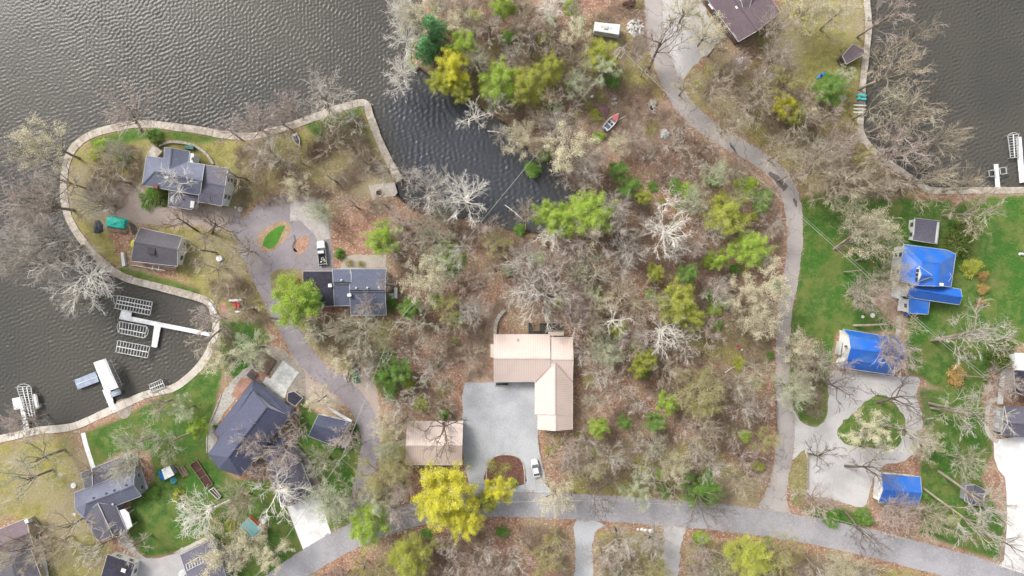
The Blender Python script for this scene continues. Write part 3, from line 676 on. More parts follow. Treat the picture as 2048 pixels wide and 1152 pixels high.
def roof_piece(root, V, F, roofm, wallm, trimm=None, over=.35, th=.16, walls=True, win=None, ridge=None, base=0.0, rname='roof', wname='wall', fascia=True, posts=False):
    W = [P(*q) for q in V]
    # orient every face upward
    FF = []
    for f in F:
        nrm = Vector((0, 0, 0))
        for i in range(len(f)):
            a, c = W[f[i]], W[f[(i + 1) % len(f)]]; nrm.z += a.x * c.y - c.x * a.y
        FF.append(tuple(f) if nrm.z > 0 else tuple(reversed(f)))
    L = loops_of(FF)
    mb = MB(); n = len(W)
    mb.add(W + [q - Vector((0, 0, th)) for q in W], [])
    for f in FF:
        a, b_, c = W[f[0]], W[f[1]], W[f[2]]
        nn = (b_ - a).cross(c - a).normalized()
        u = Vector((0, 0, 1)).cross(nn); u = u.normalized() if u.length > .05 else (b_ - a).normalized()
        vdir = nn.cross(u)
        mb.uv[len(mb.f)] = [(W[i].dot(u), W[i].dot(vdir)) for i in f]
        mb.f.append(f); mb.f.append(tuple(i + n for i in reversed(f)))
    for i in range(len(L)):
        a, b_ = L[i], L[(i + 1) % len(L)]; mb.f.append((a, a + n, b_ + n, b_))
    ro = mb.build(rname, roofm, root)
    B = [W[i] for i in L]
    if fascia:
        fb = MB(); O = inset([q.copy() for q in B], -.035)
        for i in range(len(O)):
            a, c = O[i] - Vector((0, 0, .10)), O[(i + 1) % len(O)] - Vector((0, 0, .10))
            if (c - a).length > .15: fb.bar(a, c, .07, .2)
        fb.build('fascia', trimm or MT['trim'], root)
    if ridge:
        rb = MB()
        for (i, j) in ridge: rb.bar(W[i] + Vector((0, 0, .04)), W[j] + Vector((0, 0, .04)), .28, .06)
        rb.build('ridge_cap', roofm, ro if False else root)
    I = inset([q.copy() for q in B], over)
    if posts:
        pb = MB()
        for q in I: pb.bar((q.x, q.y, 0), (q.x, q.y, q.z - th), .14)
        pb.build('post', wallm, root)
    elif walls:
        wb = MB(); k = len(I)
        wb.add([Vector((q.x, q.y, q.z - .04)) for q in I] + [Vector((q.x, q.y, base)) for q in I], [])
        for i in range(k): wb.f.append((i, k + i, k + (i + 1) % k, (i + 1) % k))
        wb.build(wname, wallm, root)
        if win is not None:
            for i in range(k):
                a, c = I[i], I[(i + 1) % k]; d = Vector((c.x - a.x, c.y - a.y, 0)); ln = d.length
                if ln < 2.2 or min(a.z, c.z) < 2.0: continue
                d.normalize(); out = Vector((d.y, -d.x, 0)); zt = min(a.z, c.z)
                m_ = 1 if ln < 4.5 else (2 if ln < 9 else 3)
                rows = [1.45] if zt < 4.2 else [1.45, 4.0 if zt > 4.9 else 3.3]
                for z_ in rows:
                    for q in range(m_):
                        pos = a + d * (ln * (q + .5) / m_) + out * .03; pos.z = z_
                        rz = math.atan2(d.y, d.x)
                        f_ = MB().box(pos, (1.15, .1, 1.25), rz).build('window', trimm or MT['trim'], root)
                        gp = MB()
                        for s_ in (-1, 1): gp.box(pos + out * .05 + Vector((0, 0, .28 * s_)), (.92, .04, .46), rz)
                        gp.build('pane', MT['glass'], f_)
    FOOT.append([(V[i][0], V[i][1]) for i in L])
    return ro, W, I
def bld(name, label, cat, cpx, group=None):
    c = P(*cpx, 0); return thing(name, label, cat, (c.x, c.y, 0), group)
def roofbox(root, name, px, py, z, size, material, rz=0, bev=.03):
    p = P(px, py, z); return MB().box((p.x, p.y, z), size, rz, bev).build(name, material, root)
def vents(root, lst, material=None):
    for (x, y, z) in lst:
        p = P(x, y, z); mb = MB().cyl((p.x, p.y, z - .35), .16, .5, 10); mb.cyl((p.x, p.y, z + .12), .26, .1, 10)
        mb.build('roof_vent', material or MT['darkmetal'], root)
def door(root, px, py, z, rz, w_=1.0, h_=2.1, material=None, name='door'):
    p = P(px, py, 0); d = MB().box((p.x, p.y, h_ / 2 + z), (w_, .1, h_), rz).build(name, material or MT['trim'], root)
    MB().box((p.x + math.cos(rz) * w_ * .35 + math.sin(rz) * .08, p.y + math.sin(rz) * w_ * .35 - math.cos(rz) * .08, 1.0 + z), (.06, .1, .12), rz).build('handle', MT['darkmetal'], d)
PINK = ribbed('pink_metal_roofing', A(228, 206, 194, 1.0), A(222, 199, 186, 1.0), .55, .5, 0, .35)
SLATE = shingle('slate_blue_shingle', A(86, 90, 114), A(74, 77, 98), A(118, 121, 144))
GREYBL = shingle('blue_grey_shingle', A(126, 130, 150), A(108, 109, 124), A(160, 161, 176))
GREYV = shingle('violet_grey_shingle', A(110, 108, 122), A(94, 90, 102), A(148, 144, 156))
MIDB = shingle('dark_blue_grey_shingle', A(98, 105, 126), A(80, 86, 104), A(134, 140, 160))
FLATD = mat('dark_flat_roofing', A(52, 54, 72), A(42, 42, 56), A(104, 84, 82), big=.25, fine=1.2, amt=.3, rough=.8)
BROWNR = shingle('brown_shingle', A(122, 106, 112), A(104, 88, 94), A(150, 130, 134))
DKGREY = shingle('dark_grey_shingle', A(104, 100, 106), A(84, 80, 88), A(140, 134, 136))
BLUEM = ribbed('blue_metal_roofing', A(30, 112, 216, 1.0), A(84, 126, 190), .5, .4, 0, .4)
WHITEW = siding('white_siding', A(244, 244, 240, 1.1)); CREAM = siding('cream_siding', A(222, 208, 190)); TANW = siding('tan_siding', A(190, 172, 150))
GREYW = siding('grey_siding', A(170, 172, 178)); BROWNW = siding('brown_siding', A(110, 88, 80)); BLUEW = siding('pale_blue_siding', A(205, 212, 226))
# pink-roofed house
h = bld('house', "L-shaped house with a pale pink metal roof beside the gravel courtyard", 'house', (1075, 735))
roof_piece(h, [(988, 669, 3.2), (1099, 669, 3.2), (1100, 717, 5.6), (988, 717, 5.6), (988, 763, 3.2), (1100, 763, 3.2)], [(0, 1, 2, 3), (3, 2, 5, 4)], PINK, CREAM, win=1, ridge=[(3, 2)])
roof_piece(h, [(1096, 674.5, 3.05), (1145, 674.5, 3.05), (1146.5, 719, 5.35), (1096, 718.5, 5.35), (1096, 763, 3.05), (1145, 763, 3.05)], [(0, 1, 2, 3), (3, 2, 5, 4)], PINK, CREAM, win=1, ridge=[(3, 2)])
roof_piece(h, [(1070, 742, 3.1), (1110, 726, 5.25), (1110, 829, 5.25), (1070, 828, 3.1), (1145.3, 742, 3.0), (1145.3, 829, 3.0)], [(0, 1, 2, 3), (1, 4, 5, 2)], PINK, CREAM, ridge=[(1, 2)])
roof_piece(h, [(1075.5, 826, 3.0), (1111.5, 824, 5.1), (1111.5, 861.5, 5.1), (1075.5, 858.5, 3.0), (1145, 826, 2.95), (1145, 858, 2.95)], [(0, 1, 2, 3), (1, 4, 5, 2)], PINK, CREAM, win=1, ridge=[(1, 2)])
vb = MB()
for (x0, y0, x1, y1) in ((1070, 764, 1110, 725), (1145, 764, 1110, 725)):
    vb.bar(P(x0, y0, 3.35), P(x1, y1, 5.3), .22, .05)
vb.build('valley_flashing', mat('flashing', A(205, 180, 172), A(190, 166, 158), bmp=0), h)
roofbox(h, 'roof_vent', 1034.5, 679.5, 3.95, (.5, .5, .35), MT['galv'], .5)
roofbox(h, 'bay_window', 985, 701.5, 2.2, (.9, 3.1, 1.4), CREAM)
roofbox(h, 'porch_trim', 1030, 764.5, 2.6, (9.4, .12, .16), MT['trim'])
d = MB()
c0 = P(1095, 657)
d.prism([tuple(P(x, y)[:2]) for x, y in [(1057, 667), (1057, 645), (1066, 645), (1066, 661), (1079, 661), (1079, 646), (1125, 646), (1125, 672), (1100, 672), (1099, 667)]], .35, .5)
dk = d.build('deck', MT['darkwood'], h)
rl = MB()
pts = [(1056, 667), (1056, 645), (1066.5, 645), (1066.5, 661), (1078.5, 661), (1078.5, 646), (1125.5, 646)]
for a, c in zip(pts, pts[1:]):
    p, q = P(*a, 0), P(*c, 0)
    rl.bar((p.x, p.y, 1.4), (q.x, q.y, 1.4), .09); rl.bar((p.x, p.y, .95), (q.x, q.y, .95), .05); rl.bar((p.x, p.y, .4), (p.x, p.y, 1.4), .1)
rl.build('railing', MT['wood'], dk)
roof_piece(h, [(1097, 664, 2.7), (1127, 664, 2.7), (1127, 670.5, 2.8), (1097, 670.5, 2.8)], [(0, 1, 2, 3)], mat('awning_cream', A(232, 214, 180), A(220, 200, 168), bmp=.1), MT['trim'], posts=True, rname='awning', over=.1)
tub = MB(); p = P(1003, 767.5); tub.prism([tuple(P(x, y)[:2]) for x, y in [(989, 764), (1018, 764), (1018, 772), (989, 772)]], 0, .35); tub.build('entry_step', MT['conc'], h)
one('door_mat', "dark mat lying by the entry step of the pink-roofed house", 'mat', MB().box((P(1004, 768).x, P(1004, 768).y, .37), (2.9, .6, .03)), MT['black'])
# pink garage
h = bld('garage', "pale pink metal-roofed garage shaded by the dark-limbed tree beside the gravel courtyard", 'garage', (868, 886))
roof_piece(h, [(815, 842.8, 3.1), (925.5, 842.6, 3.1), (924, 891.6, 5.2), (811.5, 891.6, 5.2), (812, 929.8, 3.1), (923.5, 929.8, 3.1)], [(0, 1, 2, 3), (3, 2, 5, 4)], PINK, TANW, win=1, ridge=[(3, 2)])
roofbox(h, 'roof_vent', 900, 832, 1.0, (.9, .9, 1.1), MT['wood'])
# left point house
h = bld('house', "grey-blue hip-roofed house with a ring-shaped garden wall on the lake point", 'house', (370, 360))
roof_piece(h, [(293, 311.5, 4.8), (284, 370, 4.8), (400, 390.5, 4.8), (403.5, 362, 7), (309, 343.4, 7), (408.6, 329, 4.8)], [(0, 4, 1), (1, 4, 3, 2), (0, 5, 3, 4)], GREYBL, TANW, win=1, ridge=[(4, 3), (1, 4)])
roof_piece(h, [(328.7, 295, 4.7), (343.7, 296.4, 6.3), (338, 346, 6.3), (327, 338, 4.7), (379, 302.8, 4.7), (375, 345, 4.7)], [(0, 1, 2, 3), (1, 4, 5, 2)], GREYBL, TANW, win=1, ridge=[(1, 2)])
roof_piece(h, [(408, 329.3, 4.5), (455, 336.8, 4.5), (450, 373, 5.9), (402, 364, 5.9), (443.3, 412, 4.5), (396, 403, 4.5)], [(0, 1, 2, 3), (3, 2, 4, 5)], GREYV, WHITEW, win=1, ridge=[(3, 2)])
roof_piece(h, [(338, 382, 3.5), (336.5, 412, 3.1), (383, 419, 3.1), (398, 403, 3.3), (399, 391, 3.5)], [(0, 1, 2, 3, 4)], GREYV, TANW, win=1)
sb = MB(); 
sb.prism([tuple(P(x, y, 2.6)[:2]) for x, y in [(456, 342), (462, 347), (453, 412), (444, 411)]], 2.5, 2.75); sb.build('balcony', MT['white'], h)
bb = MB()
for (x, y) in ((457, 345), (450, 408), (454, 376)): p = P(x, y, 1.3); bb.bar((p.x, p.y, 0), (p.x, p.y, 2.5), .2)
bb.build('post', MT['white'], h)
roofbox(h, 'bay', 386, 318, 3.0, (1.6, 2.2, 3.0), MT['white'], -.15); roofbox(h, 'skylight', 385.5, 317.5, 4.6, (.6, .7, .1), MT['glass'], -.15)
roofbox(h, 'bay', 389, 410, 2.6, (.9, 1.6, 2.4), MT['white'], -.15)
roofbox(h, 'roof_vent', 333, 355, 6.6, (.9, .45, .3), MT['white'], -.1); vents(h, [(317, 345, 7.1), (329, 347, 7.0), (356, 351.5, 7.0), (365, 397, 3.5)])
roofbox(h, 'chimney', 314, 374, 4.7, (1.1, .8, 1.4), MT['brick'], -.15)
roofbox(h, 'porch', 311, 305, .5, (2.6, 2.6, .9), MT['conc'], .9)
# middle-left house
h = bld('house', "dark grey-roofed house with a white gable end behind the south seawall of the point", 'house', (315, 497))
roof_piece(h, [(280, 455.5, 3.1), (364.5, 473.8, 3.1), (354.8, 500, 5.0), (268, 484, 5.0), (354.4, 532.5, 3.1), (262, 521.5, 3.1)], [(0, 1, 2, 3), (3, 2, 4, 5)], DKGREY, WHITEW, win=1, ridge=[(3, 2)])
dd = MB(); dd.prism([tuple(P(x, y)[:2]) for x, y in [(266, 524), (356, 535), (354, 541), (263, 530)]], .5, .62); dd.build('deck', MT['redwood'], h)
rl = MB()
for (a, c) in (((267, 522.5), (352, 536)), ((263, 530), (330, 541)), ((306, 530), (304, 540)), ((318, 532), (316, 542))):
    p, q = P(*a, 1.5), P(*c, 1.5); rl.bar(p, q, .1); rl.bar((p.x, p.y, .5), (p.x, p.y, 1.5), .1)
rl.build('railing', MT['white'], h)
roofbox(h, 'chimney', 303, 500, 4.6, (1.9, 1.9, .35), mat('patched_shingle', A(78, 74, 80), A(66, 62, 68)), -.2)
one('garden_wall', "short white block wall beside the deck of the dark grey-roofed house", 'garden wall', MB().prism([tuple(P(x, y)[:2]) for x, y in [(245, 505), (250, 505), (254, 531), (248, 533)]], 0, .8), MT['white'])
# mid house
h = bld('house', "dark flat-and-gable roofed house beside the parked white pickup", 'house', (690, 580))
roof_piece(h, [(701, 538, 3.3), (772.5, 538, 3.3), (770, 580.5, 5.1), (699, 580.5, 5.1), (772.5, 629.6, 3.3), (702, 631, 3.3)], [(0, 1, 2, 3), (3, 2, 4, 5)], MIDB, BROWNW, win=1, ridge=[(3, 2)])
roof_piece(h, [(664.7, 538.3, 3.25), (702, 538.3, 3.25), (702, 565, 4.6), (666.5, 565, 4.6), (702, 611.4, 3.25), (669, 611.4, 3.25)], [(0, 1, 2, 3), (3, 2, 4, 5)], MIDB, BROWNW, ridge=[(3, 2)])
roof_piece(h, [(606, 542.6, 3.0), (665, 542.6, 3.0), (669, 612, 2.9), (606, 612, 2.9)], [(0, 1, 2, 3)], FLATD, TANW, win=1)
roofbox(h, 'chimney', 661.6, 571, 4.0, (.8, .8, 1.7), MT['white']); roofbox(h, 'chimney', 700, 590, 4.7, (.9, .7, 1.6), MT['white'])
vents(h, [(683, 560, 4.8), (712.5, 575.5, 5.2), (735, 575, 5.2), (758, 574.5, 5.2)], MT['galv'])
rk = MB()
rk.bar(P(700, 582.6, 5.12), P(769, 582.6, 5.12), .5, .1); rk.bar(P(667, 567, 4.62), P(699, 567, 4.62), .5, .1)
rk.build('ridge_vent', MT['darkmetal'], h)
one('heat_pump', "square pale heat pump by the wall of the dark gable-roofed house", 'heat pump', MB().box((P(779, 566).x, P(779, 566).y, .45), (.9, .9, .9), 0, .05), MT['white'])
cb = thing('storage_box', "white lidded storage boxes beside the dark gable-roofed house", 'storage box', tuple(P(786, 592)))
MB().box((P(782, 592).x, P(782, 592).y, .45), (1.5, 1.4, .9), 0, .06).build('box', MT['white'], cb)
MB().box((P(792.5, 586).x, P(792.5, 586).y, .4), (.8, 2.6, .8), 0, .06).build('lid', MT['white'], cb)
# slate-blue house
h = bld('house', "large slate-blue hip-roofed house angled beside the white stone bed", 'house', (500, 860))
roof_piece(h, [(507.8, 759, 3.3), (583, 817, 3.3), (578, 833, 4.9), (503, 787, 4.9), (427, 865.5, 3.3), (446, 875, 4.9)], [(0, 1, 2, 3), (0, 3, 5, 4)], SLATE, GREYW, trimm=MT['darkmetal'], win=1)
roof_piece(h, [(506, 782.5, 5.4), (533.6, 815, 7.9), (578.5, 832.5, 5.4), (457, 915, 7.9), (416.5, 908, 5.2), (481, 951.5, 5.2), (438, 938, 5.2)], [(0, 1, 3, 4), (1, 2, 5, 3), (4, 3, 6), (6, 3, 5)], SLATE, BLUEW, trimm=MT['darkmetal'], ridge=[(1, 3)], over=.15, win=1)
roof_piece(h, [(520, 893, 3.6), (560, 872, 3.6), (602, 924, 3.6), (543, 950, 3.6)], [(0, 1, 2, 3)], SLATE, GREYW, trimm=MT['darkmetal'])
roof_piece(h, [(538, 953, 3.3), (602, 925, 3.3), (628, 990, 3.3), (564, 1014, 3.3), (573, 958, 5.2), (594, 986, 5.2)], [(0, 4, 1), (1, 4, 5, 2), (2, 5, 3), (3, 5, 4, 0)], GREYV, GREYW, win=1, ridge=[(4, 5)])
vents(h, [(556, 829, 5.9), (560, 852, 5.0)], MT['galv'])
roof_piece(h, [(576, 786, 2.5), (588, 783, 2.5), (605, 796, 2.5), (590, 812, 2.5), (575, 802, 2.5)], [(0, 1, 2, 3, 4)], FLATD, MT['darkmetal'], posts=True, rname='canopy')
h = bld('shed', "slate-blue-roofed shed with a white covered boat beside it", 'shed', (662, 858))
roof_piece(h, [(637, 829, 3.0), (702.5, 844, 3.0), (687, 868, 4.5), (627, 850, 4.5), (668, 892, 3.0), (617, 872, 3.0)], [(0, 1, 2, 3), (3, 2, 4, 5)], SLATE, WHITEW, win=1, ridge=[(3, 2)])
roofbox(h, 'cornice', 679, 829, 2.5, (6.6, .7, .3), MT['white'], -.53)
# bottom-left house
h = bld('house', "pale grey-roofed house with white awnings among the green lawns by the lake", 'house', (220, 985))
roof_piece(h, [(162, 946, 3.3), (250, 910.5, 3.3), (262, 941, 3.4), (170, 978, 3.4)], [(0, 1, 2, 3)], GREYV, GREYW, win=1)
roof_piece(h, [(149, 985.6, 3.1), (269, 937, 3.1), (267, 971, 5.0), (172, 1007, 5.0), (167, 1036, 3.1), (282, 992, 3.1), (150, 1018, 3.0)], [(0, 1, 2, 3), (3, 2, 5, 4), (0, 3, 6), (6, 3, 4)], GREYBL, GREYW, win=1, ridge=[(3, 2)])
roof_piece(h, [(166, 1034, 3.0), (196, 1006, 4.6), (231.5, 1011, 3.0), (226, 1071, 4.6), (253, 1062, 3.0), (196, 1082, 3.0)], [(0, 1, 3, 5), (1, 2, 4, 3)], GREYV, GREYW, win=1, ridge=[(1, 3)])
roof_piece(h, [(235.6, 1022, 2.7), (249, 1018.6, 2.7), (257, 1026, 2.7), (264, 1052, 2.7), (252, 1061.5, 2.8)], [(0, 1, 2, 3, 4)], MT['white'], MT['white'], posts=True, rname='awning', over=.15)
vents(h, [(188, 995.5, 4.7), (213, 986.5, 4.7), (229, 980.5, 4.7), (253, 970, 4.7)]); vents(h, [(226, 1008, 3.6)], MT['galv'])
pg = MB()
for k in range(4): pg.bar(P(250 + k * 8, 911 - k * 1.5, 2.5), P(262 + k * 4.7, 939 - k * 3, 2.5), .12)
for k in range(3): pg.bar(P(253 + k * 5, 918 + k * 8, 2.6), P(273 + k * 2, 914 + k * 8, 2.6), .12)
pg.build('pergola', MT['white'], h)
sb = MB(); sb.bar(P(183.5, 937, 3.5), P(185.5, 972, 3.55), .18, .08); sb.bar(P(196, 1007, 4.75), P(226, 1072, 4.75), .16, .06); sb.bar(P(211, 1032, 4.3), P(229, 1072, 3.9), .14, .06); sb.build('roof_seam', MT['trim'], h)
# far bottom-left house
h = bld('house', "brown-roofed house with a broken white deck at the edge of the mossy lawn", 'house', (30, 1095))
roof_piece(h, [(-60, 1082, 3.1), (52, 1037, 3.1), (58, 1066, 4.5), (-50, 1112, 4.5), (68, 1096, 3.1), (-40, 1142, 3.1)], [(0, 1, 2, 3), (3, 2, 4, 5)], BROWNR, TANW, win=1, ridge=[(3, 2)])
roof_piece(h, [(0, 1100, 3.4), (50, 1085, 3.4), (22, 1127, 4.9), (62, 1101, 3.2), (84, 1160, 3.2), (-40, 1180, 3.2), (40, 1190, 4.9)], [(0, 1, 2), (1, 3, 4, 6, 2), (0, 2, 6, 5)], DKGREY, TANW)
dd = MB(); dd.prism([tuple(P(x, y, .8)[:2]) for x, y in [(61, 1101), (82, 1087), (92, 1120), (100, 1170), (84, 1170)]], .7, .85)
dd.prism([tuple(P(x, y, .8)[:2]) for x, y in [(47, 1080), (77, 1065), (82, 1080), (56, 1090)]], .72, .87); dd.build('deck', MT['white'], h)
roofbox(h, 'chimney', 56.5, 1041, 3.4, (.9, .9, 1.2), MT['white'], .3); roofbox(h, 'step', 52, 1068, .6, (1.1, .9, 1.1), MT['white'], .4)
# bottom-left garages
h = bld('garage', "dark-roofed garage with a small white skylight beside the pale gravel drive", 'garage', (236, 1135))
roof_piece(h, [(215, 1109, 3.0), (270, 1128, 3.0), (256, 1170, 4.4), (203, 1150, 4.4), (246, 1200, 3.0), (190, 1180, 3.0)], [(0, 1, 2, 3), (3, 2, 4, 5)], FLATD, WHITEW, win=1)
roofbox(h, 'skylight', 247, 1141, 3.75, (1.1, .9, .12), MT['white'], -.35)
h = bld('house', "grey-roofed house with a white rail frame on the roof above the pale gravel drive", 'house', (410, 1120))
roof_piece(h, [(360, 1110, 3.2), (424.5, 1079, 3.2), (443, 1125, 4.6), (377, 1160, 4.6), (460, 1180, 3.2), (392, 1205, 3.2)], [(0, 1, 2, 3), (3, 2, 4, 5)], GREYV, GREYW, win=1)
roof_piece(h, [(445, 1105, 2.8), (463, 1092, 2.8), (473, 1118, 2.8), (456, 1132, 2.8)], [(0, 1, 2, 3)], DKGREY, WHITEW, trimm=MT['white'])
fr = MB()
for k in range(7): fr.bar(P(372 + k * 5.3, 1128 - k * 2.7, 3.9), P(375 + k * 5.3, 1141 - k * 2.7, 4.2), .1)
fr.bar(P(371, 1129, 4.0), P(405, 1110, 4.0), .1); fr.bar(P(375, 1141, 4.3), P(408, 1124, 4.3), .1); fr.build('rail_frame', MT['white'], h)
st = MB(); st.prism([tuple(P(x, y, 1)[:2]) for x, y in [(423, 1078), (430, 1073), (445, 1103), (438, 1110)]], 1.0, 1.15); st.prism([tuple(P(x, y, 1)[:2]) for x, y in [(346, 1106), (424, 1067), (428, 1074), (361, 1108)]], .9, 1.05); st.build('parapet', MT['conc'], h)
one('storage_tank', "round white tank at the mouth of the pale gravel drive", 'tank', MB().tube([P(366, 1147, 0), P(366, 1147, 1.0) * 1, P(366, 1147, 1.2)], [.9, .9, .6], 14), MT['white'])
# teal shed
h = bld('shed', "small shed with a teal metal roof and an orange-brown lean-to", 'shed', (505, 1055))
TEAL = ribbed('teal_metal_roofing', A(130, 186, 186), A(120, 170, 172), .4, .5)
roof_piece(h, [(496.8, 1035.6, 2.5), (524.7, 1061, 2.5), (514, 1070, 3.0), (486, 1046, 3.0), (507.5, 1078, 2.5), (478.5, 1056.7, 2.5)], [(0, 1, 2, 3), (3, 2, 4, 5)], TEAL, TANW)
dd = MB(); dd.prism([tuple(P(x, y, 1.8)[:2]) for x, y in [(501, 1029), (531, 1054), (526, 1060), (498, 1034.5)]], 1.9, 2.0); dd.build('lean_to_roof', mat('orange_boards', A(186, 92, 42), A(165, 78, 36), big=1), h)
roofbox(h, 'cupboard', 525.5, 1041.5, .6, (1.3, 1.5, 1.2), MT['white'], .75)
# blue house
h = bld('house', "white house with bright blue metal hip and gable roofs", 'house', (1845, 560))
roof_piece(h, [(1808.5, 488.8, 4.6), (1894, 500, 4.6), (1911.5, 508.5, 4.6), (1902, 573, 4.6), (1797.5, 561, 4.6), (1844, 524, 7), (1879, 527.5, 7), (1874, 572, 7), (1838, 571, 6.6)], [(0, 5, 6, 1), (1, 6, 2), (2, 6, 7, 3), (0, 4, 8, 5), (5, 8, 7, 6)], BLUEM, WHITEW, win=1, over=.3, ridge=[(5, 6), (6, 7)])
roof_piece(h, [(1838.5, 532.5, 7.5), (1866, 552, 8.3), (1843.5, 550, 8.7), (1836, 563.5, 7.5), ], [(0, 1, 2), (2, 1, 3)], BLUEM, WHITEW, over=.12, ridge=[(2, 1)], rname='dormer_roof', wname='dormer_wall')
for (x, y) in ((1835.4, 541), (1834.2, 549.5), (1833, 558)): roofbox(h, 'dormer_window', x, y, 6.9, (.15, .75, .8), MT['glass'], -.1)
roof_piece(h, [(1892, 551, 5.6), (1882, 552, 6.5), (1903, 553, 5.2), (1894, 567, 5.2), (1898, 543, 5.2)], [(1, 4, 2, 0), (1, 0, 2, 3)] if False else [(1, 4, 2), (1, 2, 3)], BLUEM, WHITEW, walls=False, rname='dormer_roof')
roof_piece(h, [(1812, 561, 3.6), (1921, 578.5, 3.6), (1924.5, 594.5, 5.4), (1819, 577.2, 5.4), (1918.6, 609.5, 3.6), (1812.5, 594, 3.6)], [(0, 1, 2, 3), (3, 2, 4, 5)], BLUEM, WHITEW, ridge=[(3, 2)], win=1, over=.25)
roof_piece(h, [(1818, 597, 3.2), (1860, 600, 3.2), (1856, 628.5, 2.7), (1817, 626, 2.7)], [(0, 1, 2, 3)], BLUEM, WHITEW, over=.2, win=1)
dd = MB(); dd.prism([tuple(P(x, y, .6)[:2]) for x, y in [(1785, 562), (1801, 562), (1806, 596), (1818, 597), (1817, 622), (1795, 622), (1798, 598), (1783, 593)]], .5, .65); dd.build('porch_deck', MT['white'], h)
roofbox(h, 'chimney', 1880.5, 569, 6.2, (.9, .7, 1.2), MT['white'])
one('bench', "low blue bench at the foot of the blue-roofed house's front wing", 'bench', MB().box((P(1812, 629).x, P(1812, 629).y, .45), (1.7, .5, .07), .1, .02).box((P(1806.5, 629).x, P(1806.5, 629).y, .21), (.1, .4, .42)).box((P(1817.5, 629).x, P(1817.5, 629).y, .21), (.1, .4, .42)), paint('bench_blue', 50, 90, 200))
# barn
h = bld('barn', "blue gambrel-roofed barn with a bright white gable end above the gravel loop", 'barn', (1740, 705))
roof_piece(h, [(1686.5, 658.5, 2.7), (1792, 675.5, 2.7), (1805.5, 689.5, 5.0), (1697.6, 671.8, 5.0), (1809.5, 711, 6.4), (1701, 697, 6.4), (1797, 736.5, 5.0), (1695, 717.5, 5.0), (1786, 750, 2.7), (1675.5, 734, 2.7)],
           [(0, 1, 2, 3), (3, 2, 4, 5), (5, 4, 6, 7), (7, 6, 8, 9)], BLUEM, WHITEW, over=.3, ridge=[(5, 4)])
for (x, y) in ((1690.5, 692.5), (1692.8, 692.8)): roofbox(h, 'gable_window', x, y, 4.6, (.12, .5, .6), MT['glass'], -.15)
roofbox(h, 'barn_door', 1677.2, 696, 1.3, (.14, 3.2, 2.5), MT['trim'], -.15)
# blue garage
h = bld('garage', "small blue-roofed garage with a white gable at the edge of the gravel parking", 'garage', (1795, 980))
roof_piece(h, [(1762.4, 947.3, 2.9), (1840.5, 954, 2.9), (1843.5, 986.5, 4.4), (1766.5, 979.5, 4.4), (1835.5, 1013, 2.9), (1757, 1004.5, 2.9)], [(0, 1, 2, 3), (3, 2, 4, 5)], BLUEM, WHITEW, over=.25, ridge=[(3, 2)])
roofbox(h, 'garage_door', 1753.2, 974, 1.15, (.14, 4.2, 2.2), MT['trim'], -.1)
# grey sheds
h = bld('shed', "small grey-roofed garden shed below the leaning trees", 'shed', (1948, 990))
roof_piece(h, [(1933, 971, 2.3), (1950.5, 970, 3.2), (1946, 1009.5, 3.2), (1930, 1002, 2.3), (1970.5, 979.5, 2.3), (1966.5, 1012, 2.3)], [(0, 1, 2, 3), (1, 4, 5, 2)], GREYV, GREYW, over=.2, ridge=[(1, 2)])
h = bld('shed', "square flat-roofed grey outbuilding with pale edges beside the round evergreen shrub", 'shed', (1850, 460))
roof_piece(h, [(1830, 436, 2.8), (1879.5, 442, 2.8), (1874.5, 487.5, 2.7), (1825.5, 480, 2.7)], [(0, 1, 2, 3)], GREYV, WHITEW, over=.25, win=1)
MB().bar(P(1876.5, 444, 2.9), P(1871.5, 486, 2.8), .5, .1).build('roof_edge', MT['trim'], h); MB().bar(P(1829.5, 438, 2.9), P(1826.5, 470, 2.85), .3, .1).build('roof_edge', MT['trim'], h)
# right edge house
h = bld('house', "violet-grey hip-roofed house beside the broad white drive", 'house', (2050, 840))
roof_piece(h, [(2009, 812.5, 3.2), (2120, 816, 3.2), (2130, 850, 5.2), (2016.5, 847, 5.0), (2003, 870, 3.2), (2125, 884, 3.2)], [(0, 1, 2, 3), (3, 2, 5, 4), (0, 3, 4)], GREYV, GREYW, win=1, ridge=[(3, 2)])
roof_piece(h, [(2028, 741, 3.2), (2120, 748, 3.2), (2120, 815, 4.4), (2032, 785, 4.4)], [(0, 1, 2, 3)], FLATD, GREYW)
roof_piece(h, [(2030.5, 706, 3.4), (2120, 712, 3.4), (2120, 745, 3.6), (2028.5, 739, 3.6)], [(0, 1, 2, 3)], MT['concwhite'], WHITEW)
dd = MB(); dd.prism([tuple(P(x, y)[:2]) for x, y in [(1989, 846), (2008, 850), (2000, 872), (1988, 862)]], .05, .2); dd.build('sunken_entry', FLATD, h)
# top-right brown house
h = bld('house', "large dark brown-roofed house beside the pale gravel apron and tall dark tree", 'house', (1480, 10))
roof_piece(h, [(1477, 83, 3.6), (1514.5, 61.5, 6.2), (1560, 24, 3.6), (1425, -61, 6.2), (1483, -100, 3.6), (1388, -38, 3.6)], [(0, 1, 3, 5), (1, 2, 4, 3)], BROWNR, BROWNW, win=1, ridge=[(1, 3)])
roof_piece(h, [(1470, -12, 5.2), (1483, 3, 6.4), (1491.5, 36, 5.4), (1510, -20, 6.0), (1500, -38, 5.2)], [(0, 1, 3, 4), (1, 2, 3)], BROWNR, BROWNW, rname='dormer_roof', wname='dormer_wall', over=.1)
for (x, y) in ((1468, 3), (1484.5, 22)):
    roofbox(h, 'window', x, y, 5.6, (.5, 1.3, .12), MT['white'], .65); 
for (x, y) in ((1421.5, 13), (1470.5, 70)): roofbox(h, 'gutter_guard', x, y, 3.65, (.35, 1.6, .12), MT['white'], .65)
roofbox(h, 'chimney', 1473.5, 15, 5.6, (.7, .7, .7), MT['white'], .6)
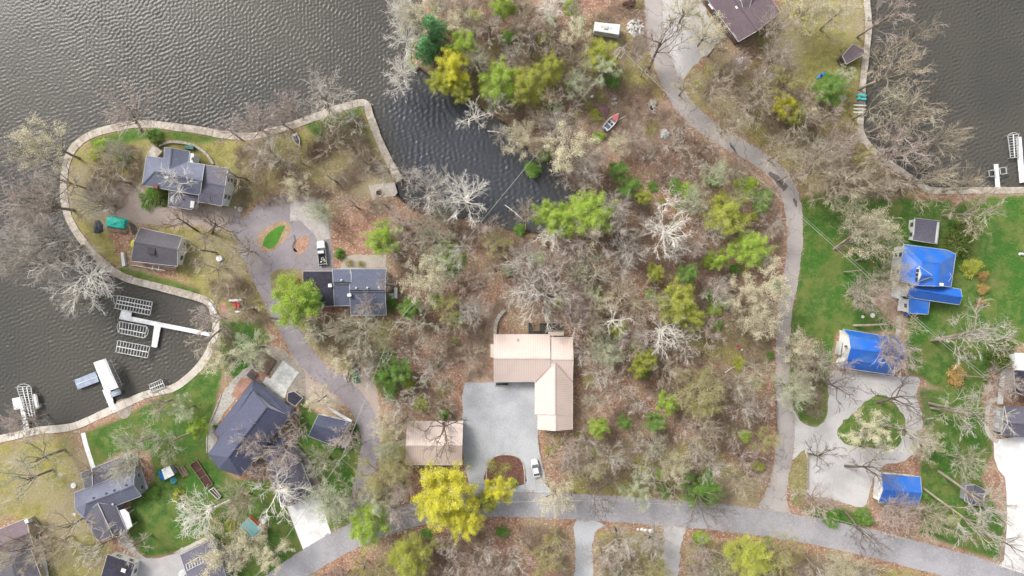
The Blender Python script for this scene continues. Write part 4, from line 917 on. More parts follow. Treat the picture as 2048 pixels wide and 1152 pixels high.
# camper
h = bld('camper_trailer', "boxy white camper trailer parked in the woods beside the white stone heap", 'camper', (1216, 62))
def quadbody(pts, z0, z1, bev=.25):
    mb = MB(); W = [P(x, y, z1) for x, y in pts]; c = sum((q for q in W), Vector()) / len(W)
    W0 = [Vector((q.x, q.y, z0)) for q in W]; W1 = [Vector((q.x, q.y, z1 - bev)) for q in W]; W2 = [c + (q - c) * (1 - bev / max((q - c).length, .01)) for q in W]
    for q in W2: q.z = z1
    ar = sum(W[i].x * W[(i + 1) % 4].y - W[(i + 1) % 4].x * W[i].y for i in range(4))
    if ar < 0: W0, W1, W2 = W0[::-1], W1[::-1], W2[::-1]
    n = len(W); mb.add(W0 + W1 + W2, [tuple(range(n - 1, -1, -1)), tuple(range(2 * n, 3 * n))])
    for k in range(2):
        for i in range(n): mb.f.append((k * n + i, k * n + (i + 1) % n, (k + 1) * n + (i + 1) % n, (k + 1) * n + i))
    return mb
quadbody([(1190, 43), (1242, 48.5), (1239, 70), (1188, 62)], .55, 3.0).build('body', MT['white'], h)
rz = math.atan2(-5.5, 52)
rz = -rz if False else math.atan2(-(48.5 - 43), 52)
for (dx, dy, nm) in ((1204, 52, 'roof_hatch'), (1222, 56, 'roof_hatch')): roofbox(h, nm, dx, dy, 3.06, (.5, .5, .12), MT['trim'], rz)
roofbox(h, 'air_conditioner', 1212, 55, 3.12, (.9, .7, .28), MT['trim'], rz)
for (x, y) in ((1206, 64), (1214, 64.5), (1209, 47), (1216, 48)):
    p = P(x, y, 0); MB().tube([p + Vector((0, -.12, .35)), p + Vector((0, .12, .35))], .35, 12).build('wheel', MT['black'], h)
p = P(1190, 54, 0); MB().bar(p + Vector((0, 0, .55)), p + Vector((-1.3, .15, .5)), .12).build('tow_bar', MT['darkmetal'], h)
for k in range(3): roofbox(h, 'window', 1202 + k * 12, 66.5 + k * 1.3, 1.9, (.9, .1, .6), MT['glass'], rz)
# lake cabin deck at top right
h = bld('boathouse', "weathered shingled boathouse with a dark railed deck at the mossy shore", 'boathouse', (1700, 110))
roof_piece(h, [(1706, 88, 2.6), (1728, 99, 2.6), (1729, 108, 2.7), (1693, 128, 2.6), (1685, 111.6, 2.6)], [(0, 1, 2, 3, 4)], BROWNR, BROWNW, over=.3)
dd = MB(); dd.prism([tuple(P(x, y)[:2]) for x, y in [(1672, 121), (1685, 108), (1694, 128), (1680, 134)]], .3, .45); dk = dd.build('deck', MT['darkwood'], h)
rl = MB()
for a, c in (((1679, 102), (1706, 84)), ((1677, 133), (1697, 126)), ((1688, 100), (1709, 87)), ((1672, 121), (1680, 104))):
    p, q = P(*a), P(*c); rl.bar((p.x, p.y, 1.2), (q.x, q.y, 1.2), .12); rl.bar((p.x, p.y, .3), (p.x, p.y, 1.2), .1); rl.bar((q.x, q.y, .3), (q.x, q.y, 1.2), .1)
rl.build('railing', MT['wood'], dk)
# little shed with blue tarp
h = bld('shed', "tiny white-roofed shed with a blue tarp beside the garden plot", 'shed', (338, 946))
roof_piece(h, [(323, 939.5, 2.2), (338.6, 932, 2.2), (348, 949.5, 2.2), (330, 959, 2.2)], [(0, 1, 2, 3)], MT['white'], GREYW, over=.15)
tb = MB()
W = [P(x, y, z) for x, y, z in ((316, 943, .5), (320, 941, 1.5), (330, 958, 1.4), (328, 962, .5), (320, 957, .4))]
tb.add(W + [q - Vector((0, 0, .3)) for q in W], [(0, 1, 2, 3, 4), (9, 8, 7, 6, 5)] + [(i, i + 5, (i + 1) % 5 + 5, (i + 1) % 5) for i in range(5)])
one('tarp', "bright blue tarp propped against the tiny white-roofed shed", 'tarp', tb, paint('tarp_blue', 30, 130, 215))
one('lumber_pile', "loose pile of pale boards behind the tiny white-roofed shed", 'lumber pile', (lambda m_: [m_.bar(P(350 + k * 3, 930 + (k * 7) % 5, .2 + .1 * (k % 3)), P(364 + k * 2.4, 950 + (k * 5) % 6, .25 + .1 * (k % 3)), .2, .08) for k in range(7)] and m_)(MB()), MT['wood'])
one('tub', "small teal tub between the tiny white-roofed shed and the garden plot", 'tub', MB().tube([P(347, 961, 0), P(347, 961, .5)], [.6, .75], 12), paint('tub_teal', 70, 170, 180))
# ------------------------------------------------------------------ docks and boat lifts
def slab(mb, pts, z0, z1): return mb.prism([tuple(P(x, y, z1)[:2]) for x, y in pts], z0, z1)
def legs(root, pts, z, material=None, r=.06):
    for x, y in pts:
        p = P(x, y, z); MB().tube([(p.x, p.y, -3), (p.x, p.y, z + .35)], r, 6).build('leg', material or MT['galv'], root)
def dock(label, polys, leg_pts, material=None, seams=None, z=.12):
    c = P(*polys[0][0]); t_ = thing('dock', label, 'dock', (c.x, c.y, 0))
    for k, pl in enumerate(polys):
        mb = MB(); slab(mb, pl, z - .16 + .004 * k, z + .004 * k); mb.build('decking', material or MT['dockwhite'], t_)
    legs(t_, leg_pts, z)
    return t_
dock("T-shaped white dock between the three open boat lifts and the shore",
     [[(243, 619), (263.7, 623.8), (262, 633), (423.5, 665.5), (422, 673.5), (238, 638)], [(308.7, 648), (322, 651), (313.6, 695.5), (302.6, 694)]],
     [(240, 638), (243, 620), (262, 624), (300, 650), (350, 660), (395, 669), (304, 693), (313, 694)])
dock("narrow white dock with a square head reaching into the lake by the mossy lawn",
     [[(40, 815), (50, 815), (59, 862), (48, 863)], [(24, 797), (46, 793), (50, 816), (28, 820)]], [(25, 798), (45, 795), (29, 819), (42, 835), (53, 838)])
dock("short white dock leading to the covered boat lift", [[(204, 780), (220, 778), (231, 818), (221, 820)]], [(206, 782), (220, 781), (214, 805), (225, 803)])
def panel(label, pts, leg_pts, line):
    t_ = dock(label, [pts], leg_pts, MT['greydeck'], z=.2)
    s_ = MB(); s_.bar(P(line[0][0], line[0][1], .225), P(line[1][0], line[1][1], .225), .12, .03); s_.build('seam', MT['white'], t_)
panel("wide grey-blue dock platform beside the covered boat lift", [(148, 760), (191, 743), (198, 763), (155.6, 779)], [(149, 761), (157, 777), (190, 745), (175, 768)], [(152, 769), (195, 753)])
panel("small grey-blue dock platform at the shore end of the covered boat lift", [(219, 785), (239.4, 777.4), (243, 788), (222.4, 795)], [(221, 786), (241, 787), (239, 778), (224, 794)], [(221, 790), (241, 783)])
dock("long white dock at the far corner of the lake by its arched lift", [[(2031.6, 274), (2043, 273.4), (2050, 364), (2040, 366)]], [(2032, 275), (2042, 275), (2036, 320), (2046, 320)])
dock("short white dock between two square jet-ski lifts", [[(1988, 328), (1996.5, 328), (2001, 379), (1992, 379)]], [(1989, 329), (1996, 329), (1991, 355), (1999, 355)])
# open boat lifts
def lift(label, c4, nrib, rows=(0, .5, 1), z=.45, arch=False, group='open boat lifts beside the white docks', bunk=True, part=None):
    A0, A1, A2, A3 = [P(x, y, z) for x, y in c4]     # A0->A1 is the long side, A3->A2 its opposite
    c = (A0 + A1 + A2 + A3) / 4; t_ = thing('boat_lift', label, 'boat lift', (c.x, c.y, 0), group)
    L_ = lambda u, v, dz=0: (A0.lerp(A1, u)).lerp(A3.lerp(A2, u), v) + Vector((0, 0, dz))
    fr = MB()
    for (a, b_) in (((0, 0), (1, 0)), ((1, 0), (1, 1)), ((1, 1), (0, 1)), ((0, 1), (0, 0))):
        fr.bar(L_(*a), L_(*b_), .17)
    fr.build('frame', MT['galv'], t_)
    if arch:
        mb = MB()
        for e in arch:
            pts = [L_(e + (.09 * math.sin(math.pi * k / 6)) * (1 if e > .5 else -1), k / 6) for k in range(7)]
            mb.tube(pts, .09, 6)
        mb.build('arched_end', MT['galv'], t_)
    rb = MB()
    for k in range(1, nrib): rb.bar(L_(k / nrib, 0, -.06), L_(k / nrib, 1, -.06), .13)
    rb.build('rib', MT['galv'], t_)
    if bunk:
        for v_ in rows[1:-1]:
            MB().bar(L_(.02, v_, .06), L_(.98, v_, .06), .2, .12).build('bunk', MT['white'], t_)
    for (u, v_) in ((0, 0), (1, 0), (0, 1), (1, 1)):
        p = L_(u, v_); MB().tube([(p.x, p.y, -3), (p.x, p.y, z + .5)], .07, 6).build('leg', MT['galv'], t_)
    return t_
lift("open boat lift nearest the seawall, with an extra inner rail frame", [(236, 591), (305, 604), (300, 630.5), (230.4, 616.5)], 12, (0, .35, .62, 1))
lift("round-ended open boat lift between the T-shaped dock's head and its spur", [(240, 643), (294, 653), (289, 676), (238, 665.5)], 9, (0, .6, 1), arch=(0, 1))
lift("open boat lift beside the tip of the T-shaped dock's spur", [(236, 681), (300, 693), (295, 716), (232, 704)], 11, (0, .5, 1))
lift("small open lift resting against the seawall near the lake patio", [(299, 769), (323, 758.6), (330, 774), (302, 785)], 6, (0, .5, 1))
lift("tall arched boat lift beside the narrow white dock with square head", [(34, 840 - 66), (54, 837), (70.5, 834), (62, 773)], 13, (0, .4, .7, 1), arch=(0,))
lift("small white jet-ski lift on the outer side of the tall arched boat lift", [(66, 789), (72, 817), (78, 815), (73, 788)], 2, (0, .3, .6, 1))
lift("arched boat lift at the far corner of the lake beside the long dock", [(2037, 268), (2037, 314), (2021, 316), (2015.5, 271)], 9, (0, .5, 1), arch=(0,))
lift("square jet-ski lift on the open-lake side of the short white dock", [(1977.6, 341), (1989, 340), (1990, 352), (1979, 353)], 1, bunk=False)
lift("square jet-ski lift between the short white dock and the long dock", [(1999.5, 336), (2012, 334.5), (2013, 347), (2001, 348.5)], 1, bunk=False)
# covered lift
t_ = bld('covered_boat_lift', "boat lift covered by a long white canopy with a wire side frame", 'boat lift', (212, 752))
W = [P(x, y, 3.0) for x, y in ((187, 726), (211.5, 717), (237, 775), (210, 785))]
mid0 = (W[0] + W[1]) / 2 + Vector((0, 0, .75)); mid1 = (W[3] + W[2]) / 2 + Vector((0, 0, .75)); n_ = 8
mb = MB()
rows = []
for k in range(n_ + 1):
    f = k / n_; a = W[0].lerp(W[1], f); b_ = W[3].lerp(W[2], f); dz = .75 * math.sin(math.pi * f) ** .7
    rows.append((a + Vector((0, 0, dz)), b_ + Vector((0, 0, dz))))
vs = [q for r_ in rows for q in r_]
mb.add(vs, [(2 * k, 2 * k + 2, 2 * k + 3, 2 * k + 1) for k in range(n_)] + [tuple(2 * k for k in range(n_ + 1)), tuple(2 * k + 1 for k in range(n_, -1, -1))])
mb.build('canopy', mat('canopy_cloth', A(248, 248, 248, 1.15), A(236, 236, 238), bmp=.05, rough=.6), t_)
fr = MB(); e0, e1 = P(216, 722, 1.8), P(239, 773, 1.8); d_ = (W[1] - W[0]).normalized()
fr.bar(e0 + d_ * .7, e1 + d_ * .7, .1); fr.bar(e0, e1, .1)
for k in range(8): fr.bar(e0.lerp(e1, k / 7), e0.lerp(e1, k / 7) + d_ * .7, .07)
for (q, r_) in ((W[1], e0), (W[2], e1)): fr.bar(q, r_, .08)
fr.build('frame', MT['galv'], t_)
for q in (W[0].lerp(W[2], .08), W[1].lerp(W[3], .08), W[2].lerp(W[0], .08), W[3].lerp(W[1], .08)):
    MB().tube([(q.x, q.y, -3), (q.x, q.y, 3.05)], .07, 6).build('leg', MT['galv'], t_)
# ------------------------------------------------------------------ boats
def hull(mb, L, Wd, Hh, z0, open_=False, nseg=9, point=1.0, inset_=.12, floor=.25):
    """pointed hull along +Y, stern at -L/2; returns nothing, adds faces"""
    def half(t): return Wd / 2 * (1 - max(0, (t - .45) / .55) ** 2.0 * point) * (.86 + .14 * min(1, t / .3))
    st = []
    for k in range(nseg + 1):
        t = k / nseg; y = -L / 2 + L * t; h_ = max(half(t), .02); rise = .18 * Hh * t * t
        st.append((y, h_, rise))
    rings = []
    for (y, h_, rise) in st:
        r_ = [(-h_, y, z0 + Hh + rise), (-h_ * .8, y, z0 + Hh * .35 + rise * .5), (0, y, z0 + rise * 1.2), (h_ * .8, y, z0 + Hh * .35 + rise * .5), (h_, y, z0 + Hh + rise)]
        if open_:
            i_ = max(h_ - inset_, .01); fz = z0 + floor
            r_ += [(i_, y, z0 + Hh + rise), (i_ * .85, y, fz), (-i_ * .85, y, fz), (-i_, y, z0 + Hh + rise)]
        else:
            r_ += [(h_ * .6, y, z0 + Hh + rise + .1), (0, y, z0 + Hh + rise + .16), (-h_ * .6, y, z0 + Hh + rise + .1)]
        rings.append(r_)
    n = len(rings[0]); b0 = mb.add([q for r_ in rings for q in r_], [])
    for k in range(nseg):
        for j in range(n): mb.f.append((b0 + k * n + j, b0 + k * n + (j + 1) % n, b0 + (k + 1) * n + (j + 1) % n, b0 + (k + 1) * n + j))
    mb.f.append(tuple(b0 + j for j in range(n - 1, -1, -1))); mb.f.append(tuple(b0 + nseg * n + j for j in range(n)))
def placed(name, label, cat, stern, bow, z=0, group=None):
    a, b_ = P(*stern), P(*bow); c = (a + b_) / 2; t_ = thing(name, label, cat, (c.x, c.y, z), group)
    d = b_ - a; t_.rotation_euler = (0, 0, math.atan2(d.y, d.x) - math.pi / 2); return t_, d.length
def lb(mb, name, material, root, smooth=False): return mb.build(name, material, root, smooth, world=False)
t_, L = placed('rowboat', "small white rowboat pulled up on the grass by the point's seawall", 'boat', (589, 268), (600, 293), .02)
mb = MB(); hull(mb, L, 1.5, .5, 0, True); lb(mb, 'hull', MT['white'], t_)
for y in (-.9, 0, .9): lb(MB().box((0, y, .42), (1.15, .25, .05)), 'bench', MT['wood'], t_)
lb(MB().box((0, 0, .29), (.9, 2.2, .02)), 'floor', MT['darkmetal'], t_)
t_, L = placed('motorboat', "motorboat with a pink-red bow resting beside the maroon tarp", 'boat', (1209, 260), (1237, 229), .35)
mb = MB(); hull(mb, L, 1.9, .7, 0, True, floor=.3); lb(mb, 'hull', MT['white'], t_)
fd = MB(); fd.add([(-.78, .45, .78), (.78, .45, .78), (.6, 1.3, .84), (.05, 2.35, .9), (-.05, 2.35, .9), (-.6, 1.3, .84), (-.78, .45, .7), (.78, .45, .7), (.6, 1.3, .76), (.05, 2.35, .82), (-.05, 2.35, .82), (-.6, 1.3, .76)], [(0, 1, 2, 3, 4, 5), (11, 10, 9, 8, 7, 6)] + [(i, i + 6, (i + 1) % 6 + 6, (i + 1) % 6) for i in range(6)])
lb(fd, 'foredeck', paint('bow_red', 214, 110, 112), t_)
lb(MB().box((0, .3, .85), (1.3, .1, .4), rx=.4), 'windscreen', MT['glass'], t_)
for x in (-.4, .4): lb(MB().box((x, -.5, .6), (.45, .5, .5), 0, .06), 'seat', MT['black'], t_)
lb(MB().box((0, -L / 2 - .15, .6), (.4, .45, .9), 0, .08), 'outboard_motor', paint('motor_blue', 70, 86, 140), t_)
lb(MB().box((0, -1.5, .32), (1.3, 1.0, .04)), 'floor', paint('carpet_blue', 90, 100, 130), t_)
lb(MB().bar((0, -L / 2, -.05), (0, L / 2 + .9, -.05), .12), 'trailer_beam', MT['darkmetal'], t_)
for x in (-.85, .85): lb(MB().tube([(x - .1, -.9, -.07), (x + .1, -.9, -.07)], .28, 12), 'wheel', MT['black'], t_)
t_, L = placed('covered_boat', "small boat under a white cover on the grass beside the slate-blue-roofed shed", 'boat', (688, 891), (703, 865), .35)
mb = MB(); hull(mb, L, 1.75, .6, 0, False); lb(mb, 'cover', MT['white'], t_)
lb(MB().box((0, -L / 2 - .2, .45), (.45, .45, .6), 0, .08), 'outboard_motor', MT['trim'], t_)
lb(MB().bar((0, -L / 2, -.05), (0, L / 2 + .5, -.05), .12), 'trailer_beam', MT['galv'], t_)
for x in (-.8, .8): lb(MB().tube([(x - .1, -.4, -.08), (x + .1, -.4, -.08)], .27, 12), 'wheel', MT['black'], t_)
def kayak(label, stern, bow, col, wd=.75, z=.05, cock=True, group=None, cat='kayak', nm='kayak'):
    t_, L = placed(nm, label, cat, stern, bow, z, group)
    mb = MB(); n = 10; rings = []
    for k in range(n + 1):
        t = k / n; h_ = wd / 2 * max(math.sin(math.pi * min(max(t, .02), .98)) ** .6, .06); y = -L / 2 + L * t
        rings.append([(h_ * math.cos(a), y, .18 + .2 * math.sin(a) * (h_ / (wd / 2)) ** .5) for a in [2 * math.pi * j / 8 for j in range(8)]])
    b0 = mb.add([q for r_ in rings for q in r_], [])
    for k in range(n):
        for j in range(8): mb.f.append((b0 + k * 8 + j, b0 + k * 8 + (j + 1) % 8, b0 + (k + 1) * 8 + (j + 1) % 8, b0 + (k + 1) * 8 + j))
    mb.f.append(tuple(b0 + j for j in range(7, -1, -1))); mb.f.append(tuple(b0 + n * 8 + j for j in range(8)))
    lb(mb, 'hull', col, t_, True)
    if cock: lb(MB().tube([(0, -.1, .3), (0, -.1, .41)], [.26, .3], 12), 'cockpit', MT['black'], t_)
    return t_
kg = 'small boats lying on the mossy lawn'
kayak("blue kayak lying above the round green bush on the mossy lawn", (1632, 158), (1651, 145), paint('kayak_blue', 45, 145, 215), .95, group=kg)
kayak("pale grey kayak lying beside the blue kayak", (1648, 157), (1658, 149.5), paint('kayak_grey', 205, 200, 195), .8, group=kg)
kayak("white canoe lying next to the pale grey kayak", (1651, 160), (1664, 151), MT['white'], .7, group=kg)
kayak("short cream kayak nearest the round green bush", (1665, 161), (1672, 156), paint('kayak_cream', 225, 210, 170), .8, group=kg)
kayak("red kayak at the end of the broken white deck", (81, 1064), (89, 1075), paint('kayak_red', 224, 110, 78), .85)
kayak("orange kayak lying just below the red kayak", (87.5, 1077), (94, 1093), paint('kayak_orange', 238, 150, 72), .8)
kayak("yellow kayak standing by the corner of the dark grey-roofed house", (264.5, 495), (268.5, 479), paint('kayak_yellow', 230, 225, 30), 1.0, cock=False)
# pedal boat
t_, L = placed('pedal_boat', "turquoise pedal boat sitting on the seawall beside the wooden platform", 'boat', (1712.5, 195), (1731, 196), .15)
mb = MB(); mb.box((-.45, 0, .25), (.5, L, .5), 0, .12); mb.box((.45, 0, .25), (.5, L, .5), 0, .12); mb.box((0, 0, .35), (1.4, L * .8, .25), 0, .08); lb(mb, 'hull', paint('boat_turquoise', 90, 214, 206), t_)
lb(MB().box((0, .1, .5), (.3, 1.2, .1), 0, .03), 'footwell', MT['darkmetal'], t_)
for x in (-.4, .4): lb(MB().box((x, -.5, .6), (.4, .45, .3), 0, .08), 'seat', paint('boat_turquoise', 90, 214, 206), t_)
# ------------------------------------------------------------------ vehicles
def wheels(root, xs, ys, r=.36, z=None):
    for x in xs:
        for y in ys:
            s = 1 if x > 0 else -1
            t2 = lb(MB().tube([(x - .12, y, r), (x + .12, y, r)], r, 16), 'wheel', MT['black'], root)
            lb(MB().tube([(x + .10 * s, y, r), (x + .135 * s, y, r)], r * .6, 12), 'rim', MT['galv'], t2)
def body(mb, prof, w0):
    """prof: list of (y, zbottom, ztop, halfwidth) stations"""
    rings = []
    for (y, zb, zt, hw) in prof:
        rings.append([(-hw, y, zb), (hw, y, zb), (hw, y, zt - .12), (hw * .9, y, zt), (-hw * .9, y, zt), (-hw, y, zt - .12)])
    b0 = mb.add([q for r_ in rings for q in r_], []); n = 6
    for k in range(len(rings) - 1):
        for j in range(n): mb.f.append((b0 + k * n + j, b0 + k * n + (j + 1) % n, b0 + (k + 1) * n + (j + 1) % n, b0 + (k + 1) * n + j))
    mb.f.append(tuple(b0 + j for j in range(n - 1, -1, -1))); mb.f.append(tuple(b0 + (len(rings) - 1) * n + j for j in range(n)))
    return mb
t_, L = placed('pickup_truck', "white pickup truck with a loaded black bed on the asphalt court", 'pickup truck', (648, 529), (643, 482), .02)
wp = paint('car_white', 240, 240, 240, .25)
hl = L / 2
lb(body(MB(), [(-.35, .35, 1.0, .98), (hl - 2.2, .35, 1.1, .98), (hl - .5, .35, 1.02, .95), (hl - .1, .38, .9, .86), (hl, .45, .75, .8)], 1), 'body', wp, t_)
lb(body(MB(), [(-.3, 1.0, 1.62, .82), (-.15, 1.0, 1.78, .78), (hl - 2.5, 1.0, 1.8, .78), (hl - 1.75, 1.0, 1.12, .86)], 1), 'cab', wp, t_)
ws = MB(); ws.add([(-.76, hl - 2.42, 1.79), (.76, hl - 2.42, 1.79), (.84, hl - 1.72, 1.2), (-.84, hl - 1.72, 1.2), (-.76, hl - 2.46, 1.72), (.76, hl - 2.46, 1.72), (.84, hl - 1.8, 1.12), (-.84, hl - 1.8, 1.12)], [(3, 2, 1, 0), (4, 5, 6, 7), (0, 1, 5, 4), (1, 2, 6, 5), (2, 3, 7, 6), (3, 0, 4, 7)]); lb(ws, 'windscreen', MT['glass'], t_)
lb(MB().box((0, -.3, 1.42), (1.4, .08, .4)), 'rear_window', MT['glass'], t_)
for s in (-1, 1):
    lb(MB().box((.84 * s, hl - 2.9, 1.4), (.05, 1.1, .4), ry=-.12 * s), 'side_window', MT['glass'], t_)
    lb(MB().box((.94 * s, -hl / 2 - .3, .8), (.1, hl - .05, .65), 0, .03), 'bed_side', wp, t_)
    lb(MB().box((1.08 * s, hl - 2.0, 1.1), (.2, .12, .18), 0, .03), 'mirror', MT['black'], t_)
    lb(MB().box((.68 * s, hl - .03, .75), (.3, .08, .2)), 'headlight', MT['glass'], t_)
    lb(MB().box((.85 * s, -hl + .02, .85), (.14, .06, .3)), 'tail_light', paint('lamp_red', 190, 30, 30), t_)
lb(MB().box((0, -hl / 2 - .3, .62), (1.78, hl - .1, .08)), 'bed_floor', MT['black'], t_)
lb(MB().box((0, -hl + .05, .85), (1.8, .08, .5), 0, .02), 'tailgate', wp, t_); lb(MB().box((0, -hl - .06, .5), (1.85, .14, .18), 0, .03), 'rear_bumper', MT['galv'], t_)
lb(MB().box((0, hl + .02, .5), (1.7, .12, .2), 0, .03), 'front_bumper', MT['galv'], t_)
wheels(t_, (-.9, .9), (-hl + 1.15, hl - 1.0), .4)
def onbed(name, label, cat, mb, m_):
    o = mb.build(name, m_, None, True); o.location = t_.location; o.rotation_euler = t_.rotation_euler; return tag(o, label, cat)
tr = MB()
for k in range(16):
    a, b2 = 2 * math.pi * k / 16, 2 * math.pi * (k + 1) / 16
    tr.tube([(.05 + .3 * math.cos(a), -1.5 + .3 * math.sin(a), .78), (.05 + .3 * math.cos(b2), -1.5 + .3 * math.sin(b2), .78)], .09, 6, False)
onbed('wheel_hoop', "pale ring lying in the middle of the pickup's black bed", 'hoop', tr, MT['galv'])
onbed('bucket', "white bucket standing near the tailgate in the pickup's bed", 'bucket', MB().cyl((-.3, -2.2, .67), .16, .35, 10, .2), MT['white'])
onbed('bag', "grey lumpy bag lying in the pickup's bed beside the ring", 'bag', MB().ball((.5, -2.0, .78), .28, (1, 1.2, .6), 3, .2), MT['stone'])
def sedan(label, a, b_, pm, hatch=False):
    t_, L = placed('parked_car', label, 'car', a, b_, .03); hl = L / 2; w_ = .88
    lb(body(MB(), [(-hl, .4, .78, .7), (-hl + .2, .3, .95, .84), (-hl + 1.0, .28, .98, w_), (hl - 1.3, .28, .95, w_), (hl - .3, .3, .8, .82), (hl, .4, .65, .66)], 1), 'body', pm, t_)
    lb(body(MB(), [(-hl + .45, .9, 1.02, .76), (-hl + 1.1, .9, 1.42, .68), (hl - 2.0, .9, 1.44, .68), (hl - 1.2, .9, .98, .78)], 1), 'cabin', pm, t_)
    def glassq(y0, z0, h0, y1, z1, h1, nm):
        g = MB(); g.add([(-h0, y0, z0), (h0, y0, z0), (h1, y1, z1), (-h1, y1, z1), (-h0, y0, z0 - .05), (h0, y0, z0 - .05), (h1, y1, z1 - .05), (-h1, y1, z1 - .05)], [(3, 2, 1, 0), (4, 5, 6, 7), (0, 1, 5, 4), (1, 2, 6, 5), (2, 3, 7, 6), (3, 0, 4, 7)]); lb(g, nm, MT['glass'], t_)
    glassq(hl - 1.95, 1.46, .6, hl - 1.22, 1.03, .7, 'windscreen'); glassq(-hl + 1.08, 1.45, .6, -hl + .5, 1.07, .68, 'rear_window')
    for s in (-1, 1):
        lb(MB().box((.735 * s, -.15, 1.2), (.05, L * .38, .3), ry=-.2 * s), 'side_window', MT['glass'], t_)
        lb(MB().box((.58 * s, hl - .08, .65), (.3, .16, .14), 0, .03), 'headlight', MT['galv'], t_)
        lb(MB().box((.62 * s, -hl + .06, .75), (.28, .12, .14), 0, .03), 'tail_light', paint('lamp_red', 190, 30, 30), t_)
        lb(MB().box((.95 * s, hl - 1.55, .98), (.18, .12, .12), 0, .03), 'mirror', pm, t_)
    wheels(t_, (-.8, .8), (-hl + .85, hl - .85), .32)
    return t_
sedan("white car parked beside the stone-edged planting bed in the gravel courtyard", (1074, 953), (1067.5, 917), paint('car_white', 240, 240, 240, .25))
sedan("red car parked under the lime-green tree beside the flat-roofed garage end", (601, 565), (566, 563), paint('car_red', 190, 40, 44, .25))
# compact tractor
t_, L = placed('tractor', "small green compact tractor parked on the gravel by the west lane", 'tractor', (709, 731), (713, 760), .02)
gp = paint('tractor_green', 30, 150, 90)
lb(MB().box((0, .75, .8), (.7, 1.2, .55), 0, .12), 'hood', gp, t_); lb(MB().box((0, -.3, .6), (.55, 1.5, .35), 0, .05), 'frame', MT['black'], t_)
lb(MB().box((0, -.55, .95), (.5, .5, .16), 0, .06).box((0, -.8, 1.15), (.5, .1, .4), 0, .04), 'seat', paint('tractor_yellow', 225, 205, 60), t_)
for s in (-1, 1):
    lb(MB().tube([(.5 * s - .15, -.75, .58), (.5 * s + .15, -.75, .58)], .58, 16), 'rear_wheel', MT['black'], t_)
    lb(MB().tube([(.48 * s - .1, 1.0, .36), (.48 * s + .1, 1.0, .36)], .36, 14), 'front_wheel', MT['black'], t_)
    lb(MB().box((.5 * s, -.75, 1.2), (.36, .9, .08), 0, .03), 'fender', gp, t_)
    lb(MB().bar((.38 * s, .3, .9), (.38 * s, 1.9, .45), .1), 'loader_arm', gp, t_)
    lb(MB().bar((.45 * s, -1.0, .9), (.45 * s, -1.05, 2.1), .08), 'roll_bar', MT['black'], t_)
lb(MB().bar((-.45, -1.05, 2.1), (.45, -1.05, 2.1), .08), 'roll_bar', MT['black'], t_)
lb(MB().box((0, 2.0, .35), (1.35, .4, .5), 0, .05), 'bucket', gp, t_)
lb(MB().tube([(0, 0, 1.15), (0, .04, 1.18)], .2, 12), 'steering_wheel', MT['black'], t_)
lb(MB().box((0, -1.6, .4), (1.2, .7, .35), 0, .06), 'mower_deck', MT['darkmetal'], t_)
# ------------------------------------------------------------------ heaps, tarps, yard things
def heap(name, label, cat, px, py, rx, ry, n, sz, material, seed, group=None, hz=.6):
    rg = random.Random(seed); mb = MB()
    for k in range(n):
        a = rg.uniform(0, 6.28); r_ = math.sqrt(rg.random()); p = P(px + rx * r_ * math.cos(a), py + ry * r_ * math.sin(a))
        z = hz * (1 - r_) * rg.uniform(.3, 1)
        mb.ball((p.x, p.y, z + sz * .3), sz * rg.uniform(.5, 1.2), (1, rg.uniform(.7, 1.3), rg.uniform(.5, .9)), seed * 100 + k, .25, 6, 4)
    return one(name, label, cat, mb, material, group)
heap('stone_heap', "white rubble stone heap between the camper and the lane", 'stone heap', 1272, 56, 17, 18, 150, .3, mat('rubble_white', A(232, 230, 224), A(190, 186, 178), A(120, 115, 108), big=1.2, fine=3, amt=.6), 1, hz=.3)
heap('brush_heap', "dark purplish brush heap at the top edge of the woods near the lane", 'brush heap', 1260, 9, 11, 6, 50, .5, MT['soil'], 2)
heap('ash_heap', "burnt black and straw-coloured ash heap in the red leaf litter", 'ash heap', 1305, 214, 8, 14, 60, .35, MT['stone'], 3)
heap('ash_heap', "small black burnt core of the straw-coloured ash heap", 'ash heap', 1303, 217, 4, 5, 14, .35, MT['black'], 4)
heap('scrap_heap', "black and white scrap heap half under bare trees beside the side lane", 'scrap heap', 1328, 268, 8, 8, 40, .4, MT['galv'], 5)
heap('rock_heap', "long pale rock heap next to the small green tractor", 'rock heap', 694, 752, 5, 12, 60, .35, MT['stone'], 6)
heap('boulder_heap', "pale stones beside the maroon tarp and the motorboat", 'stone heap', 1229, 203, 5, 12, 26, .38, MT['stone'], 7)
for k, (x, y, r_, lab) in enumerate([(1275.5, 1058, .35, "smallest white boulder, nearest the brown south drive's far neighbour"), (1283, 1059, .4, "second small white boulder in the roadside row"), (1290, 1060, .45, "middle-sized white boulder in the roadside row"), (1295, 1061, .4, "white boulder next to the largest one in the roadside row"), (1301, 1062, .75, "largest white boulder in the row along the main road")]):
    p = P(x, y); one('boulder', lab, 'boulder', MB().ball((p.x, p.y, r_ * .5), r_, (1, .85, .75), 50 + k, .15), MT['concwhite'], "white boulders in a row along the main road")
p = P(1140, 914); one('boulder', "lone pale boulder in the leaf litter east of the parked white car", 'boulder', MB().ball((p.x, p.y, .3), .5, (1, .8, .7), 61, .15), MT['stone'])
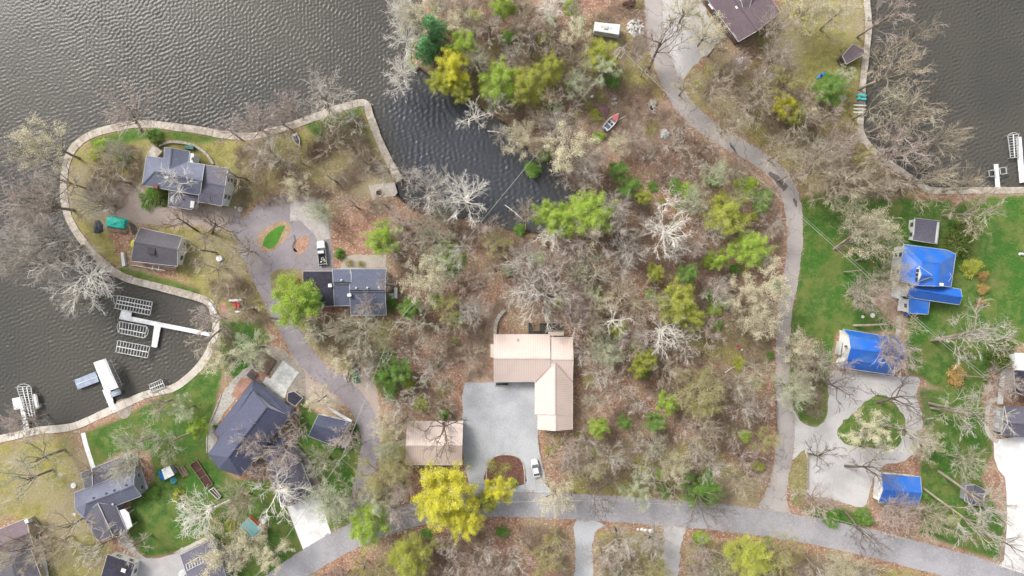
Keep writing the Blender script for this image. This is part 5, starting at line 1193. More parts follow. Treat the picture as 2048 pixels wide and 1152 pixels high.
def cloth(name, label, pts, z, m_, seed, hz=.9):
    rg = random.Random(seed); W = [P(x, y) for x, y in pts]; c = sum(W, Vector()) / len(W); mb = MB(); n = len(W); rings = []
    for k, f in enumerate((1.0, .86, .6, .3)):
        rings.append([c + (q - c) * f * rg.uniform(.92, 1.06) + Vector((0, 0, z + hz * (1 - f) ** .6 * rg.uniform(.7, 1.1) if k else .02)) for q in W])
    ar = sum(W[i].x * W[(i + 1) % n].y - W[(i + 1) % n].x * W[i].y for i in range(n))
    if ar < 0: rings = [r_[::-1] for r_ in rings]
    b0 = mb.add([q for r_ in rings for q in r_] + [c + Vector((0, 0, z + hz))], [])
    for k in range(3):
        for i in range(n): mb.f.append((b0 + k * n + i, b0 + k * n + (i + 1) % n, b0 + (k + 1) * n + (i + 1) % n, b0 + (k + 1) * n + i))
    for i in range(n): mb.f.append((b0 + 3 * n + i, b0 + 3 * n + (i + 1) % n, b0 + 4 * n))
    mb.f.append(tuple(b0 + i for i in range(n - 1, -1, -1)))
    return one(name, label, 'tarp', mb, m_)
cloth('tarp', "maroon tarp draped over a pile beside the motorboat", [(1185, 212), (1196, 208), (1210, 210), (1221, 216), (1217, 228), (1212, 240), (1206, 232), (1196, 222)], 0, mat('maroon_tarp', A(140, 100, 108), A(110, 70, 80), big=.8, rough=.6), 11)
cloth('tarp', "dark grey tarp heap next to the teal-covered lumber pile", [(190, 440), (198, 440), (206, 450), (207, 464), (198, 468), (188, 466), (187, 452)], 0, mat('dark_tarp', A(84, 86, 94), A(64, 66, 74), big=1.2, rough=.5), 12)
cloth('tarp', "teal tarp spread over the pale lumber pile on the point", [(213, 434), (226, 432), (242, 436), (256, 440), (255, 450), (253, 459), (236, 457), (224, 454), (214, 453)], .7, mat('teal_tarp', A(40, 196, 170, 1.2), A(34, 168, 148, 1.2), A(90, 214, 196), big=1.5, fine=4, amt=.3, rough=.5), 13, .35)
lp = MB()
for k in range(8): lp.bar(P(214 + (k % 3), 447 + k * 1.9, .15 + .1 * (k % 4)), P(256 - (k % 2) * 3, 455 + k * 1.7, .15 + .1 * (k % 3)), .22, .12)
one('lumber_pile', "pale lumber pile sticking out from under the teal tarp", 'lumber pile', lp, MT['wood'])
lp = MB()
for k in range(5): lp.bar(P(258 + k * 2, 444 + k, .3), P(266 + k, 470 - k * 2, .3 + .1 * k), .2, .1)
one('lumber_pile', "small dark board stack at the corner between the teal tarp and the grey-roofed house", 'lumber pile', lp, MT['darkwood'])
# table with red loungers
def lounger(label, px, py):
    p = P(px, py); t_ = thing('lounger', label, 'lounger', tuple(p), 'red loungers by the west lane'); rm_ = paint('cushion_red', 214, 84, 84)
    lb(MB().box((0, -.2, .4), (.65, 1.2, .1), 0, .04), 'cushion', rm_, t_); lb(MB().box((0, .62, .6), (.65, .6, .1), 0, .04, rx=.6), 'backrest', rm_, t_)
    for x in (-.28, .28):
        for y in (-.7, .3): lb(MB().box((x, y, .18), (.06, .06, .36)), 'leg', MT['white'], t_)
lounger("red cushioned lounger nearer the lake patio by the west lane", 470.5, 610); lounger("red cushioned lounger farther from the lake patio, by the west lane", 477.5, 611)
def bench(label, a, b_, m_, w_=.5, z=.45, group=None):
    A_, B_ = P(*a), P(*b_); c = (A_ + B_) / 2; d = B_ - A_; t_ = thing('bench', label, 'bench', (c.x, c.y, 0), group); t_.rotation_euler = (0, 0, math.atan2(d.y, d.x)); L = d.length
    lb(MB().box((0, 0, z), (L, w_, .07), 0, .02), 'seat', m_, t_)
    for x in (-L / 2 + .15, L / 2 - .15): lb(MB().box((x, 0, z / 2 - .02), (.08, w_ * .8, z - .04)), 'leg', m_, t_)
bench("long white bench behind the two red loungers", (459, 601), (484, 600), MT['white']); bench("short white bench in front of the two red loungers", (471, 624), (481, 622), MT['white'])
bench("white bench on the seawall next to the reddish patio", (421, 605), (433, 627), MT['white'], .8, .5)
g = MB()
for k in range(2): g.bar(P(492 - k * 0, 669, .9), P(443, 735, .9), .07); break
for k in range(6): q = P(492 - 49 * k / 5, 669 + 66 * k / 5); g.bar((q.x, q.y, 0), (q.x, q.y, .9), .06)
one('handrail', "straight white handrail down the grassy bank to the lake", 'handrail', g, MT['trim'])
g = MB(); cv = crom([(511, 657), (508, 676), (498, 692), (486, 709), (470, 730), (455, 752)], 8)
for a, b_ in zip(cv, cv[1:]): g.bar(P(a[0], a[1], .9), P(b_[0], b_[1], .9), .07)
for a in cv[::2]: q = P(a[0], a[1]); g.bar((q.x, q.y, 0), (q.x, q.y, .9), .06)
one('handrail', "curving white handrail beside the straight one on the grassy bank", 'handrail', g, MT['trim'])
one('boardwalk', "short weathered boardwalk joining the two white handrails", 'boardwalk', slab(MB(), [(469, 700), (474, 697), (500, 719), (495, 724)], .05, .2), MT['wood'])
one('landing', "dark brown timber deck on the bank above the brick terrace", 'deck', slab(MB(), [(512, 703), (528, 704), (552, 722), (534, 750), (510, 738), (502, 726)], .25, .4), mat('brown_deck', A(120, 96, 84), A(98, 78, 68), A(150, 124, 108), big=.7, fine=3, amt=.4))
# hot tub
t_ = bld('hot_tub', "dark square hot tub with a wooden surround on the brick terrace", 'hot tub', (505, 749))
p = P(505, 749); MB().box((p.x, p.y, .4), (1.9, 1.9, .8), .85, .05).build('surround', MT['redwood'], t_); MB().box((p.x, p.y, .84), (1.6, 1.6, .1), .85, .04).build('cover', MT['darkmetal'], t_)
# septic covers etc
def disc(label, px, py, r_, h_=.12, nm='well_cover'):
    p = P(px, py); one(nm, label, 'well cover', MB().cyl((p.x, p.y, 0), r_, h_, 20).cyl((p.x, p.y, h_), r_ * .25, .05, 10), MT['concwhite'], 'round white well covers')
disc("round white well cover by the asphalt court and the grey hip-roofed house", 480.5, 418.5, .62); disc("tiny white cap beside the well cover near the asphalt court", 471, 415, .3, .2, 'utility_cover')
disc("round white well cover on the lawn above the blue gambrel barn", 1745, 631, .55); disc("smaller round white well cap nearest the side lane on the barn's lawn", 1725.5, 633.5, .36)
disc("large round white well cover at the corner of the pale grey-roofed house", 148, 970.5, .65, .3); disc("small white utility lid below the pale grey-roofed house", 149, 1029, .4)
disc("tall white drum beside the bare trees above the west lane junction", 441, 517, .7, .9, 'drum')
# garden plot
t_ = bld('raised_bed', "row of dark soil garden beds framed in pale boards beside the tiny shed", 'garden bed', (408, 955))
c4 = [(380, 930), (394, 920), (426, 968), (413, 976)]
slab(MB(), c4, .02, .25).build('soil', MT['soil'], t_)
fr = MB()
for i in range(4): fr.bar(P(*c4[i], .3), P(*c4[(i + 1) % 4], .3), .14, .35)
for f in (.33, .6): 
    a = [c4[0][k] + (c4[3][k] - c4[0][k]) * f for k in (0, 1)]; b_ = [c4[1][k] + (c4[2][k] - c4[1][k]) * f for k in (0, 1)]; fr.bar(P(*a, .3), P(*b_, .3), .14, .3)
fr.build('board', MT['wood'], t_)
t_ = bld('cold_frame', "white-framed cold frame at the lower end of the garden beds", 'cold frame', (430, 986))
fr = MB(); c4 = [(418, 981), (428, 975), (442, 992), (436, 998)]
for i in range(4): fr.bar(P(*c4[i], .4), P(*c4[(i + 1) % 4], .4), .12, .5)
fr.bar(P(423, 978, .6), P(439, 995, .6), .1); fr.build('frame', MT['white'], t_); slab(MB(), c4, .05, .35).build('bed', MT['soil'], t_)
# wooden platform at the east shore
t_ = bld('platform', "pale wooden frame platform on the seawall beside the turquoise pedal boat", 'platform', (1714, 217))
fr = MB(); c4 = [(1699, 205), (1728, 204), (1727, 231), (1700, 230)]
for i in range(4): fr.bar(P(*c4[i], .5), P(*c4[(i + 1) % 4], .5), .18)
fr.build('frame', MT['wood'], t_)
for y in (210, 217.5, 224): MB().bar(P(1707, y, .55), P(1732, y + 1, .55), .2, .1).build('slat', MT['dockwhite'], t_)
one('paving_slab', "tilted pale square slab between the round green bush and the pedal boat", 'slab', slab(MB(), [(1677, 194), (1689, 186), (1695, 197), (1683, 205)], .2, .35), MT['conc'])
one('mossy_heap', "pale tumbled rubbish heap below the large brown-roofed house", 'rubbish heap', MB().ball(P(1479, 123) + Vector((0, 0, .25)), .7, (1, 1.1, .5), 71, .3).ball(P(1484, 118) + Vector((0, 0, .2)), .5, (1, .8, .6), 72, .3).ball(P(1475, 118) + Vector((0, 0, .2)), .4, (1, .8, .6), 73, .3), MT['concwhite'])
# pink-red camp chair
t_ = bld('camp_chair', "pinkish-red folding chair alone in the woods near the side lane", 'camp chair', (1476, 694))
pr = paint('chair_pink', 222, 100, 104); p = t_.location
MB().box((p.x, p.y, .45), (.75, .7, .06), .4, .02).build('seat', pr, t_); MB().box((p.x - .2, p.y + .42, .8), (.75, .08, .75), .4, .02, rx=-.3).build('backrest', pr, t_)
for a in (-.33, .33):
    MB().bar((p.x + a, p.y - .3, 0), (p.x + a * .8, p.y + .35, .62), .05).build('leg', MT['darkmetal'], t_); MB().bar((p.x + a, p.y + .35, 0), (p.x + a * .8, p.y - .35, .62), .05).build('leg', MT['darkmetal'], t_)
    MB().box((p.x + a * 1.25, p.y, .65), (.08, .6, .05), .4).build('armrest', pr, t_)
p = P(1483, 699); one('bucket', "white bucket standing beside the pinkish-red folding chair", 'bucket', MB().cyl((p.x, p.y, 0), .2, .4, 12, .26), MT['white'])
p = P(1184, 194); one('crate', "small pale crate in the woods above the maroon tarp", 'crate', MB().box((p.x, p.y, .25), (.7, .6, .5), .5, .04), MT['trim'])
# fire pit and shrubs ring
t_ = bld('fire_pit', "round stone fire pit sunk in the small lakeside patio", 'fire pit', (759, 385))
fb = MB()
for k in range(14): a = 2 * math.pi * k / 14; p = P(759, 386); fb.ball((p.x + .95 * math.cos(a), p.y + .8 * math.sin(a), .15), .26, (1, 1, .7), 80 + k, .2, 6, 4)
fb.build('ring', MT['stone'], t_); p = P(759, 386); MB().cyl((p.x, p.y, .06), .85, .06, 14).build('ash', MT['soil'], t_)
t_ = bld('patio_set', "green patio table and two chairs on the porch ring of the grey hip-roofed house", 'patio set', (381, 297)) if False else None
one('patio_cover', "dark green covered grill beside the ring-shaped garden wall", 'grill', MB().box((P(382, 296.5).x, P(382, 296.5).y, .5), (2.3, 1.0, 1.0), -.12, .15), paint('cover_green', 24, 104, 88))
p = P(2047, 508); one('statue', "white garden ornament on the green lawn at the photo's edge", 'garden ornament', MB().tube([(p.x - .8, p.y, 0), (p.x - .8, p.y, .3), (p.x - .8, p.y, .7), (p.x - .8, p.y, 1.0)], [.4, .2, .3, .12], 10).ball((p.x - .2, p.y - .1, .3), .3, (1, 1, 1), 5, .1), MT['white'])
# fences
def fence(label, a, b_, n, z=1.1, m_=None, rails=2):
    A_, B_ = P(*a), P(*b_); c = (A_ + B_) / 2; t_ = thing('fence', label, 'fence', (c.x, c.y, 0)); m_ = m_ or MT['wood']
    for k in range(n + 1):
        q = A_.lerp(B_, k / n); MB().bar((q.x, q.y, -.2), (q.x, q.y, z), .14).build('post', m_, t_)
    for r_ in range(rails):
        MB().bar(A_ + Vector((0, 0, z * (.45 + .45 * r_))), B_ + Vector((0, 0, z * (.45 + .45 * r_))), .09, .12).build('rail', m_, t_)
fence("post and rail fence between the leafy woods and the side lane", (1546, 756), (1552, 866), 12)
fence("low timber retaining fence along the parking side of the leafy island", (1614, 908), (1612, 975), 5, .7, MT['pole'], 3)
# ------------------------------------------------------------------ poles and wires
TOPS = {}
def pole(key, base, top, label, arm=True, r_=.15, lamp=False, ad=None):
    bx_, by_ = base; rb = math.hypot(bx_ - 1024, by_ - 576); rt = math.hypot(top[0] - 1024, top[1] - 576)
    z = H * (1 - rb / rt); p = P(bx_, by_); q = P(top[0], top[1], z); t_ = thing('utility_pole', label, 'utility pole', (p.x, p.y, 0), 'utility poles')
    MB().tube([(p.x, p.y, -.3), (q.x, q.y, z)], [r_ * 1.25, r_ * .8], 8).build('pole', MT['pole'], t_)
    if arm:
        a = ad or 0.6; d = Vector((math.cos(a), math.sin(a), 0)); ca_ = MB().bar(q + Vector((0, 0, -.5)) - d * 1.1, q + Vector((0, 0, -.5)) + d * 1.1, .12).build('crossarm', MT['pole'], t_)
        for s in (-1, 0, 1): m0 = q + d * s * .95; MB().tube([m0 + Vector((0, 0, -.44)), m0 + Vector((0, 0, -.2))], [.07, .05], 8).build('insulator', MT['white'], ca_)
    TOPS[key] = q; return t_, q
_, q = pole('A', (1230, 128), (1243, 99), "utility pole with metal crossarm frame between the camper and the side lane", ad=.9)
pf = MB(); c_ = q + Vector((0, 0, -1.2))
for k in range(9): a, b_ = .9 + math.pi * k / 9 - 1.57, .9 + math.pi * (k + 1) / 9 - 1.57; pf.bar(c_ + Vector((math.cos(a) * .9, math.sin(a) * .9, 0)), c_ + Vector((math.cos(b_) * .9, math.sin(b_) * .9, 0)), .08)
d = Vector((math.cos(.9), math.sin(.9), 0)); nn = Vector((-d.y, d.x, 0))
for s in (-1, 1): pf.bar(c_ + nn * .9 * s, c_ + nn * .9 * s - d * 1.3, .08)
pf.bar(c_ - nn * .9 - d * 1.3, c_ + nn * .9 - d * 1.3, .08); pf.bar(c_ - nn * .9, c_ + nn * .9, .08); pf.bar(c_ - d * 1.8, c_ + d * 2.2, .08)
pf.build('platform', MT['galv'], _)
pole('B', (1688, 544), (1722, 540.5), "pale utility pole on the lawn between the side lane and the blue-roofed house", False)
pole('C', (1917, 751), (1968, 755), "tall pale utility pole rising from an orange-leaved shrub", False)
pole('D', (798, 651), (784, 658), "utility pole in the woods right of the dark gable-roofed house", True, ad=.2)
pole('E', (703, 897), (683, 917), "utility pole on the green lawn by the covered boat", True, ad=.75)
pole('F', (554, 1108), (529, 1137), "utility pole beside the teal-roofed shed's lawn", False)
pole('G', (797, 1003), (793, 1018), "short utility pole at the bend of the main road", False)
pole('H', (1139, 976), (1146, 1001), "utility pole at the verge by the courtyard exit", False)
pole('I', (1608, 1014), (1632, 1029), "pale utility pole on the verge by the leafy island", False)
pole('J', (1805, 1061), (1842, 1088), "pale utility pole on the verge near the brush below the blue garage", False)
def wire(label, pts, sag=.6, off=0.0, r_=.035):
    mb = MB()
    for a, b_ in zip(pts, pts[1:]):
        d = (b_ - a); nn = Vector((-d.y, d.x, 0)).normalized() * off; n = 14
        mb.tube([a + nn + d * (k / n) - Vector((0, 0, sag * 4 * (k / n) * (1 - k / n))) for k in range(n + 1)], r_, 4)
    one('power_line', label, 'power line', mb, MT['wire'], 'overhead wires')
T = TOPS
wire("thick overhead wire from the framed pole past the lane to the blue house's lawn pole", [T['A'], T['B']], 1.2, 0, .06); wire("thin overhead wire beside the thick one along the side lane", [T['A'], T['B']], 1.6, .55, .03)
wire("thick overhead wire from the blue house's lawn pole to the orange shrub pole", [T['B'], T['C']], 1.0, 0, .06); wire("thin overhead wire crossing above the trees between blue house and barn", [T['B'], T['C']], 1.3, .6)
for k, o in enumerate((-.5, .3)): wire(["overhead service wire from the orange shrub pole, nearer the round-leaved bush", "overhead service wire from the orange shrub pole, nearer the white footpath"][k], [T['C'], P(2060, 700 + 16 * k, 5)], .4, o)
wire("overhead wire from the framed pole across the inlet to the woods pole", [T['A'], T['D']], 2.0, 0, .045); wire("overhead wire from the woods pole over the west lane to the boat lawn pole", [T['D'], T['E']], .8, 0, .045)
wire("overhead wire from the boat lawn pole over the white pad", [T['E'], T['F']], .7, 0, .05); wire("overhead wire leaving the teal shed's pole across the bottom edge", [T['F'], P(430, 1220, 8)], .5, 0, .05)
wire("overhead wire from the boat lawn pole to the short road pole", [T['E'], T['G']], .6); wire("overhead wire over the yellow tree from the short road pole to the courtyard verge pole", [T['G'], T['H']], 1.0)
wire("long overhead wire following the main road to the leafy island pole", [T['H'], T['I']], 1.4, 0, .045); wire("second long overhead wire above the main road beside the first", [T['H'], T['I']], 1.7, .6, .03)
wire("overhead wire along the verge below the blue garage", [T['I'], T['J']], .8, 0, .045)
# ------------------------------------------------------------------ trees
def rvec(rg): 
    while True:
        v = Vector((rg.uniform(-1, 1), rg.uniform(-1, 1), rg.uniform(-1, 1)))
        if .05 < v.length < 1: return v.normalized()
def branch(rg, p, d, L, segs, wob, up=.0):
    pts = [p.copy()]; d = d.normalized()
    for k in range(segs):
        d = (d + rvec(rg) * wob + Vector((0, 0, up))).normalized(); pts.append(pts[-1] + d * (L / segs))
    return pts
def at_(pts, t):
    f = t * (len(pts) - 1); i = min(int(f), len(pts) - 2); return pts[i].lerp(pts[i + 1], f - i), (pts[i + 1] - pts[i]).normalized()
def skeleton(seed, style):
    """canonical tree: 18 m high, crown radius 6 m. Returns trunk/limb tubes, branch/twig tubes, twig polylines"""
    rg = random.Random(seed); h, Rr = 18.0, 6.0; heavy = []; light = []; fine = []
    fork = {'spread': .3, 'tall': .42, 'dense': .22, 'oak': .34, 'sparse': .36}[style] * h
    nl = {'spread': 14, 'tall': 9, 'dense': 17, 'oak': 11, 'sparse': 8}[style]
    bend = Vector((rg.uniform(-.5, .5), rg.uniform(-.5, .5), 0)); tr = [Vector((0, 0, -.4)), Vector((bend.x * .3, bend.y * .3, fork * .5)), Vector((bend.x, bend.y, fork)), Vector((bend.x * 1.4, bend.y * 1.4, fork * 1.5))]
    heavy.append((tr, [.34, .27, .22, .15], 7)); limbs = []
    for k in range(nl):
        a = 2 * math.pi * (k + rg.uniform(-.35, .35)) / nl; u = rg.uniform(.6, 1.0) if k % 3 else rg.uniform(.12, .5)
        z0 = fork * rg.uniform(.75, 1.45); s = at_(tr, min(.99, (z0 / (fork * 1.5))))[0]
        e = Vector((math.cos(a) * Rr * u, math.sin(a) * Rr * u, h * (1 - .38 * u * u) * rg.uniform(.86, 1)))
        if style == 'spread': e.z *= .86
        m1 = s.lerp(e, .4) + Vector((math.cos(a), math.sin(a), 0)) * Rr * rg.uniform(.02, .14) + rvec(rg) * .4; m2 = s.lerp(e, .72) + rvec(rg) * .6
        pts = [s, s.lerp(m1, .5) + rvec(rg) * .15, m1, m1.lerp(m2, .5) + rvec(rg) * .25, m2, m2.lerp(e, .5) + rvec(rg) * .25, e]
        r0 = rg.uniform(.085, .14); heavy.append((pts, [r0 * (1 - .78 * i / 6) for i in range(7)], 5)); limbs.append((pts, r0))
    nb = {'spread': 8, 'tall': 7, 'dense': 8, 'oak': 8, 'sparse': 6}[style]; ns = {'spread': 6, 'tall': 6, 'dense': 6, 'oak': 6, 'sparse': 5}[style]
    for pts, r0 in limbs:
        Ll = sum((b_ - a).length for a, b_ in zip(pts, pts[1:]))
        for j in range(nb):
            t = .2 + .78 * (j + rg.random()) / nb; q, d = at_(pts, t); dd = (d * 1.0 + rvec(rg) * .75 + Vector((q.x, q.y, 0)) * .04).normalized()
            bl = Ll * rg.uniform(.22, .38) * (1.15 - .5 * t); bp = branch(rg, q, dd, bl, 4, .13, .0); rb = max(.036, r0 * .5 * (1 - .55 * t))
            light.append((bp, [rb, rb * .85, rb * .65, rb * .46, rb * .3], 4))
            for m_ in range(ns):
                t2 = .15 + .85 * (m_ + rg.random()) / ns; q2, d2 = at_(bp, min(t2, .99)); d3 = (d2 * 1.0 + rvec(rg) * .75).normalized()
                tl = bl * rg.uniform(.32, .6); tp = branch(rg, q2, d3, tl, 3, .14, .0); light.append((tp, [.03, .025, .019, .012], 3)); fine.append(tp)
                for w_ in range(2):
                    q3, d4 = at_(tp, rg.uniform(.1, .95)); fp = branch(rg, q3, (d4 + rvec(rg) * .75), tl * rg.uniform(.4, .75), 2, .15); light.append((fp, [.017, .013, .008], 3)); fine.append(fp)
    return heavy, light, fine
def mesh_tubes(name, tubes, material):
    mb = MB()
    for pts, rad, n in tubes: mb.tube(pts, rad, n, False)
    me = bpy.data.meshes.new(name); v = np.array(mb.v, np.float32); f = np.array(mb.f, np.int32); fastmesh(me, v, f); me.materials.append(material); return me
def leaves_mesh(name, cen, size, rs, material, flat=.35):
    """many small leaf-clump quads about the given centres"""
    n = len(cen); nrm = rs.normal(size=(n, 3)); nrm[:, 2] = np.abs(nrm[:, 2]) + flat; nrm /= np.linalg.norm(nrm, axis=1)[:, None]
    t_ = rs.normal(size=(n, 3)); u = np.cross(nrm, t_); u /= np.linalg.norm(u, axis=1)[:, None] + 1e-9; v = np.cross(nrm, u)
    s = (size * rs.uniform(.55, 1.35, n))[:, None]; k = rs.uniform(.5, .95, n)[:, None]
    V = np.stack([cen - u * s, cen - v * s * k, cen + u * s, cen + v * s * k], 1).reshape(-1, 3); F = np.arange(4 * n).reshape(n, 4)
    me = bpy.data.meshes.new(name); fastmesh(me, V, F); me.materials.append(material); return me
PROTO = []
for i_, (sd_, st_) in enumerate([(11, 'spread'), (12, 'spread'), (13, 'dense'), (14, 'dense'), (15, 'oak'), (16, 'oak'), (17, 'tall'), (18, 'tall'), (19, 'spread'), (20, 'dense'), (21, 'sparse'), (22, 'sparse')]):
    hv, lt, fn = skeleton(sd_, st_); rs = np.random.RandomState(sd_)
    P_ = dict(style=st_, trunk=mesh_tubes('trunk', hv, BARK['grey']), crown=mesh_tubes('crown', lt, BARK['grey']))
    tips = np.array([tuple(p) for t_ in fn for p in t_], np.float32); P_['tips'] = tips
    c = tips[rs.randint(0, len(tips), 3600)] + rs.normal(size=(3600, 3)) * .16; P_['bud'] = leaves_mesh('foliage', c, .07, rs, LEAF['cream'])
    c = tips[rs.randint(0, len(tips), 7000)] + rs.normal(size=(7000, 3)) * .25; P_['mid'] = leaves_mesh('foliage', c, .085, rs, LEAF['cream'])
    if i_ in (2, 3, 4, 9):
        cc = tips[rs.randint(0, len(tips), 620)]; cc = cc[(620 * rs.rand(34000) ** 1.15).astype(int)] + rs.normal(size=(34000, 3)) * .4
        P_['full'] = leaves_mesh('foliage', cc, .1, rs, LEAF['yellow'])
    PROTO.append(P_)
LEAFY = [i for i, p in enumerate(PROTO) if 'full' in p]
# bushes: canonical radius 1 m, height 1 m
BUSH = []
for sd_ in (31, 32, 33):
    rg = random.Random(sd_); rs = np.random.RandomState(sd_); st = []
    for k in range(14):
        a = rg.uniform(0, 6.28); u = rg.uniform(.2, 1); st.append(([Vector((0, 0, -.05)), Vector((math.cos(a) * .3 * u, math.sin(a) * .3 * u, .45)), Vector((math.cos(a) * .85 * u, math.sin(a) * .85 * u, .95 - .4 * u * u))], [.03, .022, .01], 4))
    cl = rs.normal(size=(46, 3)); cl /= np.linalg.norm(cl, axis=1)[:, None]; cl[:, 2] = np.abs(cl[:, 2]); cl *= rs.uniform(.45, .95, 46)[:, None] * (1 + .25 * np.sin(3 * np.arctan2(cl[:, 1], cl[:, 0]) + sd_))[:, None]
    c = cl[rs.randint(0, 46, 3000)] + rs.normal(size=(3000, 3)) * .13; c[:, 2] = np.abs(c[:, 2])
    c2 = cl[rs.randint(0, 46, 1000)] + rs.normal(size=(1000, 3)) * .2; c2[:, 2] = np.abs(c2[:, 2])
    BUSH.append(dict(stems=mesh_tubes('stem', st, BARK['tan']), leaf=leaves_mesh('foliage', c, .05, rs, LEAF['green']), thin=leaves_mesh('foliage', c2, .045, rs, LEAF['green'])))
# evergreens
EVER = []
for sd_ in (41, 42):
    rg = random.Random(sd_); rs = np.random.RandomState(sd_); br = []; cen = []
    tk = [([Vector((0, 0, -.4)), Vector((.1, 0, 6)), Vector((0, .1, 13.5))], [.28, .18, .05], 7)]
    for k in range(110):
        z = 2 + 11.2 * (k / 110) ** .9; a = k * 2.4 + rg.uniform(-.3, .3); L = 3.9 * (1 - ((z - 2) / 12) ** 1.3) * rg.uniform(.75, 1.1) + .3
        p0 = Vector((0, 0, z)); p1 = p0 + Vector((math.cos(a) * L * .6, math.sin(a) * L * .6, .25)); p2 = p0 + Vector((math.cos(a) * L, math.sin(a) * L, .15 - .1 * L)); br.append(([p0, p1, p2], [.05, .035, .012], 4))
        for m_ in range(int(18 * L) + 8):
            t = rg.uniform(.15, 1); q, _d2 = at_([p0, p1, p2], min(t, .99)); cen.append((q.x + rg.gauss(0, .28), q.y + rg.gauss(0, .28), q.z + rg.gauss(0, .13)))
    EVER.append(dict(trunk=mesh_tubes('trunk', tk, BARK['dark']), crown=mesh_tubes('crown', br, BARK['dark']), leaf=leaves_mesh('foliage', np.array(cen, np.float32), .19, rs, LEAF['ever'], .6)))
LOOK = {
 'bw': 'bare white-barked tree', 'bg': 'bare pale grey tree', 'bt': 'bare tan-twigged tree', 'bp': 'bare pinkish-grey tree', 'bd': 'bare dark-limbed tree', 'bn': 'bare greenish-grey tree',
 'cr': 'cream-budded tree', 'pa': 'tree in pale green bud', 'ye': 'bright yellow leafy tree', 'li': 'lime-green leafy tree', 'yg': 'yellow-green leafy tree', 'gr': 'green leafy tree', 'ol': 'thin olive-leaved tree', 'ev': 'dark evergreen tree',
 'Bg': 'green bush', 'Bl': 'lime-green bush', 'By': 'yellow-green bush', 'Bo': 'thin olive bush', 'Bp': 'pale budding bush', 'Be': 'dark evergreen shrub', 'Ba': 'orange-leaved shrub'}
KIND = {  # bark, leaf, density
 'bw': ('white', None, None), 'bg': ('grey', None, None), 'bt': ('tan', None, None), 'bp': ('pink', None, None), 'bd': ('dark', None, None), 'bn': ('green', None, None),
 'cr': ('tan', 'cream', 'mid'), 'pa': ('green', 'pale', 'mid'), 'ye': ('tan', 'yellow', 'full'), 'li': ('tan', 'lime', 'full'), 'yg': ('tan', 'ygreen', 'full'), 'gr': ('tan', 'green', 'full'), 'ol': ('tan', 'olive', 'mid')}
BKIND = {'Bg': ('green', 'leaf'), 'Bl': ('lime', 'leaf'), 'By': ('ygreen', 'leaf'), 'Bo': ('olive', 'thin'), 'Bp': ('pale', 'leaf'), 'Be': ('yew', 'leaf'), 'Ba': ('orange', 'leaf')}
GROUP = {'b': 'bare trees', 'c': 'cream-budded trees', 'p': 'pale green budding trees', 'y': 'yellow leafy trees', 'l': 'lime-green trees', 'g': 'green leafy trees', 'o': 'olive-leaved trees', 'e': 'dark evergreens', 'B': 'bushes'}
TREES = []   # (object, look, px, py)
def part_of(root, name, me, material):
    o = bpy.data.objects.new(name, me); COL.objects.link(o); o.parent = root
    if material is not None and me.materials[0] is not material:
        o.material_slots[0].link = 'OBJECT'; o.material_slots[0].material = material
    return o
trg = random.Random(77)
def tree(cx, cy, rpx, kind, h=None, proto=None, base=None, lean=None, k=None):
    if kind[0] == 'B':
        q = P(cx, cy); r_ = rpx * S; t_ = thing('bush', None, 'bush', (q.x, q.y, 0), 'bushes'); pr = BUSH[trg.randrange(3)]
        lf, dn = BKIND[kind]; hh = (h or r_ * 1.15)
        t_.scale = (r_, r_, hh); t_.rotation_euler = (0, 0, trg.uniform(0, 6.28))
        part_of(t_, 'stem', pr['stems'], None); part_of(t_, 'foliage', pr[dn], LEAF[lf])
        t_.name = 'evergreen_shrub' if kind == 'Be' else 'bush'
        TREES.append((t_, kind, cx, cy)); return t_
    h = h or min(24, max(9, rpx * .34 + 5.5)) * trg.uniform(.92, 1.1)
    if base: bx_, by_ = base
    else: f = (H - .72 * h) / H; bx_, by_ = 1024 + (cx - 1024) * f, 576 + (cy - 576) * f
    q = P(bx_, by_); r_ = rpx * S * (H - .72 * h) / H
    t_ = thing('tree', None, 'tree', (q.x, q.y, 0), GROUP[kind[0]])
    top = P(cx, cy, .72 * h); off = Vector((top.x - q.x, top.y - q.y)); ang = math.atan2(off.length, .72 * h); rz = trg.uniform(0, 6.28)
    if off.length > .3:
        ax = Vector((-off.y, off.x, 0)).normalized(); m_ = Matrix.Rotation(min(ang, .5), 3, ax) @ Matrix.Rotation(rz, 3, 'Z'); t_.rotation_euler = m_.to_euler()
    else: t_.rotation_euler = (trg.uniform(-.04, .04), trg.uniform(-.04, .04), rz)
    if kind == 'ev':
        pr = EVER[trg.randrange(2)]; t_.name = 'evergreen_tree'; t_.scale = (r_ / 3.8, r_ / 3.8, h / 13.5)
        part_of(t_, 'trunk', pr['trunk'], None); part_of(t_, 'crown', pr['crown'], None); part_of(t_, 'foliage', pr['leaf'], None); TREES.append((t_, kind, cx, cy)); return t_
    bk, lf, dn = KIND[kind]
    pi = proto if (proto is not None and not (dn == 'full' and proto > 9)) else (trg.choice(LEAFY) if dn == 'full' else (10 + trg.randrange(2) if kind == 'bd' else trg.randrange(10)))
    if kind == 'bd': pi = 10 + (pi % 2)
    pr = PROTO[pi]; t_.scale = (r_ / 6.0, r_ / 6.0, h / 18.0); t_.name = 'bare_tree' if kind[0] == 'b' else ('leafy_tree' if dn == 'full' else 'budding_tree')
    part_of(t_, 'trunk', pr['trunk'], BARK[bk if bk in ('white', 'dark') else 'stem']); part_of(t_, 'crown', pr['crown'], BARK[bk])
    if lf: part_of(t_, 'foliage', pr[dn], LEAF[lf])
    TREES.append((t_, kind, cx, cy)); return t_
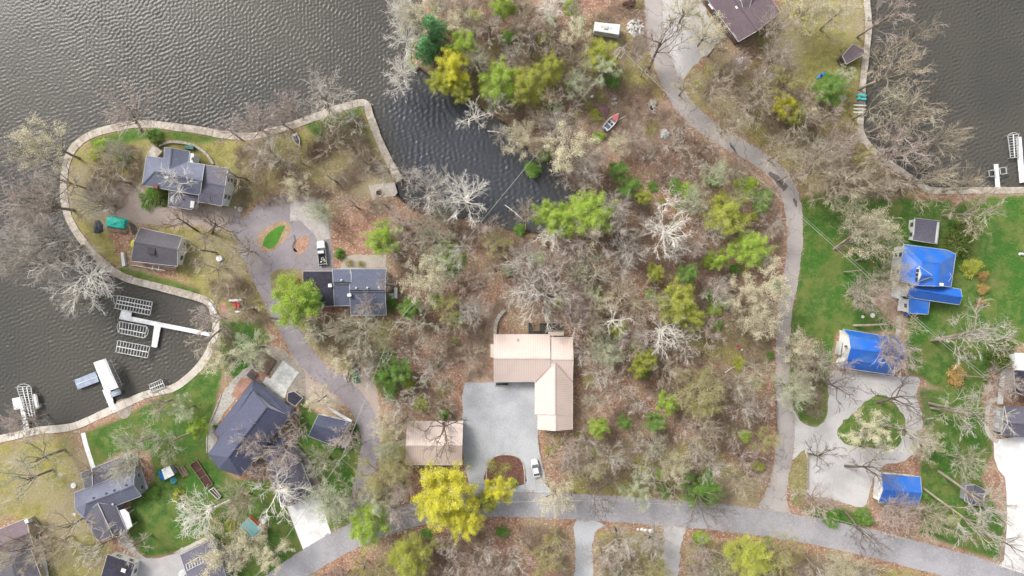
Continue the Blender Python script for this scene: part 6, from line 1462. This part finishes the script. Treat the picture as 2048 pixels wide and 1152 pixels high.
# the trees one can pick out, by crown centre in the photograph
for a in [
 # lake point
 (262, 222, 66, 'bp', 17, None, (284, 262)), (75, 292, 58, 'cr', 20), (48, 402, 74, 'bp', 23), (105, 362, 48, 'bg', 20), (60, 475, 66, 'bg', 22), (112, 520, 82, 'bg', 20, None, (166, 492)), (168, 565, 72, 'bw', 18, None, (197, 534)),
 (208, 352, 60, 'bt', 15, 10), (175, 400, 42, 'bg', 15), (535, 298, 54, 'bg', 16, 6, (579, 346)), (462, 345, 40, 'bt', 12, 11), (502, 245, 48, 'bp', 15), (452, 262, 36, 'bp', 13), (556, 240, 40, 'bp', 14), (652, 186, 64, 'bg', 16, 0, (656, 218)), (704, 232, 48, 'bg', 15, 10), (595, 320, 36, 'bp', 13, 10),
 (432, 445, 64, 'bd', 15, 4, (424, 466)), (345, 435, 44, 'bd', 12, 5, (395, 462)), (392, 500, 44, 'bt', 14, 11), (446, 548, 60, 'bt', 15, 11, (440, 528)), (482, 500, 42, 'bt', 12), (418, 640, 50, 'bp', 13, None, (452, 636)), (400, 690, 44, 'bt', 13, None, (445, 656)), (480, 620, 40, 'bt', 12), (500, 700, 44, 'pa', 12), (440, 715, 44, 'cr', 12), (225, 300, 34, 'bn', 11), (140, 600, 40, 'bg', 14),
 (25, 300, 44, 'bg', 20), (20, 520, 50, 'bg', 22), (350, 365, 42, 'bw', 14, 6), (575, 210, 36, 'bp', 15),
 # inlet
 (862, 372, 62, 'bg', 16, 0, (862, 408)), (925, 388, 58, 'bw', 15, 1, (935, 420)), (815, 350, 40, 'bg', 14), (800, 132, 36, 'bw', 15), (795, 165, 30, 'bw', 13), (806, 62, 42, 'bw', 16), (838, 22, 46, 'cr', 17), (800, 15, 34, 'bw', 16), (950, 228, 38, 'bw', 11), (1140, 302, 62, 'cr', 15), (1042, 275, 42, 'cr', 14), (1055, 420, 34, 'bt', 12, None, (1052, 458)), (1000, 265, 24, 'bg', 8),
 (865, 48, 32, 'ev', 13), (852, 88, 28, 'ev', 12), (905, 128, 34, 'ye', 12), (928, 88, 28, 'li', 11), (880, 158, 28, 'yg', 9), (925, 180, 24, 'yg', 8), (900, 165, 22, 'ye', 8), (1000, 160, 38, 'li', 12), (1052, 165, 36, 'yg', 12), (1100, 140, 30, 'yg', 11), (1178, 428, 48, 'li', 13), (1120, 440, 34, 'li', 11), (1105, 470, 38, 'bw', 12, 0), (1095, 425, 26, 'li', 10),
 (1005, 10, 24, 'li', 12), (1200, 112, 34, 'yg', 9), (1205, 140, 34, 'pa', 11), (1155, 165, 30, 'pa', 10),
 # woods
 (1340, 462, 58, 'bw', 14, 0), (1332, 664, 52, 'bw', 15, 1), (1082, 572, 84, 'bg', 18, 8, (1086, 576)), (1182, 545, 52, 'bn', 14, 8), (1215, 702, 38, 'pa', 10, 9), (1255, 600, 58, 'bt', 15), (1150, 640, 56, 'bp', 15, 8, (1150, 650)), (1190, 470, 50, 'bp', 14),
 (1456, 432, 42, 'yg', 13), (1500, 497, 38, 'li', 12), (1440, 516, 20, 'li', 9), (1378, 548, 20, 'gr', 10), (1362, 605, 40, 'yg', 13), (1386, 634, 26, 'yg', 12), (1290, 715, 24, 'yg', 9), (1278, 735, 18, 'yg', 8), (1398, 780, 54, 'ol', 13), (1412, 812, 34, 'ol', 12), (1337, 806, 22, 'li', 9), (1198, 857, 20, 'li', 9), (1250, 845, 14, 'gr', 7), (1312, 842, 20, 'gr', 9), (1290, 392, 16, 'yg', 9), (1310, 545, 18, 'yg', 8), (1240, 338, 20, 'gr', 8), (1262, 375, 22, 'gr', 8),
 (765, 478, 34, 'li', 11), (588, 604, 50, 'li', 13, 2, (600, 600)), (622, 606, 26, 'gr', 11), (638, 422, 30, 'pa', 9), (852, 555, 54, 'cr', 14), (880, 530, 40, 'pa', 13), (820, 618, 22, 'gr', 9), (890, 610, 36, 'ol', 11), (800, 745, 26, 'gr', 9), (770, 752, 24, 'gr', 9), (770, 565, 24, 'bp', 12), (730, 610, 30, 'bp', 13), (795, 445, 44, 'bp', 13),
 (636, 800, 34, 'cr', 10), (680, 725, 30, 'cr', 10), (720, 665, 56, 'bn', 15), (640, 660, 50, 'bn', 14), (600, 645, 36, 'bn', 12), (840, 650, 50, 'bn', 14), (755, 960, 50, 'ol', 12), (790, 940, 36, 'ol', 11),
 (894, 984, 54, 'ye', 16, 3), (925, 1040, 38, 'ye', 14, 2), (880, 1010, 44, 'ye', 15, 9), (998, 985, 28, 'ye', 9, 4), (975, 1005, 22, 'yg', 9), (735, 1050, 42, 'li', 12, 9), (815, 1122, 42, 'yg', 12), (770, 1140, 30, 'ol', 11), (720, 1145, 30, 'ol', 10), (1500, 1118, 44, 'yg', 13), (1560, 1110, 50, 'ol', 13), (1395, 985, 34, 'gr', 7), (1420, 985, 26, 'gr', 7), (1030, 1130, 46, 'bg', 13), (1100, 1120, 40, 'ol', 12), (1240, 1085, 50, 'bg', 14), (1270, 1140, 46, 'bt', 13), (1310, 1090, 38, 'bg', 13),
 (880, 872, 66, 'bd', 15, 5, (886, 838)), (800, 850, 50, 'bt', 14), (1212, 1005, 58, 'bd', 17, 6, (1158, 938)), (1420, 1030, 62, 'bd', 18, 7, (1385, 955)), (1115, 1000, 44, 'cr', 13), (790, 1030, 44, 'bp', 14), (1140, 940, 34, 'bt', 12),
 # right bank and lake
 (1800, 132, 66, 'bt', 24), (1788, 20, 56, 'bp', 22), (1845, 60, 40, 'bt', 22), (1832, 225, 72, 'bt', 25), (1815, 300, 72, 'bp', 25), (1865, 355, 54, 'bt', 22), (1780, 200, 50, 'bn', 23), (1890, 280, 44, 'bt', 23), (1940, 370, 42, 'bt', 14),
 (1705, 365, 66, 'bt', 18), (1640, 335, 62, 'bt', 18), (1575, 300, 54, 'bt', 16), (1808, 398, 58, 'cr', 17, None, (1668, 498)), (1748, 430, 54, 'bn', 17, 6, (1668, 498)), (1830, 450, 40, 'bn', 14, 7, (1712, 521)), (1570, 212, 22, 'ye', 9), (1595, 225, 22, 'yg', 8), (1660, 172, 32, 'gr', 7), (1692, 150, 26, 'pa', 7), (1615, 230, 44, 'bt', 14), (1520, 190, 46, 'bt', 15), (1440, 170, 46, 'bt', 15), (1470, 245, 44, 'bt', 15), (1380, 165, 40, 'bt', 14), (1345, 55, 64, 'bd', 17, 6, (1294, 143)), (1420, 60, 44, 'cr', 14), (1440, 85, 36, 'bd', 13), (1620, 10, 46, 'cr', 15), (1680, 25, 44, 'cr', 14), (1560, 40, 40, 'bp', 15), (1380, 10, 44, 'cr', 14), (1960, 420, 70, 'bt', 18, 6, (1886, 432)),
 (1990, 660, 76, 'bg', 21, 10, (1870, 679)), (1935, 675, 60, 'bg', 18, 7, (1862, 681)), (1820, 650, 56, 'bt', 16, 6, (1708, 651)), (1800, 705, 50, 'bp', 15), (1790, 560, 44, 'bt', 14), (1740, 590, 44, 'bp', 13),
 (1542, 575, 56, 'cr', 15), (1490, 580, 44, 'cr', 14), (1530, 640, 46, 'cr', 14), (1600, 700, 40, 'cr', 11), (1605, 735, 36, 'bt', 12), (1690, 735, 40, 'bp', 12), (1690, 775, 54, 'bd', 15, 6, (1640, 760)), (1740, 860, 50, 'cr', 13, None, (1720, 860)), (1820, 800, 66, 'bd', 17, 7, (1754, 804)), (1985, 832, 66, 'bg', 20, 6, (1862, 816)), (1925, 825, 56, 'bn', 17), (1830, 868, 56, 'bg', 16, 7, (1762, 848)), (1740, 900, 48, 'bg', 14, 7, (1714, 880)), (1650, 905, 46, 'bd', 13, 5, (1616, 908)), (1770, 945, 54, 'bd', 17, 7, (1690, 932)), (1860, 890, 40, 'cr', 11),
 (2010, 1030, 64, 'bg', 21, 6, (1878, 943)), (1985, 1085, 56, 'bg', 21, 7, (1846, 976)), (1745, 1080, 56, 'bd', 16, 6, (1692, 1025)), (1640, 1010, 50, 'bp', 12), (1800, 1030, 48, 'bp', 12), (1870, 1040, 44, 'bt', 11), (2020, 770, 40, 'bp', 12), (2040, 1100, 50, 'bg', 18), (1950, 930, 44, 'bn', 14),
 # bottom left yards
 (262, 892, 54, 'bn', 13, 0), (300, 905, 52, 'bn', 15, 6, (398, 858)), (362, 820, 32, 'pa', 9), (395, 856, 20, 'li', 7), (332, 1050, 62, 'bw', 15, 0, (458, 1002)), (310, 810, 40, 'bt', 11), (560, 905, 56, 'bp', 14, 5, (585, 880)), (575, 975, 60, 'bw', 14, 4, (560, 985)), (530, 945, 44, 'bp', 13), (660, 1010, 48, 'pa', 12), (700, 1000, 44, 'bn', 12), (690, 880, 40, 'bp', 12), (640, 930, 44, 'bn', 11), (540, 1110, 40, 'cr', 11), (440, 1110, 56, 'cr', 13), (490, 1095, 46, 'cr', 12), (70, 920, 66, 'bn', 14, 6), (40, 965, 58, 'bn', 15, 7), (190, 1095, 60, 'bg', 15, 6), (120, 1060, 54, 'bt', 15, 7), (240, 935, 40, 'bn', 12, 2), (20, 1110, 50, 'bt', 14), (170, 950, 30, 'bn', 9), (470, 1010, 46, 'bt', 13, None, (500, 985)), (500, 880, 40, 'bp', 12), (260, 1100, 40, 'bg', 13), (35, 845, 40, 'bp', 13), (590, 860, 36, 'bp', 12), (90, 1100, 40, 'bt', 13),
]: tree(*a)
# bushes one can pick out
for a in [(1910, 492, 32, 'Be', 3.2), (1925, 462, 26, 'Be', 2.6), (1937, 535, 22, 'By', 2), (1963, 552, 12, 'Ba', 1.6), (1962, 578, 12, 'Ba', 1.6), (1958, 605, 10, 'Ba', 1.4), (1995, 712, 26, 'Be', 3.4), (2005, 690, 22, 'Be', 3), (1985, 728, 16, 'Be', 2.4), (2023, 762, 10, 'By', 1.2), (1913, 752, 22, 'Ba', 2), (1727, 1030, 18, 'Bg', 1.8), (1906, 1037, 13, 'Bl', 1.6), (1885, 955, 12, 'Bg', 1.3), (1660, 1035, 20, 'Bg', 1.5), (310, 272, 16, 'Bg', 2), (318, 285, 14, 'Be', 1.8), (300, 395, 24, 'Bg', 1.6), (325, 398, 18, 'Be', 1.4), (250, 315, 18, 'Be', 1.6), (431, 854, 6, 'Bg', .9), (360, 990, 14, 'By', 1.6), (680, 508, 12, 'Bg', 1.6), (700, 525, 10, 'Bo', 1.1), (722, 528, 9, 'Bo', 1.1), (1300, 590, 14, 'Bl', 1.4), (1235, 660, 20, 'By', 1.7), (900, 510, 30, 'Bl', 1.6), (780, 600, 16, 'Bg', 1.3), (820, 770, 14, 'By', 1.4), (850, 765, 10, 'Bo', 1.2), (785, 780, 18, 'Bg', 1.6),
          (1190, 232, 14, 'By', 1.5), (1178, 210, 12, 'Bo', 1.3), (1196, 276, 14, 'Bl', 1.4), (1225, 162, 18, 'Bg', 1.5), (1200, 196, 14, 'Bo', 1.3), (1040, 460, 14, 'Bg', 1.4), (1025, 200, 12, 'Bl', 1.4), (1015, 75, 16, 'Bg', 1.5), (1085, 75, 14, 'By', 1.4), (1415, 590, 14, 'Bg', 1.3), (1375, 380, 20, 'Bl', 1.5), (1520, 400, 26, 'Bg', 1.7), (1490, 375, 26, 'Bl', 1.7), (1350, 375, 18, 'Bg', 1.5), (1305, 375, 12, 'Bg', 1.3), (1165, 540, 10, 'By', 1.1), (1185, 905, 16, 'Bo', 1.4), (1240, 915, 12, 'Bo', 1.3), (1100, 898, 14, 'Bo', 1.2), (1195, 948, 12, 'By', 1.2), (1215, 975, 12, 'Bo', 1.2), (1280, 925, 18, 'Bo', 1.4), (1350, 930, 22, 'By', 1.4), (1290, 935, 14, 'By', 1.4), (855, 1065, 14, 'Bg', 1.4), (1005, 1065, 14, 'Bg', 1.4), (1400, 1075, 18, 'Bl', 1.5), (1530, 1085, 14, 'Bg', 1.4), (1110, 1075, 20, 'Bo', 1.5), (985, 930, 14, 'Bo', 1.1), (1000, 955, 16, 'Bo', 1.2), (1025, 965, 12, 'By', 1.1), (1010, 935, 12, 'Bo', 1.0), (205, 290, 14, 'Bl', 1.2), (190, 310, 12, 'By', 1.0), (1090, 310, 14, 'Bg', 1.3), (1065, 340, 18, 'Bg', 1.5), (1470, 540, 14, 'Bg', 1.4), (1345, 620, 20, 'By', 1.5), (1270, 690, 14, 'Bl', 1.3), (1180, 760, 16, 'Bo', 1.3), (1350, 560, 12, 'Bo', 1.2), (1160, 870, 12, 'Bo', 1.2), (1840, 990, 14, 'Bg', 1.2), (1760, 490, 10, 'Bg', 1), (1805, 470, 14, 'Bg', 1.4), (500, 1065, 12, 'Bo', 1), (465, 1050, 16, 'By', 1.2), (430, 1040, 18, 'Bo', 1.3), (310, 985, 14, 'Bg', 1.3)]: tree(*a)
# the rest of the woods
WOODS = [
 ([(825, 0), (1290, 0), (1292, 125), (1330, 200), (1380, 248), (1545, 352), (1566, 400), (1572, 480), (1552, 640), (1542, 760), (1542, 965), (1515, 1003), (1125, 975), (1100, 955), (1092, 880), (1158, 872), (1160, 650), (1130, 636), (1050, 636), (1015, 615), (985, 640), (975, 700), (975, 752), (920, 765), (915, 830), (800, 832), (765, 780), (790, 640), (800, 520), (690, 400), (800, 400), (960, 450), (1050, 470), (1110, 480), (1160, 400), (1090, 310), (960, 205), (870, 150)], 48, 126),
 ([(640, 1152), (740, 1105), (870, 1068), (1000, 1052), (1135, 1055), (1145, 1180), (640, 1180)], 44, 14),
 ([(1205, 1075), (1320, 1070), (1322, 1160), (1205, 1160)], 46, 3), ([(1385, 1085), (1530, 1090), (1700, 1125), (1790, 1160), (1385, 1160)], 46, 9),
 ([(755, 860), (805, 850), (800, 1000), (740, 1020)], 40, 5), ([(610, 640), (770, 645), (745, 750), (700, 735), (640, 700)], 46, 4),
 ([(1390, 170), (1480, 110), (1560, 100), (1712, 270), (1840, 372), (1790, 398), (1630, 395), (1570, 330), (1420, 245)], 50, 14),
 ([(1592, 660), (1650, 680), (1640, 840), (1592, 820)], 46, 2), ([(560, 300), (700, 250), (780, 350), (640, 390), (560, 370)], 54, 5)]
KEEP = [[(962, 600), (1060, 600), (1060, 668), (962, 668)], [(1180, 30), (1250, 30), (1250, 80), (1180, 80)], [(1185, 205), (1240, 205), (1240, 262), (1185, 262)], [(1250, 190), (1340, 190), (1340, 245), (1250, 245)], [(1455, 680), (1500, 680), (1500, 710), (1455, 710)], [(1255, 40), (1290, 40), (1290, 75), (1255, 75)]]
WL_MIX = ['bp'] * 8 + ['bg'] * 8 + ['bt'] * 6 + ['bn'] * 3 + ['cr'] * 2 + ['pa'] * 2 + ['ol'] * 1 + ['bw'] * 1
frg = random.Random(5)
def blocked(x, y, m_=10):
    for fp in FOOT + KEEP:
        if inpoly(fp, x, y): return True
        if segdist(fp, np.array([float(x)]), np.array([float(y)]))[0][0] < m_: return True
    for rd in (MAIN, LANE, WLANE):
        if segdist([r_[:2] for r_ in rd], np.array([float(x)]), np.array([float(y)]), False)[0][0] < rd[5][2] / 2 + 4: return True
    return False
occupied = [(c[2], c[3], 30) for c in TREES if c[1][0] != 'B']
for poly, sp_, cap_ in WOODS:
    xs = [p[0] for p in poly]; ys = [p[1] for p in poly]; n_ = 0
    for _ in range(6000):
        if n_ >= cap_: break
        x, y = frg.uniform(min(xs), max(xs)), frg.uniform(min(ys), max(ys))
        if not inpoly(poly, x, y): continue
        if any((x - ox) ** 2 + (y - oy) ** 2 < (sp_ * frg.uniform(.72, 1.0)) ** 2 for ox, oy, _r in occupied): continue
        f = .91; bx_, by_ = 1024 + (x - 1024) * f, 576 + (y - 576) * f
        if blocked(bx_, by_) or blocked(x, y, 16): continue
        r_ = frg.uniform(27, 44); tree(x, y, r_, frg.choice(WL_MIX), h=frg.uniform(9, 16), proto=(frg.choice([10, 11]) if frg.random() < .32 else None)); occupied.append((x, y, r_)); n_ += 1
nb_ = 0
poly = WOODS[0][0]
for _ in range(4000):
    if nb_ >= 64: break
    x, y = frg.uniform(830, 1570), frg.uniform(5, 1000)
    if not inpoly(poly, x, y) or blocked(x, y, 12) or any((x - q[2]) ** 2 + (y - q[3]) ** 2 < 26 ** 2 for q in TREES if q[1][0] == 'B'): continue
    tree(x, y, frg.uniform(8, 19), frg.choice(['Bo', 'Bo', 'By', 'Bg', 'Bp', 'Bo', 'Bl']), frg.uniform(.9, 1.7)); nb_ += 1
# low undergrowth: dead stems and brush nobody could count
rs = np.random.RandomState(3)
pts = []
for poly, sp_, cap_ in WOODS + [([(600, 250), (720, 230), (780, 360), (640, 400), (480, 420), (470, 300)], 0, 0), ([(210, 300), (290, 280), (280, 370), (220, 440), (160, 400)], 0, 0), ([(420, 560), (520, 560), (540, 650), (460, 740), (430, 620)], 0, 0)]:
    pa = np.array(poly, float); ar = (pa[:, 0].max() - pa[:, 0].min()) * (pa[:, 1].max() - pa[:, 1].min()); n_ = int(ar / 26)
    X = rs.uniform(pa[:, 0].min(), pa[:, 0].max(), n_); Y = rs.uniform(pa[:, 1].min(), pa[:, 1].max(), n_); ok = inside(poly, X, Y)
    for fp in FOOT: ok &= ~inside(fp, X, Y)
    for rd in (MAIN, LANE, WLANE): ok &= segdist([r_[:2] for r_ in rd], X, Y, False)[0] > 24
    s_, _n = shore_sd(X, Y); ok &= s_ > .6
    pts.append(np.stack([X[ok], Y[ok]], 1))
pts = np.concatenate(pts)
cl = np.sin(pts[:, 0] * .05 + 1.3) * np.cos(pts[:, 1] * .061) + np.sin(pts[:, 0] * .021 - pts[:, 1] * .027); pts = pts[cl > -.5]
base = np.stack([(pts[:, 0] - 1024) * S, (576 - pts[:, 1]) * S, np.zeros(len(pts))], 1); reps = 13
b = np.repeat(base, reps, 0) + rs.normal(size=(len(base) * reps, 3)) * np.array([.35, .35, 0]); n_ = len(b)
d = rs.normal(size=(n_, 3)); d[:, 2] = np.abs(d[:, 2]) * .5 + .25; d /= np.linalg.norm(d, axis=1)[:, None]; L = rs.uniform(.5, 2.1, n_)[:, None]; b[:, 2] = -.02
e = b + d * L; sd_ = np.cross(d, rs.normal(size=(n_, 3))); sd_ /= np.linalg.norm(sd_, axis=1)[:, None]; wd_ = .02
V = np.stack([b - sd_ * wd_, b + sd_ * wd_, e + sd_ * wd_ * .4, e - sd_ * wd_ * .4], 1).reshape(-1, 3)
me = bpy.data.meshes.new('undergrowth'); fastmesh(me, V, np.arange(4 * n_).reshape(n_, 4)); me.materials.append(bark('brush_stems', A(196, 176, 156, 1.05), A(150, 128, 108)))
o = bpy.data.objects.new('undergrowth', me); COL.objects.link(o); tag(o, "dead brush and low stems on the woodland floor", 'undergrowth', kind='stuff')
# fallen leaves, thick in the woods and blown along the road edges
P2 = []
for poly, sp_, cap_ in WOODS:
    pa = np.array(poly, float); ar = (pa[:, 0].max() - pa[:, 0].min()) * (pa[:, 1].max() - pa[:, 1].min()); n_ = int(ar / 6)
    X = rs.uniform(pa[:, 0].min(), pa[:, 0].max(), n_); Y = rs.uniform(pa[:, 1].min(), pa[:, 1].max(), n_); ok = inside(poly, X, Y)
    s_, _n = shore_sd(X, Y); ok &= s_ > .8; P2.append(np.stack([X[ok], Y[ok]], 1))
for rd in (MAIN[3:], LANE, WLANE):
    q = np.array(crom(rd, 2.0)); d = np.gradient(q[:, :2], axis=0); d /= np.linalg.norm(d, axis=1)[:, None] + 1e-9; nn = np.stack([-d[:, 1], d[:, 0]], 1)
    for sgn in (-1, 1):
        for rep in range(6):
            off = q[:, 2] / 2 - rs.exponential(3.2, len(q)) + 3; e_ = q[:, :2] + nn * (sgn * off)[:, None] + rs.normal(size=(len(q), 2)) * 2.2
            P2.append(e_[np.sin(q[:, 0] * .11 + sgn * 2) * np.cos(q[:, 1] * .13 + q[:, 0] * .03) > rs.uniform(-.3, .7, len(q))])
pts = np.concatenate(P2)
for fp in FOOT: pts = pts[~inside(fp, pts[:, 0], pts[:, 1])]
n_ = len(pts); cen = np.stack([(pts[:, 0] - 1024) * S, (576 - pts[:, 1]) * S, rs.uniform(.045, .08, n_)], 1)
me = leaves_mesh('fallen_leaves', cen, .1, rs, None, 2.5); me.materials.clear()
m, nt, b = newmat('dead_leaves'); v = coord(nt, 'pos'); q_ = noise(nt, v, 1.4, 2); col = mix(nt, ramp(nt, q_, .4, .6), A(190, 156, 134), A(142, 104, 84)); col = mix(nt, ramp(nt, noise(nt, v, 2.9, 2), .55, .65), col, A(238, 216, 192)); nt.links.new(col, b.inputs['Base Color']); b.inputs['Roughness'].default_value = .9
me.materials.append(m); o = bpy.data.objects.new('fallen_leaves', me); COL.objects.link(o); tag(o, "dead leaves lying on the woodland floor and along the road edges", 'fallen leaves', kind='stuff')
# fallen branches one can pick out
for k, (a, b_, lab) in enumerate([((1450, 745), (1470, 733), "pale fallen branch in the open leaf litter below the camp chair"), ((1190, 767), (1200, 755), "short white fallen log near the pink-roofed house's east wall"), ((1219, 250), (1252, 232), "thin fallen pole between motorboat and ash heap"), ((975, 262), (1010, 268), "dead branch reaching over the rippled inlet"), ((1010, 410), (1046, 440), "bare fallen branch dipping into the head of the inlet")]):
    A_, B_ = P(*a, .15), P(*b_, .3); mb = MB().tube([A_, A_.lerp(B_, .5) + Vector((.1, .15, .05)), B_], [.11, .09, .05], 6)
    for j in range(5): q = A_.lerp(B_, .3 + .14 * j); mb.tube([q, q + Vector(((-1) ** j * .7, .5, .15))], [.04, .02], 4)
    one('fallen_branch', lab, 'branch', mb, BARK['white'])
# ------------------------------------------------------------------ a label for each tree: by its look, what stands nearest, and which way it lies from it
MARKS = [("pink-roofed house", 1070, 735), ("pink-roofed garage", 868, 886), ("courtyard planting bed", 1010, 940), ("white camper", 1215, 56), ("framed utility pole", 1236, 115), ("maroon tarp", 1203, 222), ("ash heap", 1305, 214), ("white stone heap", 1272, 56), ("brown-roofed house", 1480, 20), ("shore boathouse", 1705, 108), ("turquoise pedal boat", 1722, 196), ("far long dock", 2038, 320), ("flat-roofed outbuilding", 1852, 462), ("blue-roofed house", 1850, 560), ("blue gambrel barn", 1742, 705), ("lawn island", 1745, 845), ("blue-roofed garage", 1795, 980), ("grey garden shed", 1950, 990), ("white drive house", 2030, 845), ("leafy island", 1598, 955), ("pinkish folding chair", 1477, 694), ("roadside white boulders", 1290, 1059), ("post and rail fence", 1549, 810), ("small white rowboat", 592, 278), ("ring-walled house", 370, 355), ("teal tarp", 235, 447), ("dark-roofed house", 315, 497), ("T-shaped dock", 290, 640), ("covered boat lift", 212, 752), ("square-headed dock", 45, 815), ("lake fire pit", 758, 384), ("white pickup", 646, 505), ("flat-and-gable house", 690, 580), ("green tractor", 711, 745), ("red loungers", 473, 611), ("slate-blue house", 500, 860), ("covered boat", 695, 878), ("white pad", 618, 1045), ("teal-roofed shed", 503, 1055), ("tiny tarped shed", 335, 946), ("pale grey-roofed house", 215, 985), ("orange kayak", 91, 1085), ("rail-framed roof", 390, 1125), ("woods utility pole", 790, 655), ("evergreens by the inlet", 858, 68), ("inlet head", 1105, 400), ("stone-heap lane bend", 1368, 212), ("patched lane bend", 1555, 345), ("brown south drive", 1345, 1100), ("grey south drive", 1168, 1100), ("curved stacked wall", 995, 645), ("turnaround island", 545, 473), ("brick terrace", 500, 770), ("skylit dark garage", 238, 1130), ("white handrail", 465, 702), ("inlet mouth", 770, 210), ("dead branch over inlet", 990, 265), ("short road pole", 795, 1010)]
ORD = ['nearest', 'second nearest', 'third nearest', 'fourth nearest', 'fifth nearest', 'sixth nearest', 'seventh nearest', 'eighth nearest', 'ninth nearest', 'tenth nearest']
bins = {}
for o, kd, x, y in TREES:
    ds = sorted((math.hypot(x - mx, y - my), nm, mx, my) for nm, mx, my in MARKS); d0, nm, mx, my = ds[0]
    best = None
    for d1, n2, ax, ay in ds[1:9]:
        v1 = ((x - mx), (y - my)); v2 = ((ax - mx), (ay - my)); cs = (v1[0] * v2[0] + v1[1] * v2[1]) / (math.hypot(*v1) * math.hypot(*v2) + 1e-6)
        if best is None or cs > best[0]: best = (cs, n2)
    bins.setdefault((kd, nm, best[1]), []).append((d0, o))
for (kd, nm, n2), lst in bins.items():
    lst.sort(key=lambda q: q[0])
    for k, (d0, o) in enumerate(lst):
        which = '' if len(lst) == 1 else (ORD[min(k, 9)] + ' ')
        if len(lst) == 1: o['label'] = "%s by the %s, towards the %s" % (LOOK[kd], nm, n2)
        else: o['label'] = "%s, %s the %s towards the %s" % (LOOK[kd], ORD[min(k, 9)], nm, n2)
